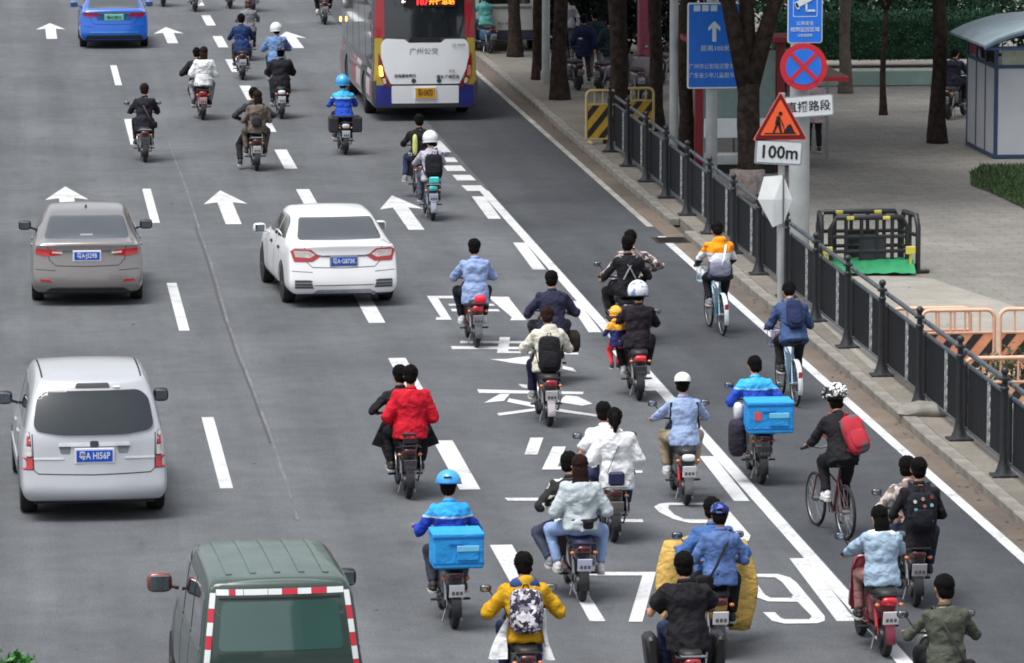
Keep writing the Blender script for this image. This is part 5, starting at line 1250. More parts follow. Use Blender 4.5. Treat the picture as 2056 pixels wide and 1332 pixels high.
    if helmet:
        kind, hmat = helmet[:2]; K = MB(); c0 = hc + Rh @ V((0, -.008, .050)) * SH
        if kind in ('shell', 'full'):
            rr = (.122, .138, .118) if kind == 'shell' else (.130, .150, .135); prof_ = []
            rings = []
            for j in range(9):
                ph = -.10 + (pi / 2 + .06) * j / 8 if kind == 'shell' else -.55 + (pi / 2 + .51) * j / 8
                rings.append([c0 + Rh @ V((rr[0] * cos(ph) * cos(2 * pi * k / 22), rr[1] * cos(ph) * sin(2 * pi * k / 22), rr[2] * sin(ph))) * SH for k in range(22)])
            K.loft(rings); hel = K.build('helmet', hmat, root, 60)
            E_ = MB(); E_.tube([c0 + Rh @ V((rr[0] * 1.0 * cos(2 * pi * k / 20) * cos(-.1), rr[1] * 1.0 * sin(2 * pi * k / 20), -.012 if kind == 'shell' else -.068)) * SH for k in range(20)], .009 * SH, 6, closed=True); E_.build('helmet_rim', helmet[2] if len(helmet) > 2 else M_BLACK, hel, 60)
            if kind == 'shell':
                E_ = MB(); E_.box(c0 + Rh @ V((0, .15, -.01)) * SH, (.17 * SH, .06 * SH, .012 * SH), Rh, .004); E_.build('visor', hmat, hel, 0)
                E_ = MB(); E_.box(c0 + Rh @ V((0, -.128, .045)) * SH, (.075 * SH, .02 * SH, .018 * SH), Rh, .004); E_.build('vent', M_BLACK, hel, 0)
        if kind == 'cap':
            rings = []
            for j in range(8):
                ph = -.02 + (pi / 2) * j / 7 * .99; rings.append([c0 + Rh @ V((.092 * cos(ph) * cos(2 * pi * k / 20), .104 * cos(ph) * sin(2 * pi * k / 20) - .004, .092 * sin(ph) ** .9 if ph > 0 else ph * .5)) * SH for k in range(20)])
            K.loft(rings); hel = K.build('cap', hmat, root, 60); b_ = helmet[2] if len(helmet) > 2 else 1
            E_ = MB(); E_.ell(c0 + Rh @ V((0, b_ * .125, 0)) * SH, (.07 * SH, .062 * SH, .010 * SH), Rh, 14, 5); E_.build('peak', hmat, hel, 60)
            E_ = MB(); E_.ell(c0 + Rh @ V((0, -b_ * .098, .014)) * SH, (.034 * SH, .010 * SH, .020 * SH), Rh, 10, 6); E_.build('cap_opening', M_HAIR, hel, 60)
        if kind == 'bike':
            for j, (a0, hh) in enumerate(((-.075, .0), (-.038, .012), (0, .016), (.038, .012), (.075, .0))):
                pts = [c0 + Rh @ V((a0, .155 * cos(t), .02 + (.105 + hh) * sin(t))) * SH for t in [pi * q / 10 for q in range(11)]]; K.tube(pts, [.012 * SH] + [.021 * SH] * 9 + [.010 * SH], 8)
            K.tube([c0 + Rh @ V((.11 * cos(2 * pi * k / 18), .15 * sin(2 * pi * k / 18), .015)) * SH for k in range(18)], .016 * SH, 6, closed=True)
            hel = K.build('helmet', hmat, root, 60); E_ = MB(); E_.ell(c0 + Rh @ V((0, 0, .02)) * SH, (.098 * SH, .128 * SH, .085 * SH), Rh, 14, 10); E_.build('helmet_liner', M_BLACK, hel, 60)
    root['_'] = 0; del root['_']
    return dict(root=root, neck=neck, u=u, fw=fw, pel=pel, chest=chest, sh=sh, el=el, wr=wr, hc=hc, S=S, loc=loc, rz=rz, kn=kn, an=an, Rh=Rh)
def backpack(P, label, m, w=.30, h=.44, d=.17, drop=0., dx=0., name='backpack', straps=True, ms=None, tilt=0., pins=None):
    r = thing(name, label, 'backpack', P['loc'], P['rz']); S = P['S']; c = P['neck'] - P['u'] * (.04 + h / 2 + drop) * S - P['fw'] * (.13 + d / 2) * S + V((dx, 0, 0))
    R = Matrix.Rotation(-P_lean(P), 3, 'X') @ Matrix.Rotation(tilt, 3, 'Y')
    B = MB(); B.ell(c, (w / 2, d / 2, h / 2), R, 20, 14, e=.5, e2=.6); B.ell(c + R @ V((0, -d * .42, -h * .16)), (w * .36, d * .22, h * .24), R, 14, 8, e=.5)
    o = B.build('bag', m, r, 60)
    for v in o.data.vertices: v.co += (v.co - c).normalized() * .010 * noise.noise(v.co * 9)
    Z = MB(); Z.tube([c + R @ V((w * .44 * cos(a), -d * .35, h * .40 * sin(a) + .02)) for a in [pi * k / 10 for k in range(11)]], .006, 5); Z.build('zip', M_BLACK, r, 60)
    Z = MB(); Z.tube([c + R @ V((-.03, .02, h / 2)), c + R @ V((-.02, .0, h / 2 + .04)), c + R @ V((.02, .0, h / 2 + .04)), c + R @ V((.03, .02, h / 2))], .008, 5); Z.build('handle', ms or m, r, 60)
    if straps:
        for s in (-1, 1):
            a = c + R @ V((s * w * .28, d * .4, h * .42)); b = P['neck'] + V((s * .105 * S, -.02, -.002 * S)); b2 = P['sh'][(s + 1) // 2] * .35 + P['neck'] * .65 + P['fw'] * .07 * S + V((s * .02, 0, -.0)); e = c + R @ V((s * w * .45, d * .3, -h * .35))
            Z = MB(); Z.tube([a, b + P['u'] * .025 * S, b2 + P['fw'] * .05 * S, P['chest'] + V((s * .15 * S, 0, 0)) + P['fw'] * .12 * S, P['chest'] + V((s * .195 * S, 0, -.08)), e], .022, 6, flat=.35); Z.build('strap', ms or m, r, 60)
    if pins:
        rnd = random.Random(4)
        for k, cc in enumerate(pins):
            Z = MB(); x, z = ((-.09, .12), (.0, .15), (.10, .17), (.10, .08), (.02, .07), (-.08, .03), (.05, -.02), (-.02, -.06), (.1, -.1))[k % 9]
            Z.lathe(c + R @ V((x, -d * .5 - .0, z)), [(.02, -.008), (.02, .012)], 10, 'y', R=None); Z.build('pin_badge', mat('pin_badge', cc, .4, var=0), r, 0)
    return r
def P_lean(P): return atan2(P['u'].y, P['u'].z)
def sling(P, label, bagm, strapm, side=1, size=(.22, .10, .15), z=-.05, name='sling_bag', y=-.08, x=.17, cat='bag', half=False):
    """strap from the far shoulder across the back to a bag at the hip"""
    r = thing(name, label, cat, P['loc'], P['rz']); S = P['S']; nk, u, fw, pl = P['neck'], P['u'], P['fw'], P['pel']
    c = pl + u * z + V((side * x, y, 0)); B = MB(); B.ell(c, (size[0] / 2, size[1] / 2, size[2] / 2), None, 14, 8, e=.45); B.build('bag', bagm, r, 60)
    a = nk + V((-side * .11 * S, 0, -.015)); Z = MB(); bk = lambda t, d: a.lerp(c, t) - fw * d
    Z.tube([a + u * .02, bk(.15, .10) , bk(.4, .155), bk(.7, .165), bk(.9, .10), c + V((0, 0, size[2] * .4))], .016, 6, flat=.4); Z.build('strap', strapm, r, 60)
    Z = MB(); Z.tube([a + u * .02, a + fw * .11 - u * .06, a.lerp(c, .5) + fw * .15, c + fw * .12, c + V((0, .03, size[2] * .4))], .016, 6, flat=.4); Z.build('strap', strapm, r, 60)
    return r
# ================================================================= TWO-WHEELERS
def tw(mb, y, r, w, rt):
    mb.lathe((0, y, r), [(r - rt, -w / 2), (r - rt * .3, -w / 2), (r, -w * .2), (r, w * .2), (r - rt * .3, w / 2), (r - rt, w / 2)], 26, 'x')
def scooter(label, px, py, rz=0., shell=(40, 40, 44), plate=(170, 170, 174), tail=(76, 20, 26), seat=(30, 30, 32), back=None, rack=False, style=0, S=1., fairing=None, mirrors=None, mudm=None, group='electric scooters and mopeds heading up the road', loc=None):
    mirrors = random.random() < .45 if mirrors is None else mirrors
    b = loc or G(px, py); root = thing('electric_scooter', label, 'scooter', b, rz, group)
    ms = mat('scooter_shell', shell, .35, .1, .5, .08); mf = mat('scooter_frame', (46, 46, 48), .5, .3, var=.1)
    for y, nm in ((0, 'rear_wheel'), (1.18, 'front_wheel')):
        t = MB(); tw(t, y, .215, .078, .062); o = t.build(nm, M_RUB, root, 35)
        h = MB(); h.lathe((0, y, .215), [(.145, -.03), (.15, -.02), (.15, .02), (.145, .03), (.05, .05), (.05, -.05)], 20, 'x'); h.build('rim', M_STEEL, o, 35)
    f = MB(); f.tube([(0, 1.18, .215), (0, 1.10, .5), (0, .98, .93)], [.03, .035, .03], 8); f.tube([(0, 1.0, .62), (0, .86, .27), (0, .38, .26), (0, .22, .42)], .03, 8); f.tube([(-.07, 0, .215), (-.07, .34, .30)], .018, 6); f.tube([(.07, 0, .215), (.07, .34, .30)], .018, 6); f.build('frame', mf, root, 60)
    for s in (-1, 1):
        h = MB(); h.tube([(s * .078, .0, .24), (s * .078, .13, .60)], .014, 6); h.tube([(s * .085, .03, .32), (s * .085, .10, .52)], .026, 8); h.build('shock_absorber', M_REDL if style == 1 else M_STEEL, root, 60)
        h = MB(); h.tube([(s * .05, 1.18, .215), (s * .06, 1.12, .5)], .016, 6); h.build('fork_leg', M_STEEL, root, 60)
        h = MB(); h.box((s * .16, .34, .27), (.13, .05, .025), ch=.006); h.build('foot_peg', M_BLACK, root, 0)
        if style == 2: h = MB(); h.tube([(s * .11, .30, .62), (s * .155, .08, .60), (s * .16, -.06, .42), (s * .13, .06, .22), (s * .10, .24, .22)], .011, 6); h.build('guard_bar', M_CHROME, root, 60)
        h = MB(); h.tube([(s * .05, .28, .22), (s * .11, .20, .04)], .012, 6); h.build('stand_leg', M_STEEL, root, 60)
    h = MB(); h.lathe((0, 0, .215), [(.04, -.085), (.10, -.07), (.11, -.02), (.11, .02), (.10, .07), (.04, .085)], 18, 'x'); h.build('hub_motor', mat('hub_grey', (70, 70, 74), .4, .7), root, 50)
    h = MB(); h.box((-.10, .20, .27), (.03, .40, .09), None, .02); h.build('chain_case', M_BLACK, root, 0)
    h = MB(); h.box((0, .65, .30), (.25, .46, .05), ch=.02); h.build('footboard', ms, root, 0)
    h = MB(); h.ell((0, .30, .50), (.13, .27, .17), nu=16, nv=10, e=.6); h.ell((0, .02, .58), (.10, .20, .09), nu=14, nv=8, e=.6); h.build('rear_body', ms, root, 60)
    fm = mat('scooter_fairing', fairing or shell, .35, .1, .5, .08)
    h = MB(); h.prism(rpoly([(-.19, .36), (.19, .36), (.16, .80), (.10, .93), (-.10, .93), (-.16, .80)], .05), 'y', .96, 1.01); h.ell((0, 1.03, .74), (.15, .09, .22), nu=14, nv=10, e=.7); h.build('front_fairing', fm, root, 40)
    h = MB(); h.ell((0, 1.09, .90), (.08, .05, .07)); h.build('headlight', M_CLEARL, root, 60)
    sm = mat('seat_vinyl', seat, .55, var=.08, bump=.1)
    h = MB(); h.ell((0, .22, .70), (.13, .40, .065), nu=18, nv=8, e=.55); h.build('seat', sm, root, 60)
    if back: h = MB(); h.box((0, -.22, .82), (.20, .06, .17), ch=.025); h.build('backrest', mat('seat_vinyl', back, .55, var=.08), root, 30); h = MB(); h.tube([(-.08, -.12, .66), (-.08, -.22, .84)], .01, 6); h.tube([(.08, -.12, .66), (.08, -.22, .84)], .01, 6); h.build('backrest_stay', M_CHROME, root, 60)
    if rack or style == 2:
        h = MB(); h.tube([(-.13, .15, .66), (-.15, -.10, .68), (-.12, -.26, .72), (.12, -.26, .72), (.15, -.10, .68), (.13, .15, .66)], .012, 6); h.tube([(-.12, -.12, .70), (.12, -.12, .70)], .01, 6); h.build('rear_rack', M_STEEL if random.random() < .4 else M_BLACK, root, 60)
    h = MB(); pts = [(0, .22 * cos(a), .215 + .265 * sin(a)) for a in [pi * (.98 - .07 * k) for k in range(-3, 7)]]
    rings = [[V((x, p[1] * (1 + e * .03), p[2] + e * .012)) for x, e in ((-.055, 0), (-.05, 1), (.05, 1), (.055, 0))] for p in [(0, -.265 * cos(a), .215 + .265 * sin(a)) for a in [-.15 + .22 * k for k in range(9)]]]
    h.loft(rings); h.build('rear_mudguard', mudm or M_BLACK, root, 60)
    h = MB(); h.loft([[V((x, 1.18 + .255 * cos(a) * (1 + e * .03), .215 + .255 * sin(a) + e * .01)) for x, e in ((-.06, 0), (-.055, 1), (.055, 1), (.06, 0))] for a in [.1 + .3 * k for k in range(10)]]); h.build('front_mudguard', fm, root, 60)
    mt = mat('tail_lens', tail, .2, coat=1., var=.1)
    h = MB(); h.ell((0, -.19, .64), (.085, .045, .045), nu=12, nv=8, e=.6); h.build('tail_light', mt, root, 60)
    for s in (-1, 1): h = MB(); h.ell((s * .13, -.17, .60), (.03, .03, .022)); h.build('turn_signal', M_AMB, root, 60)
    h = MB(); R = Matrix.Rotation(.25, 3, 'X'); h.box((0, -.255, .47), (.17, .012, .15), R, .004); o = h.build('number_plate', mat('scooter_plate', plate, .45, var=.06), root, 0)
    h = MB(); h.box((0, -.266, .50), (.11, .004, .03), R); h.box((-.04, -.262, .445), (.03, .004, .04), R); h.box((.005, -.262, .445), (.03, .004, .04), R); h.box((.05, -.262, .445), (.03, .004, .04), R); h.build('plate_print', mat('faded_print', (104, 100, 104), .5), o, 0)
    h = MB(); h.tube([(-.31, .74, 1.0), (-.17, .82, 1.0), (-.06, .93, .97), (.06, .93, .97), (.17, .82, 1.0), (.31, .74, 1.0)], .014, 8); o = h.build('handlebar', mf, root, 60)
    for s in (-1, 1):
        g_ = MB(); g_.tube([(s * .22, .792, 1.0), (s * .33, .728, 1.0)], .019, 8); g_.build('grip', M_BLACK, o, 60)
        if mirrors:
            g_ = MB(); g_.tube([(s * .2, .80, 1.01), (s * .27, .78, 1.13), (s * .31, .76, 1.18)], .007, 5); g_.ell((s * .34, .76, 1.20), (.062, .014, .04), nu=12, nv=8, e=.7); mo = g_.build('mirror', M_BLACK, root, 60)
            g_ = MB(); g_.ell((s * .34, .748, 1.20), (.052, .006, .032), nu=10, nv=6, e=.7); g_.build('mirror_glass', mat('mirror_glass', (160, 168, 176), .08, .9), mo, 60)
    if style == 2:
        h = MB(); h.box((0, .28, .44), (.20, .34, .22), ch=.02); h.build('battery_box', mat('battery_silver', (120, 110, 96), .5, .3), root, 0)
    return root
def bicycle(label, px, py, rz=0., frame=(140, 190, 225), guard=(215, 222, 228), basket=None, r=.33, group=None, steer=0.):
    root = thing('bicycle', label, 'bicycle', G(px, py), rz, group); mf = mat('bike_frame', frame, .35, .2, .6, .05); B = 1.04
    for y, nm in ((0, 'rear_wheel'), (B, 'front_wheel')):
        t = MB(); t.tube([(0, y + r * .955 * cos(2 * pi * k / 26), r + r * .955 * sin(2 * pi * k / 26)) for k in range(26)], r * .045 + .006, 8, closed=True); o = t.build(nm, M_RUB, root, 60)
        h = MB(); h.tube([(0, y + r * .88 * cos(2 * pi * k / 24), r + r * .88 * sin(2 * pi * k / 24)) for k in range(24)], .009, 6, closed=True); h.build('rim', M_STEEL, o, 60)
        h = MB()
        for k in range(14): a = 2 * pi * k / 14; h.tube([(.02 * (-1) ** k, y, r), (0, y + r * .87 * cos(a), r + r * .87 * sin(a))], .0025, 4)
        h.lathe((0, y, r), [(.03, -.045), (.03, .045)], 10, 'x'); h.build('spokes', M_STEEL, o, 60)
    h = MB(); h.tube([(0, .42, .28), (0, .20, .84)], .018, 8); h.tube([(0, .42, .28), (0, .86, .72)], .022, 8); h.tube([(0, .26, .66), (0, .88, .82)], .016, 8)
    for s in (-1, 1): h.tube([(s * .05, 0, r), (s * .03, .40, .28)], .010, 6); h.tube([(s * .05, 0, r), (s * .015, .24, .72)], .009, 6)
    h.tube([(0, .85, .70), (0, .90, .92)], .02, 8)
    for s in (-1, 1): h.tube([(s * .05, B, r), (s * .045, .90, .66), (0, .86, .72)], .012, 6)
    h.build('frame', mf, root, 60)
    h = MB(); h.ell((0, .17, .91), (.075, .13, .03), nu=14, nv=6, e=.8); h.tube([(0, .20, .84), (0, .18, .89)], .013, 6); h.build('saddle', M_BLACK, root, 60)
    h = MB(); h.tube([(-.29, .76, 1.03), (-.14, .86, 1.04), (0, .90, 1.0), (.14, .86, 1.04), (.29, .76, 1.03)], .012, 8); o = h.build('handlebar', M_STEEL, root, 60)
    for s in (-1, 1): g_ = MB(); g_.tube([(s * .21, .81, 1.035), (s * .31, .745, 1.03)], .018, 8); g_.build('grip', M_BLACK, o, 60)
    h = MB(); h.lathe((.05, .42, .28), [(.09, -.005), (.09, .005)], 18, 'x'); h.tube([(.07, .42, .28), (.09, .47, .13)], .010, 6); h.tube([(-.05, .42, .28), (-.09, .37, .43)], .010, 6); o = h.build('crank', M_STEEL, root, 60)
    for s, y, z in ((1, .47, .13), (-1, .37, .43)): g_ = MB(); g_.box((s * .13, y, z), (.10, .08, .02), ch=.005); g_.build('pedal', M_BLACK, o, 0)
    if guard:
        for y, a0, a1, nm in ((0, -.35, 2.6, 'rear_mudguard'), (B, .5, 2.9, 'front_mudguard')):
            h = MB(); h.loft([[V((x, y - (r + .02) * cos(a) * (1 + e * .02), r + (r + .02) * sin(a) + e * .006)) for x, e in ((-.035, 0), (-.03, 1), (.03, 1), (.035, 0))] for a in [a0 + (a1 - a0) * k / 12 for k in range(13)]]); h.build(nm, mat('mudguard', guard, .35, coat=.5), root, 60)
        h = MB(); h.box((0, -.33, .50), (.06, .012, .09), ch=.004); h.build('rear_reflector', M_REDL, root, 0)
    if basket:
        mb = MB(); w = .17
        for z in (.74, .84, .96): mb.tube([(-w, .95, z), (w, .95, z), (w, 1.20, z), (-w, 1.20, z)], .007, 5, closed=True)
        for k in range(6):
            for y in (.95, 1.20): x = -w + 2 * w * k / 5; mb.tube([(x, y, .74), (x, y, .96)], .005, 4)
        mb.build('basket', mat('basket_wire', basket, .5), root, 60)
        h = MB(); h.box((0, 1.07, .745), (2 * w, .24, .01)); h.build('basket_floor', mat('basket_wire', basket, .5), root, 0)
    return root
def cargo_box(label, loc, rz, c, sz, m, flap=True, name='delivery_box', sticker=False):
    r = thing(name, label, 'box', loc, rz); c = V(c); B = MB(); B.box(c, sz, None, .018); B.build('shell', m, r, 0)
    dk = mat('box_trim_blue', (20, 96, 180), .5)
    B = MB(); B.box(c + V((0, 0, sz[2] / 2 - .005)), (sz[0] + .015, sz[1] + .015, .05), None, .012); B.build('lid', m, r, 0)
    for z in (sz[2] / 2 - .04, -sz[2] / 2 + .06): B = MB(); B.box(c + V((0, 0, z)), (sz[0] + .008, sz[1] + .008, .012)); B.build('seam', dk, r, 0)
    if flap:
        B = MB(); B.box(c + V((sz[0] * .18, -sz[1] / 2 - .01, -.02)), (sz[0] * .42, .02, sz[2] * .40), None, .008); B.build('pocket', m, r, 0)
        B = MB(); B.box(c + V((sz[0] * .18, -sz[1] / 2 - .022, .04)), (sz[0] * .44, .012, sz[2] * .17), None, .004); B.build('pocket_flap', mat('pale_blue_flap', (120, 200, 232), .5), r, 0)
        B = MB(); B.box(c + V((-.02, -sz[1] / 2 - .008, sz[2] * .22)), (sz[0] * .3, .01, .012)); B.build('strap', dk, r, 0)
    if sticker:
        B = MB(); B.box(c + V((-sz[0] * .28, -sz[1] / 2 - .006, .03)), (.09, .008, .11)); B.build('sticker', mat('sticker_red', (214, 84, 84), .5), r, 0)
    return r
# ================================================================= RIDERS
DK = cloth('black_cloth', (30, 30, 34)); NV = cloth('navy_cloth', (34, 40, 64)); CHR = cloth('charcoal_cloth', (52, 52, 56)); DNM = cloth('denim', (88, 116, 160)); DNM2 = cloth('dark_denim', (44, 54, 84)); WH = cloth('white_cloth', (220, 222, 224)); KH = cloth('khaki_cloth', (164, 150, 124))
PBLUE = cloth('pale_blue_cloth', (140, 160, 200)); GRY = cloth('grey_cloth', (120, 122, 128)); RED = cloth('red_cloth', (192, 28, 46)); SLATE = cloth('slate_cloth', (62, 66, 78)); CREAM = cloth('cream_fleece', (206, 202, 188)); OLV = cloth('olive_cloth', (76, 80, 70)); YEL = cloth('mustard_cloth', (196, 150, 30)); MID = cloth('mid_blue_cloth', (66, 100, 154)); TAUPE = cloth('taupe_cloth', (104, 94, 86)); BRN = cloth('brown_cloth', (70, 52, 48))
COUR = banded('courier_jacket_print', [(0, (34, 64, 168)), (1.13, (34, 64, 168)), (1.19, (190, 214, 226)), (1.215, (52, 160, 226))])
COUR2 = banded('courier_jacket_print', [(0, (40, 76, 180)), (1.12, (40, 76, 180)), (1.18, (120, 190, 226)), (1.21, (62, 172, 224))])
HOOD = banded('orange_white_hoodie_print', [(0, (52, 54, 66)), (1.16, (224, 226, 232)), (1.30, (245, 150, 20))])
CAMO = blotch('camouflage_print', [(52, 44, 66), (214, 212, 216), (120, 112, 128), (36, 32, 46), (190, 186, 196)], 26)
PLAID = blotch('plaid_shirt_print', [(150, 136, 132), (96, 84, 84), (190, 178, 170), (60, 56, 64)], 18); PLAID2 = blotch('pale_plaid_print', [(168, 160, 156), (110, 100, 100), (190, 184, 178), (130, 104, 100)], 16)
SHW = mat('white_shoe', (206, 208, 210), .6); SHD = mat('dark_shoe', (38, 36, 40), .6); SHG = mat('grey_shoe', (130, 132, 136), .6)
HW = mat('white_helmet', (222, 226, 228), .25, coat=.6, var=.04); HB = mat('sky_blue_helmet', (58, 160, 220), .35, coat=.5); HK = mat('black_helmet', (30, 30, 34), .25, coat=.5)
BOXB = cloth('sky_blue_box_fabric', (48, 152, 222), .3, .6)
def drv(px, py, label, rz=0., **k):
    d = dict(pel=(0, .17, .84), lean=.17, feet=((-.17, .56, .33), (.17, .56, .33)), hands=((-.29, .75, 1.0), (.29, .75, 1.0))); d.update(k)
    if 'hands' in k: d['hands'] = tuple((x, y - .10, z) for x, y, z in k['hands'])
    return person(label, G(px, py), rz, **d)
def pas(px, py, label, rz=0., **k):
    d = dict(pel=(.02, -.07, .90), feet=((-.19, .26, .34), (.19, .26, .34)), hands=((-.19, .26, .98), (.19, .26, .98)), lean=.06, spread=1.1, elbow=1.0, curl=.6); d.update(k)
    return person(label, G(px, py), rz, **d)
def cyc(px, py, label, rz=0., **k):
    d = dict(pel=(0, .18, .98), feet=((-.13, .37, .45), (.13, .47, .15)), hands=((-.27, .77, 1.05), (.27, .77, 1.05)), lean=.34, spread=.18); d.update(k)
    return person(label, G(px, py), rz, **d)
# --- nearest, left to right
q = (912, 1262)
scooter('scooter carrying the sky blue box at the bottom centre, white plate', *q, .03, shell=(60, 62, 66), plate=(225, 225, 225), rack=True)
drv(*q, 'delivery rider in sky blue helmet and two tone blue jacket, bottom centre', .03, top=COUR, bot=SLATE, helmet=('shell', HB, mat('blue_rim', (40, 110, 190), .4)), collar=mat('blue_collar', (60, 170, 226), .8), pel=(0, .34, .84), S=1.05, hands=((-.36, .88, 1.02), (.33, .88, 1.0)))
cargo_box('sky blue insulated box on the bottom centre delivery scooter', G(*q), .03, (.01, -.13, .93), (.56, .46, .38), BOXB)
q = (1056, 1440)
scooter('dark scooter cut by the bottom edge under the yellow sleeved rider', *q, 0, shell=(50, 50, 54), rack=True)
P = drv(*q, 'rider with mustard yellow sleeves and blue denim collar, bottom edge', top=YEL, bot=DNM2, collar=cloth('denim_collar', (50, 72, 124)), hood=True, elbow=1.4, hands=((-.34, .72, 1.02), (.34, .72, 1.02)), S=1.05, look=(-.3, 0), bulk=.01)
h_ = MB(); h_.ell(P['neck'] - P['fw'] * .07 - P['u'] * .03, (.16, .09, .085), nu=14, nv=8); h_.build('denim_hood', cloth('denim_collar', (50, 72, 124)), P['root'], 180)
backpack(P, 'camouflage backpack on the rider with yellow sleeves', CAMO, .34, .46, .18, .03, ms=DK)
for s, x, wd, b_ in ((-1, -.16, .22, .62), (1, .18, .10, .60)):
    h_ = MB(); h_.loft([[V((x + s * (wd * t) * (1 if j in (1, 2) else .25) + .02 * sin(t * 5 + j), .0 + .10 * t * s * 0 - .02 + .05 * (j in (0, 1)) + .05 * sin(t * 4), 1.12 - (1.12 - b_) * t)) for j in range(4)] for t in [k / 6 for k in range(7)]]); h_.build('shirt_tail', WH, P['root'], 60)
q = (1385, 1448)
scooter('wide dark red scooter at the bottom edge under the black shirted man', *q, 0, shell=(74, 24, 34), fairing=(60, 30, 36), tail=(150, 30, 40), rack=True, S=1.1)
drv(*q, 'broad man in plain black t-shirt seen from behind, bottom edge', top=DK, bot=DNM2, sleeve=.45, S=1.10, belly=.01, bulk=.010, hands=((-.34, .80, 1.0), (.32, .86, 1.0)), elbow=1.2, hair='short', look=(0, -.1), hem=.14)
for s, l in ((-1, 'left'), (1, 'right')):
    h_ = MB(); h_.box((s * .34, .42, .62), (.14, .36, .42), Matrix.Rotation(s * .12, 3, 'Y'), .04)
    tag(h_.build('pannier_bag', M_BLACK, None, 40, G(*q)), 'black pannier bag on the %s side of the wide dark red scooter' % l, 'bag')
q = (1905, 1500)
scooter('moped hidden below the frame under the olive jacketed rider', *q, 0, shell=(60, 60, 60))
P = drv(*q, 'rider in olive green jacket with thin diagonal strap, bottom right corner', top=OLV, bot=DK, hem=.20, S=1.08, elbow=1.25, hands=((-.33, .80, 1.02), (.33, .80, 1.02)))
sling(P, 'thin dark strap bag of the olive jacketed rider', DK, mat('strap_dark', (40, 36, 34), .7), 1, name='sling_bag')
# --- second row
q = (1440, 1318)
scooter('yellow draped scooter carrying a couple in blue, behind the black shirted man', *q, 0, shell=(190, 150, 60), fairing=(206, 166, 84), plate=(230, 230, 230))
drv(*q, 'driver in bright blue jacket on the yellow draped scooter', pel=(0, .42, .84), top=MID, bot=DNM2, hands=((-.36, .84, 1.05), (.36, .84, 1.05)), elbow=1.3, S=1.04)
P = pas(*q, 'passenger in blue shirt and navy patterned cap on the yellow draped scooter', top=cloth('blue_shirt', (84, 110, 160)), bot=DK, helmet=('cap', blotch('navy_patterned_cap', [(26, 34, 84), (30, 40, 110), (24, 28, 50), (90, 110, 190)], 20), 1), S=.98, sleeve=.98)
sling(P, 'black strap bag across the back of the blue shirted passenger', DK, DK, -1)
r = thing('windshield_apron', 'mustard yellow rain apron draped over the handlebar of the couple\'s scooter', 'rain apron', G(*q)); my = cloth('mustard_apron', (190, 158, 88), .6)
for s in (-1, 1):
    B = MB(); rings = []
    for k in range(8):
        t = k / 7; z = 1.10 - .95 * t; c = V((s * (.34 + .05 * sin(t * 3)), .98 - .28 * t, z)); wd = .12 + .06 * sin(t * pi)
        rings.append([c + V((wd * cos(a), .07 * sin(a) + .02 * cos(3 * a + k), 0)) for a in [2 * pi * j / 14 for j in range(14)]])
    B.loft(rings); B.build('side_flap', my, r, 180)
B = MB(); B.ell((0, 1.04, .86), (.36, .06, .30), nu=18, nv=10, e=.7); B.build('front_cover', my, r, 180)
q = (1777, 1318)
scooter('red tailed moped with white plate at the lower right', *q, .05, shell=(112, 34, 48), plate=(228, 222, 224), tail=(220, 30, 50), mudm=mat('maroon_mudguard', (110, 40, 56), .4), style=1, rack=True)
P = drv(*q, 'long haired woman in pale denim jacket on the red tailed moped', .05, top=cloth('pale_denim', (150, 172, 192)), bot=cloth('bare_leg_pink', (150, 110, 106)), hair='long', bulk=.015, S=.98, shoe=SHD, elbow=1.3)
h_ = MB(); h_.ell(P['neck'] - P['u'] * .03, (.19, .12, .06), nu=16, nv=8); h_.build('white_shoulder_panel', WH, P['root'], 180)
q = (1838, 1218)
scooter('dark moped with grey pannier to the right of the red tailed moped', *q, -.02, shell=(56, 52, 54), rack=True)
drv(*q, 'driver in pale plaid shirt at the lower right', -.02, top=PLAID2, bot=CHR, hands=((-.34, .80, 1.0), (.34, .80, 1.0)), elbow=1.4, S=1.03, pel=(0, .44, .84))
P = pas(*q, 'passenger in black behind the plaid driver at the lower right', -.02, top=DK, bot=NV, S=1.04, hem=.2)
backpack(P, 'black backpack covered in small round pins', cloth('black_bag_cloth', (28, 30, 38)), .34, .44, .15, .02, name='backpack', pins=[(210, 210, 205), (190, 150, 150), (150, 60, 60), (150, 190, 200), (170, 110, 110), (110, 170, 170), (170, 160, 150), (200, 190, 180), (90, 130, 140)])
q = (1168, 1208)
scooter('black scooter of the couple in letter print jacket and jeans, white plate', *q, .02, shell=(50, 42, 44), plate=(205, 212, 235), rack=True, seat=(44, 52, 92))
drv(*q, 'driver turning left in black jacket with white letters on the sleeve', .02, top=blotch('black_jacket_letter_print', [(26, 28, 32)] * 6 + [(225, 232, 205)], 13), bot=cloth('slate_jeans', (62, 68, 86)), pel=(-.08, .42, .84), spread=1.5, elbow=1.3, look=(.5, 0), S=1.04, feet=((-.30, .50, .33), (.2, .6, .33)), hands=((-.36, .84, 1.0), (.3, .88, 1.0)), shoe=SHG)
P = pas(*q, 'passenger in loose pale grey tee and light blue jeans with long brown hair', .02, top=cloth('pale_grey_tee', (176, 186, 190)), bot=cloth('light_jeans', (140, 164, 204)), hair='long', hairm=M_HAIRB, S=1.03, spread=1.6, shoe=SHW, bulk=.015, hem=.04, feet=((-.24, .24, .33), (.24, .22, .30)), pel=(-.02, -.02, .88))
r = thing('belt_pouch', 'small dark belt pouch on the grey tee passenger\'s waist', 'pouch', G(*q)); B = MB(); B.box((.05, -.20, .93), (.12, .05, .10), None, .02); B.build('pouch', DK, r, 0); B = MB(); B.tube([(.17 * cos(2 * pi * k / 20), -.03 + .145 * sin(2 * pi * k / 20), .97) for k in range(20)], .016, 6, closed=True, flat=1.3); B.build('strap', CHR, r, 60)
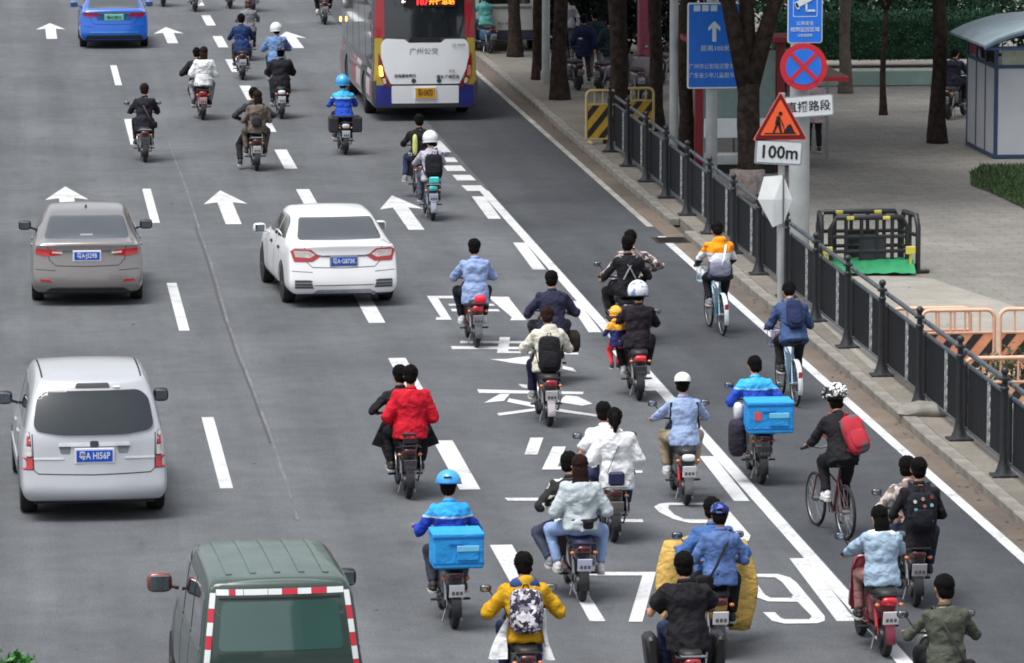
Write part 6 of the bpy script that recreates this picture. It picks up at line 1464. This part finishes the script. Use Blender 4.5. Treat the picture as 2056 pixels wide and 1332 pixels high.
q = (1232, 1088)
scooter('spindly scooter of the couple in white shirts', *q, .03, shell=(74, 70, 66), back=(30, 34, 70), rack=True, plate=(120, 116, 110), style=2)
drv(*q, 'driver in short sleeved white t-shirt, couple in white', .03, top=WH, bot=DNM2, sleeve=.5, pel=(-.03, .44, .84), S=1.03, hands=((-.30, .86, 1.0), (.30, .86, 1.0)))
P = pas(*q, 'passenger in loose white blouse with hair tied up, couple in white', .03, top=WH, bot=DNM2, S=1.0, bulk=.03, hem=.20, hair='pony', pel=(.03, -.02, .86))
h_ = MB(); h_.tube([P['sh'][1] - P['fw'] * .11 + V((-.06, 0, .02)), P['chest'] - P['fw'] * .175, P['pel'] - P['fw'] * .18 + V((-.14, 0, .02))], .008, 6, flat=.5); tag(h_.build('bag_strap', M_BLACK, None, 60, G(*q), (0, 0, .03)), 'thin black bag strap across the back of the white blouse', 'bag strap')
q = (1378, 1014)
scooter('black and white scooter of the man with the white cap', *q, 0, shell=(40, 42, 48), plate=(228, 230, 232), tail=(226, 226, 230), mudm=mat('grey_mudguard', (92, 94, 98), .5), rack=False, style=1)
P = drv(*q, 'man in white cap, pale blue shirt and khaki trousers', top=cloth('pale_blue_polo', (150, 170, 206)), bot=KH, helmet=('cap', mat('white_cap', (222, 222, 220), .8), -1), spread=1.1, shoe=SHW, S=1.03, elbow=1.2, hands=((-.36, .82, 1.0), (.34, .82, 1.0)))
for s in (-1, 1):
    h_ = MB(); h_.tube([P['sh'][(s + 1) // 2] + V((-s * .02, -.085, .03)), P['chest'] + V((s * .175, -.05, -.05)), P['pel'] + V((s * .185, 0, .12))], .016, 6, flat=.6); h_.build('dark_side_stripe', NV, P['root'], 60)
q = (1529, 972)
scooter('scooter carrying the sky blue box at the right', *q, -.02, shell=(120, 116, 110), plate=(60, 60, 62), rack=True, mudm=M_BLACK)
drv(*q, 'delivery rider without helmet in two tone blue jacket at the right', -.02, top=COUR2, bot=NV, S=1.0, collar=mat('blue_collar', (60, 170, 226), .8), pel=(0, .40, .84), elbow=1.3)
cargo_box('sky blue insulated box with red sticker on the right hand delivery scooter', G(*q), -.02, (.07, -.12, .92), (.60, .46, .40), BOXB, sticker=True)
B = MB(); B.ell((-.32, .10, .60), (.10, .17, .24), None, 16, 10, e=.5); tag(B.build('pannier_bag', cloth('dark_pannier', (48, 44, 56)), None, 60, G(*q)), 'dark pannier bag hanging left of the blue box scooter', 'bag')
B = MB(); B.ell((-.27, .30, .92), (.06, .10, .12), None, 12, 8, e=.7); tag(B.build('shopping_bag', mat('white_bag_plastic', (210, 212, 214), .5), None, 60, G(*q)), 'small white bag hanging at the right delivery rider\'s elbow', 'bag')
# --- bicycles
g = 'bicycles along the kerb side'
q = (1697, 1084); bicycle('dark racing bicycle with red frame under the cyclist in a patterned helmet', *q, .19, frame=(92, 26, 34), guard=None, r=.34, group=g)
P = cyc(*q, 'cyclist in black and white patterned helmet and black jacket', .12, top=DK, bot=DK, helmet=('bike', blotch('patterned_helmet', [(226, 228, 228), (28, 28, 32), (226, 228, 228), (60, 62, 66)], 24)), lean=.48, S=1.06, pel=(0, .14, 1.02), spread=.1, shoe=SHW)
backpack(P, 'red and grey backpack slipping to the right on the helmeted cyclist', blotch('red_grey_backpack', [(172, 38, 52), (172, 38, 52), (160, 34, 48), (90, 88, 92)], 7), .28, .50, .18, .03, dx=.12, tilt=-.26, ms=mat('red_strap', (176, 36, 50), .7))
q = (1597, 816); bicycle('pale blue and white shared bicycle of the cyclist in the blue jacket', *q, .05, basket=(90, 90, 110), group=g)
P = cyc(*q, 'cyclist in blue jacket bending forward by the kerb', .05, top=cloth('steel_blue_cloth', (62, 82, 120)), bot=DK, lean=.50, S=1.06, pel=(0, .16, 1.0), look=(0, .35))
backpack(P, 'slim dark blue backpack on the cyclist in the blue jacket', cloth('dark_blue_bag', (36, 46, 78)), .24, .44, .13, .0)
B = MB(); B.ell((0, 1.05, .86), (.13, .10, .12), None, 12, 8, e=.6); tag(B.build('basket_bag', cloth('lilac_bag', (130, 124, 150)), None, 60, G(*q), .05), 'lilac bag lying in the basket of the blue and white bicycle', 'bag')
q = (1450, 674); bicycle('pale blue shared bicycle of the cyclist in the orange hoodie', *q, .06, frame=(120, 176, 200), basket=(150, 180, 196), group=g)
P = cyc(*q, 'cyclist in orange and white hoodie with the hood down', .06, top=HOOD, bot=DK, lean=.32, S=1.04, hood=True, elbow=1.2, shoe=SHG, look=(0, .45))
sling(P, 'grey messenger bag hanging across the orange hoodie', cloth('grey_bag', (138, 142, 160)), WH, -1, (.34, .14, .26), .10, y=-.17, x=.03)
# --- third row
q = (1103, 856)
scooter('white plated scooter of the rider in the cream fleece', *q, .02, shell=(56, 48, 52), plate=(216, 208, 210), tail=(150, 30, 44), rack=True, mudm=mat('pale_mudguard', (190, 184, 186), .5), style=2)
P = drv(*q, 'rider in cream fleece jacket with large black backpack', .02, top=CREAM, bot=cloth('navy_trousers', (30, 34, 60)), bulk=.018, S=1.02, hairm=M_HAIRB, elbow=1.3, hood=True, look=(0, .3), shoe=SHG, pel=(0, .22, .84))
backpack(P, 'large black backpack on the cream fleece', DK, .32, .52, .18, .07)
q = (1112, 772)
scooter('dark moped mostly hidden by the rider in the cream fleece', *q, 0, shell=(44, 42, 40), fairing=(60, 58, 50))
drv(*q, 'man in dark navy jacket ahead of the cream fleece rider', top=cloth('dusk_navy', (44, 46, 66)), bot=CHR, S=1.06, bulk=.012, elbow=1.5, hands=((-.30, .72, .98), (.30, .72, .98)), spread=1.3)
B = MB(); B.ell((.33, .30, .60), (.10, .14, .17), None, 14, 8, e=.65); tag(B.build('helmet_bag', cloth('dark_brown_bag', (46, 40, 38)), None, 60, G(*q)), 'round dark brown bag hanging at the right of the hidden moped', 'bag')
q = (1283, 804)
scooter('black scooter with red tail light bar under the white helmeted rider', *q, -.02, shell=(42, 38, 42), plate=(70, 66, 70), tail=(226, 40, 52), mudm=M_BLACK, seat=(30, 28, 34))
drv(*q, 'rider in white helmet, black jacket and white shoes', -.02, top=cloth('black_red_cloth', (36, 30, 38)), bot=DK, helmet=('full', blotch('white_helmet_print', [(226, 228, 232)] * 5 + [(130, 150, 200)], 16), M_BLACK), shoe=SHW, S=1.04, spread=1.2, bulk=.012, elbow=1.1)
person('small child in yellow hooded coat and red trousers beside the white helmeted rider', G(*q), 0, (-.27, .42, .80), lean=.05, S=.62, hands=((-.36, .62, .98), (-.20, .64, .98)), feet=((-.33, .55, .40), (-.24, .57, .40)), top=banded('child_coat_print', [(0, (36, 40, 90)), (.98, (238, 170, 60))]), bot=cloth('coral_cloth', (220, 70, 76)), helmet=('full', cloth('yellow_hood', (240, 180, 80)), cloth('yellow_hood', (240, 180, 80))), hood=True)
q = (1257, 694)
scooter('black scooter of the plaid driver and the passenger in black', *q, .03, shell=(34, 36, 40), tail=(60, 40, 44), plate=(60, 60, 62))
drv(*q, 'driver in pinkish plaid shirt ahead of the passenger in black', .03, top=PLAID, bot=CHR, pel=(.20, .60, .88), S=1.10, hands=((-.26, .90, 1.02), (.42, .84, 1.02)), elbow=1.5)
P = pas(*q, 'passenger in black with grey crossed straps, upper right of the road', .03, top=DK, bot=DK, S=1.06, spread=1.5, elbow=1.4, hands=((-.34, .35, .98), (.26, .30, .98)))
r = thing('crossed_straps', 'grey crossed straps on the back of the passenger in black', 'bag strap', P['loc'], P['rz'])
for s in (-1, 1): B = MB(); B.tube([P['sh'][(s + 1) // 2] + V((-s * .06, -.05, .07)), P['chest'] - P['fw'] * .165, P['pel'] + V((-s * .10, 0, .16)) - P['fw'] * .165], .015, 6, flat=.5); B.build('strap', GRY, r, 60)
q = (957, 698)
scooter('maroon scooter with red tail box under the man in the pale blue shirt', *q, .02, shell=(84, 44, 50), plate=(150, 150, 152), tail=(214, 26, 50), rack=True, mudm=mat('grey_mudguard', (92, 94, 98), .5))
P = drv(*q, 'man in plain pale blue long sleeved shirt', .02, top=PBLUE, bot=cloth('black_navy', (26, 28, 40)), S=1.07, spread=1.1, shoe=SHW, hem=.16, elbow=1.2)
B = MB(); B.ell((.04, -.20, .78), (.095, .07, .075), None, 14, 8, e=.7); tag(B.build('red_cover', mat('bright_red_cover', (222, 30, 60), .5), None, 60, G(*q)), 'bright red cover on the tail of the maroon scooter', 'cover')
q = (820, 1001)
scooter('dark moped of the couple with the passenger in red', *q, .03, shell=(54, 50, 52), back=(34, 32, 36), plate=(80, 74, 78), style=2)
drv(*q, 'driver in black ahead of the passenger in red', .03, top=DK, bot=DK, pel=(-.05, .46, .84), S=1.04, hands=((-.36, .80, 1.0), (.3, .86, 1.0)), elbow=1.5)
P = pas(*q, 'passenger in plain bright red jacket', .03, top=RED, bot=DK, bulk=.025, S=1.05, spread=1.2, elbow=1.1, hands=((-.17, .20, .92), (.17, .20, .92)))
r = thing('leg_apron', 'black rain apron spreading at both sides of the dark moped', 'rain apron', G(*q), .03)
for s in (-1, 1): B = MB(); B.prism([(0, 1.02), (.06, 1.0), (.22, .66), (.04, .60), (-.02, .72)] if s > 0 else mirx([(0, 1.02), (.06, 1.0), (.22, .66), (.04, .60), (-.02, .72)]), 'y', .30, .34); B.v = [(x + s * .22, y, z) for x, y, z in B.v]; B.build('side_flap', DK, r, 0)
# --- fourth row
q = (868, 443)
scooter('small scooter with turquoise tail plate under the white helmeted backpacker', *q, .02, shell=(50, 56, 84), plate=(190, 200, 215), tail=(60, 190, 190), mudm=mat('silver_mudguard', (150, 156, 170), .4), rack=True)
P = drv(*q, 'rider in white helmet and grey shirt with black backpack near the bus', .02, top=cloth('lilac_grey', (176, 172, 186)), bot=cloth('grey_jeans', (84, 90, 104)), helmet=('full', HW, HW), S=1.02)
backpack(P, 'black backpack on the white helmeted rider near the bus', DK, .34, .48, .18, .05, dx=.03)
B = MB(); B.box((.02, -.21, .80), (.19, .05, .12), None, .02); tag(B.build('tail_box', mat('turquoise_plastic', (70, 200, 200), .4), None, 0, G(*q)), 'turquoise tail box on the small scooter near the bus', 'box')
q = (846, 400)
scooter('dark moped just ahead of the white helmeted backpacker', *q, .02, shell=(48, 46, 50))
P = drv(*q, 'man in black with a yellow green stripe bag at his left', .02, top=DK, bot=DNM2, S=1.06, elbow=1.3, shoe=SHG, feet=((-.28, .45, .33), (.2, .5, .33)))
B = MB(); B.ell((-.12, -.10 + .30, 1.08), (.05, .05, .21), None, 12, 10, e=.7); B.v = [(x, y - .16, z) for x, y, z in B.v]; tag(B.build('yellow_bag', mat('lime_yellow_bag', (200, 206, 120), .6), None, 60, G(*q)), 'narrow lime yellow bag on the back of the man in black', 'bag')
q = (693, 311)
scooter('thin moped of the blue helmeted delivery rider beside the bus', *q, .03, shell=(60, 62, 66), plate=(220, 224, 232), tail=(220, 224, 230), rack=True, style=2)
drv(*q, 'delivery rider in sky blue helmet beside the bus, two tone blue jacket', .03, top=banded('courier_jacket_print', [(0, (36, 80, 190)), (1.20, (150, 205, 232)), (1.24, (66, 176, 228))]), bot=NV, helmet=('full', HB, HB), S=1.04)
B = MB()
for s in (-1, 1): B.box((s * .25, -.02, .67), (.22, .38, .34), None, .03)
B.box((0, -.02, .84), (.60, .36, .02))
tag(B.build('pannier_box', mat('black_box', (38, 38, 44), .6), None, 0, G(*q)), 'pair of black pannier boxes on the moped beside the bus', 'panniers')
q = (515, 343)
scooter('black scooter of the driver in black and the brown haired passenger', *q, .01, shell=(40, 38, 42), plate=(220, 214, 214), rack=True)
drv(*q, 'driver in black with arms spread wide ahead of the brown haired passenger', .01, top=CHR, bot=DK, S=1.08, elbow=1.9, hands=((-.30, .74, .98), (.30, .74, .98)), pel=(0, .42, .86), feet=((-.32, .30, .10), (.22, .6, .33)), spread=.9)
P = pas(*q, 'passenger with long brown hair in taupe shirt', .01, top=TAUPE, bot=cloth('taupe_trousers', (96, 88, 82)), hair='long', hairm=M_HAIRB, S=1.0, spread=1.2)
B = MB(); B.ell((.0, -.24, 1.06), (.11, .06, .12), None, 12, 8, e=.6); tag(B.build('small_backpack', CHR, None, 60, G(*q)), 'small dark backpack low on the taupe shirted passenger', 'backpack')
q = (291, 326)
scooter('slim grey moped of the rider in black with a shoulder bag, left side', *q, .02, shell=(86, 84, 88), plate=(90, 88, 92), style=2)
P = drv(*q, 'rider in black with a bag strap across the back, alone in the left lane', .02, top=cloth('ink_cloth', (36, 36, 46)), bot=DK, S=1.05, hem=.2, hairm=M_HAIRB)
sling(P, 'black shoulder bag at the right hip of the left lane rider', DK, mat('brown_strap', (74, 54, 52), .7), 1)
q = (407, 241)
scooter('red plated scooter carrying a passenger in white, upper left', *q, .02, shell=(120, 36, 44), plate=(222, 180, 178), tail=(200, 40, 46), rack=True)
drv(*q, 'driver in black hidden behind the passenger in white', .02, top=DK, bot=CHR, pel=(-.08, .48, .84), S=1.02, elbow=1.5)
pas(*q, 'passenger with long brown hair in white shirt, upper left', .02, top=WH, bot=cloth('pale_grey_trousers', (150, 148, 156)), hair='long', hairm=M_HAIRB, S=1.02, bulk=.02, spread=1.2)
q = (565, 239)
scooter('scooter with two white plates under the person in the long black coat', *q, .01, shell=(60, 60, 66), plate=(226, 228, 226), tail=(226, 228, 230))
drv(*q, 'rider in long black coat and dark cap, upper middle', .01, top=cloth('black_coat', (34, 34, 40)), bot=NV, S=1.04, bulk=.03, hem=.26, helmet=('cap', blotch('grey_camouflage_cap', [(40, 42, 60), (110, 118, 130), (34, 36, 48)], 24), -1))
q = (557, 186)
scooter('moped hidden by the person in the long black coat', *q, .01, shell=(90, 96, 110))
drv(*q, 'rider in white helmet and pale denim jacket, upper middle', .01, top=cloth('sky_denim', (104, 134, 176)), bot=DNM2, helmet=('full', HW, HW), S=1.04, bulk=.02, elbow=1.3)
q = (487, 161)
scooter('narrow dark moped of the rider in the dark blue jacket, top', *q, .0, shell=(50, 48, 52), plate=(214, 216, 218), style=2)
P = drv(*q, 'rider in dark blue jacket with bright blue waist bag, top', top=cloth('dark_blue_jacket', (36, 56, 98)), bot=BRN, S=1.06, hem=.16)
B = MB(); B.ell((.02, .12, .97), (.12, .05, .08), None, 12, 8, e=.7); tag(B.build('waist_bag', mat('bright_blue_bag', (40, 110, 220), .4), None, 60, G(*q)), 'bright blue waist bag on the dark blue jacket', 'bag')
q = (500, 122)
scooter('moped ahead of the rider in dark blue, only its top showing', *q, 0, shell=(110, 104, 104))
drv(*q, 'rider in grey with reddish brown hair at the top edge', top=GRY, bot=CHR, hairm=mat('red_brown_hair', (64, 36, 32), .5, var=.3, scale=40), hair='bob', elbow=1.4)
for q, a, b_, c, s_ in (((328, 14), 'moped at the top edge right of the blue sedan', 'rider cut off by the top edge right of the blue sedan', GRY, (110, 84, 96)), ((392, 24), 'moped at the top edge beside a white lane dash', 'rider cut off by the top edge beside a white lane dash', KH, (84, 84, 84)),
                   ((462, 18), 'moped at the top edge left of the rider in grey', 'rider cut off by the top edge left of the rider in grey', NV, (90, 96, 96)), ((508, 24), 'dark moped at the top edge right of the rider in grey', 'rider in black cut off by the top edge', DK, (44, 44, 48))):
    scooter(a, *q, 0, shell=s_, style=2); drv(*q, b_, top=c, bot=DK if c != KH else CHR, spread=1.2)
q = (652, 50); scooter('moped passing the left side of the bus at the top', *q, 0, shell=(60, 60, 64)); drv(*q, 'rider in black with white shoes passing the left side of the bus', top=DK, bot=DK, shoe=SHW, spread=1.2)
q = (984, 108); scooter('blue moped parked to the right of the bus', *q, .3, shell=(34, 84, 110), loc=G(984, 108, SW)); person('rider in teal shirt to the right of the bus', G(984, 108, SW), .3, (0, .32, .84), top=cloth('teal_cloth', (96, 166, 158)), bot=cloth('deep_blue_trousers', (34, 66, 100)), sleeve=.5)
# --- pedestrians
def walker(px, py, label, top, bot, ph=.2, rz=0., **k):
    d = dict(lean=.03, hands=((-.27, ph * .5, .80), (.27, -ph * .5, .80)), feet=((-.10, ph, .01), (.10, -ph, .03)), spread=.1, grip=False, curl=.5); d.update(k)
    return person(label, G(px, py, SW), rz, (0, 0, .93), top=top, bot=bot, **d)
walker(1634, 308, 'woman in black skirt and boots walking behind the white name plate', cloth('pale_pink_top', (190, 170, 176)), DK, .08, 0, hair='bob', hem=.28, shoe=SHD, S=.98)
walker(1172, 168, 'pedestrian in dark blue coat left in the shaded crowd', cloth('ink_blue_coat', (36, 44, 74)), CHR, .25, hem=.26, bulk=.03, group=None)
walker(1196, 158, 'pedestrian in dark green coat at the middle of the shaded crowd', cloth('bottle_green_coat', (34, 50, 56)), GRY, .1, hem=.26, bulk=.02)
walker(1225, 172, 'pedestrian in pale trousers right in the shaded crowd', cloth('slate_green_coat', (38, 52, 56)), cloth('pale_trousers', (150, 150, 162)), .18, hem=.2)
walker(1246, 90, 'far pedestrian in light grey coat behind the shaded crowd', cloth('light_grey_coat', (130, 130, 146)), CHR, .1)
walker(1296, 95, 'far pedestrian with a pink top beside the red post', cloth('dusky_pink', (150, 90, 100)), cloth('plum_trousers', (90, 50, 70)), .1)
walker(1140, 120, 'pedestrian in grey behind the left end of the crowd', GRY, SLATE, .2)
for q, l, s_ in (((1160, 182), 'dark moped parked in the shaded crowd', (44, 44, 60)), ((1205, 186), 'grey moped parked in the shaded crowd', (84, 82, 92)), ((1283, 200), 'pale covered moped parked above the yellow barrier', (120, 116, 118)), ((1330, 170), 'dark moped parked left of the blue arrow sign', (60, 40, 50)), ((1152, 90), 'white fronted moped parked behind the crowd', (160, 162, 170))):
    scooter(l, *q, random.uniform(-.6, .6), shell=s_, group='parked mopeds under the trees', loc=G(*q, SW))
B = MB(); B.ell((0, .1, .55), (.38, .6, .42), None, 18, 10, e=.8); tag(B.build('moped_cover', cloth('pale_moped_cover', (112, 108, 112)), None, 60, G(1296, 196, SW)), 'pale rain cover thrown over a moped above the yellow barrier', 'cover')
scooter('dark moped parked between the plaza trunk and the booth', 1904, 240, -.5, shell=(34, 36, 46), loc=G(1904, 240, SW)); person('person in dark clothes on the moped beside the booth', G(1904, 240, SW), -.5, (0, .32, .84), top=cloth('ink_cloth2', (34, 36, 50)), bot=DK)
B = MB(); B.box((0, 0, 1.2), (.5, .4, 2.4), None, .03); tag(B.build('notice_board', mat('faded_red_panel', (120, 50, 70), .6, var=.2), None, 0, G(1300, 130, SW)), 'narrow faded red board standing behind the far trees', 'notice board')
B = MB(); B.ell((0, 0, .09), (.10, .10, .09)); tag(B.build('white_ball', M_WHITEP, None, 60, G(1244, 297, SW)), 'small white round thing at the foot of the thick trunk', 'bollard cap')
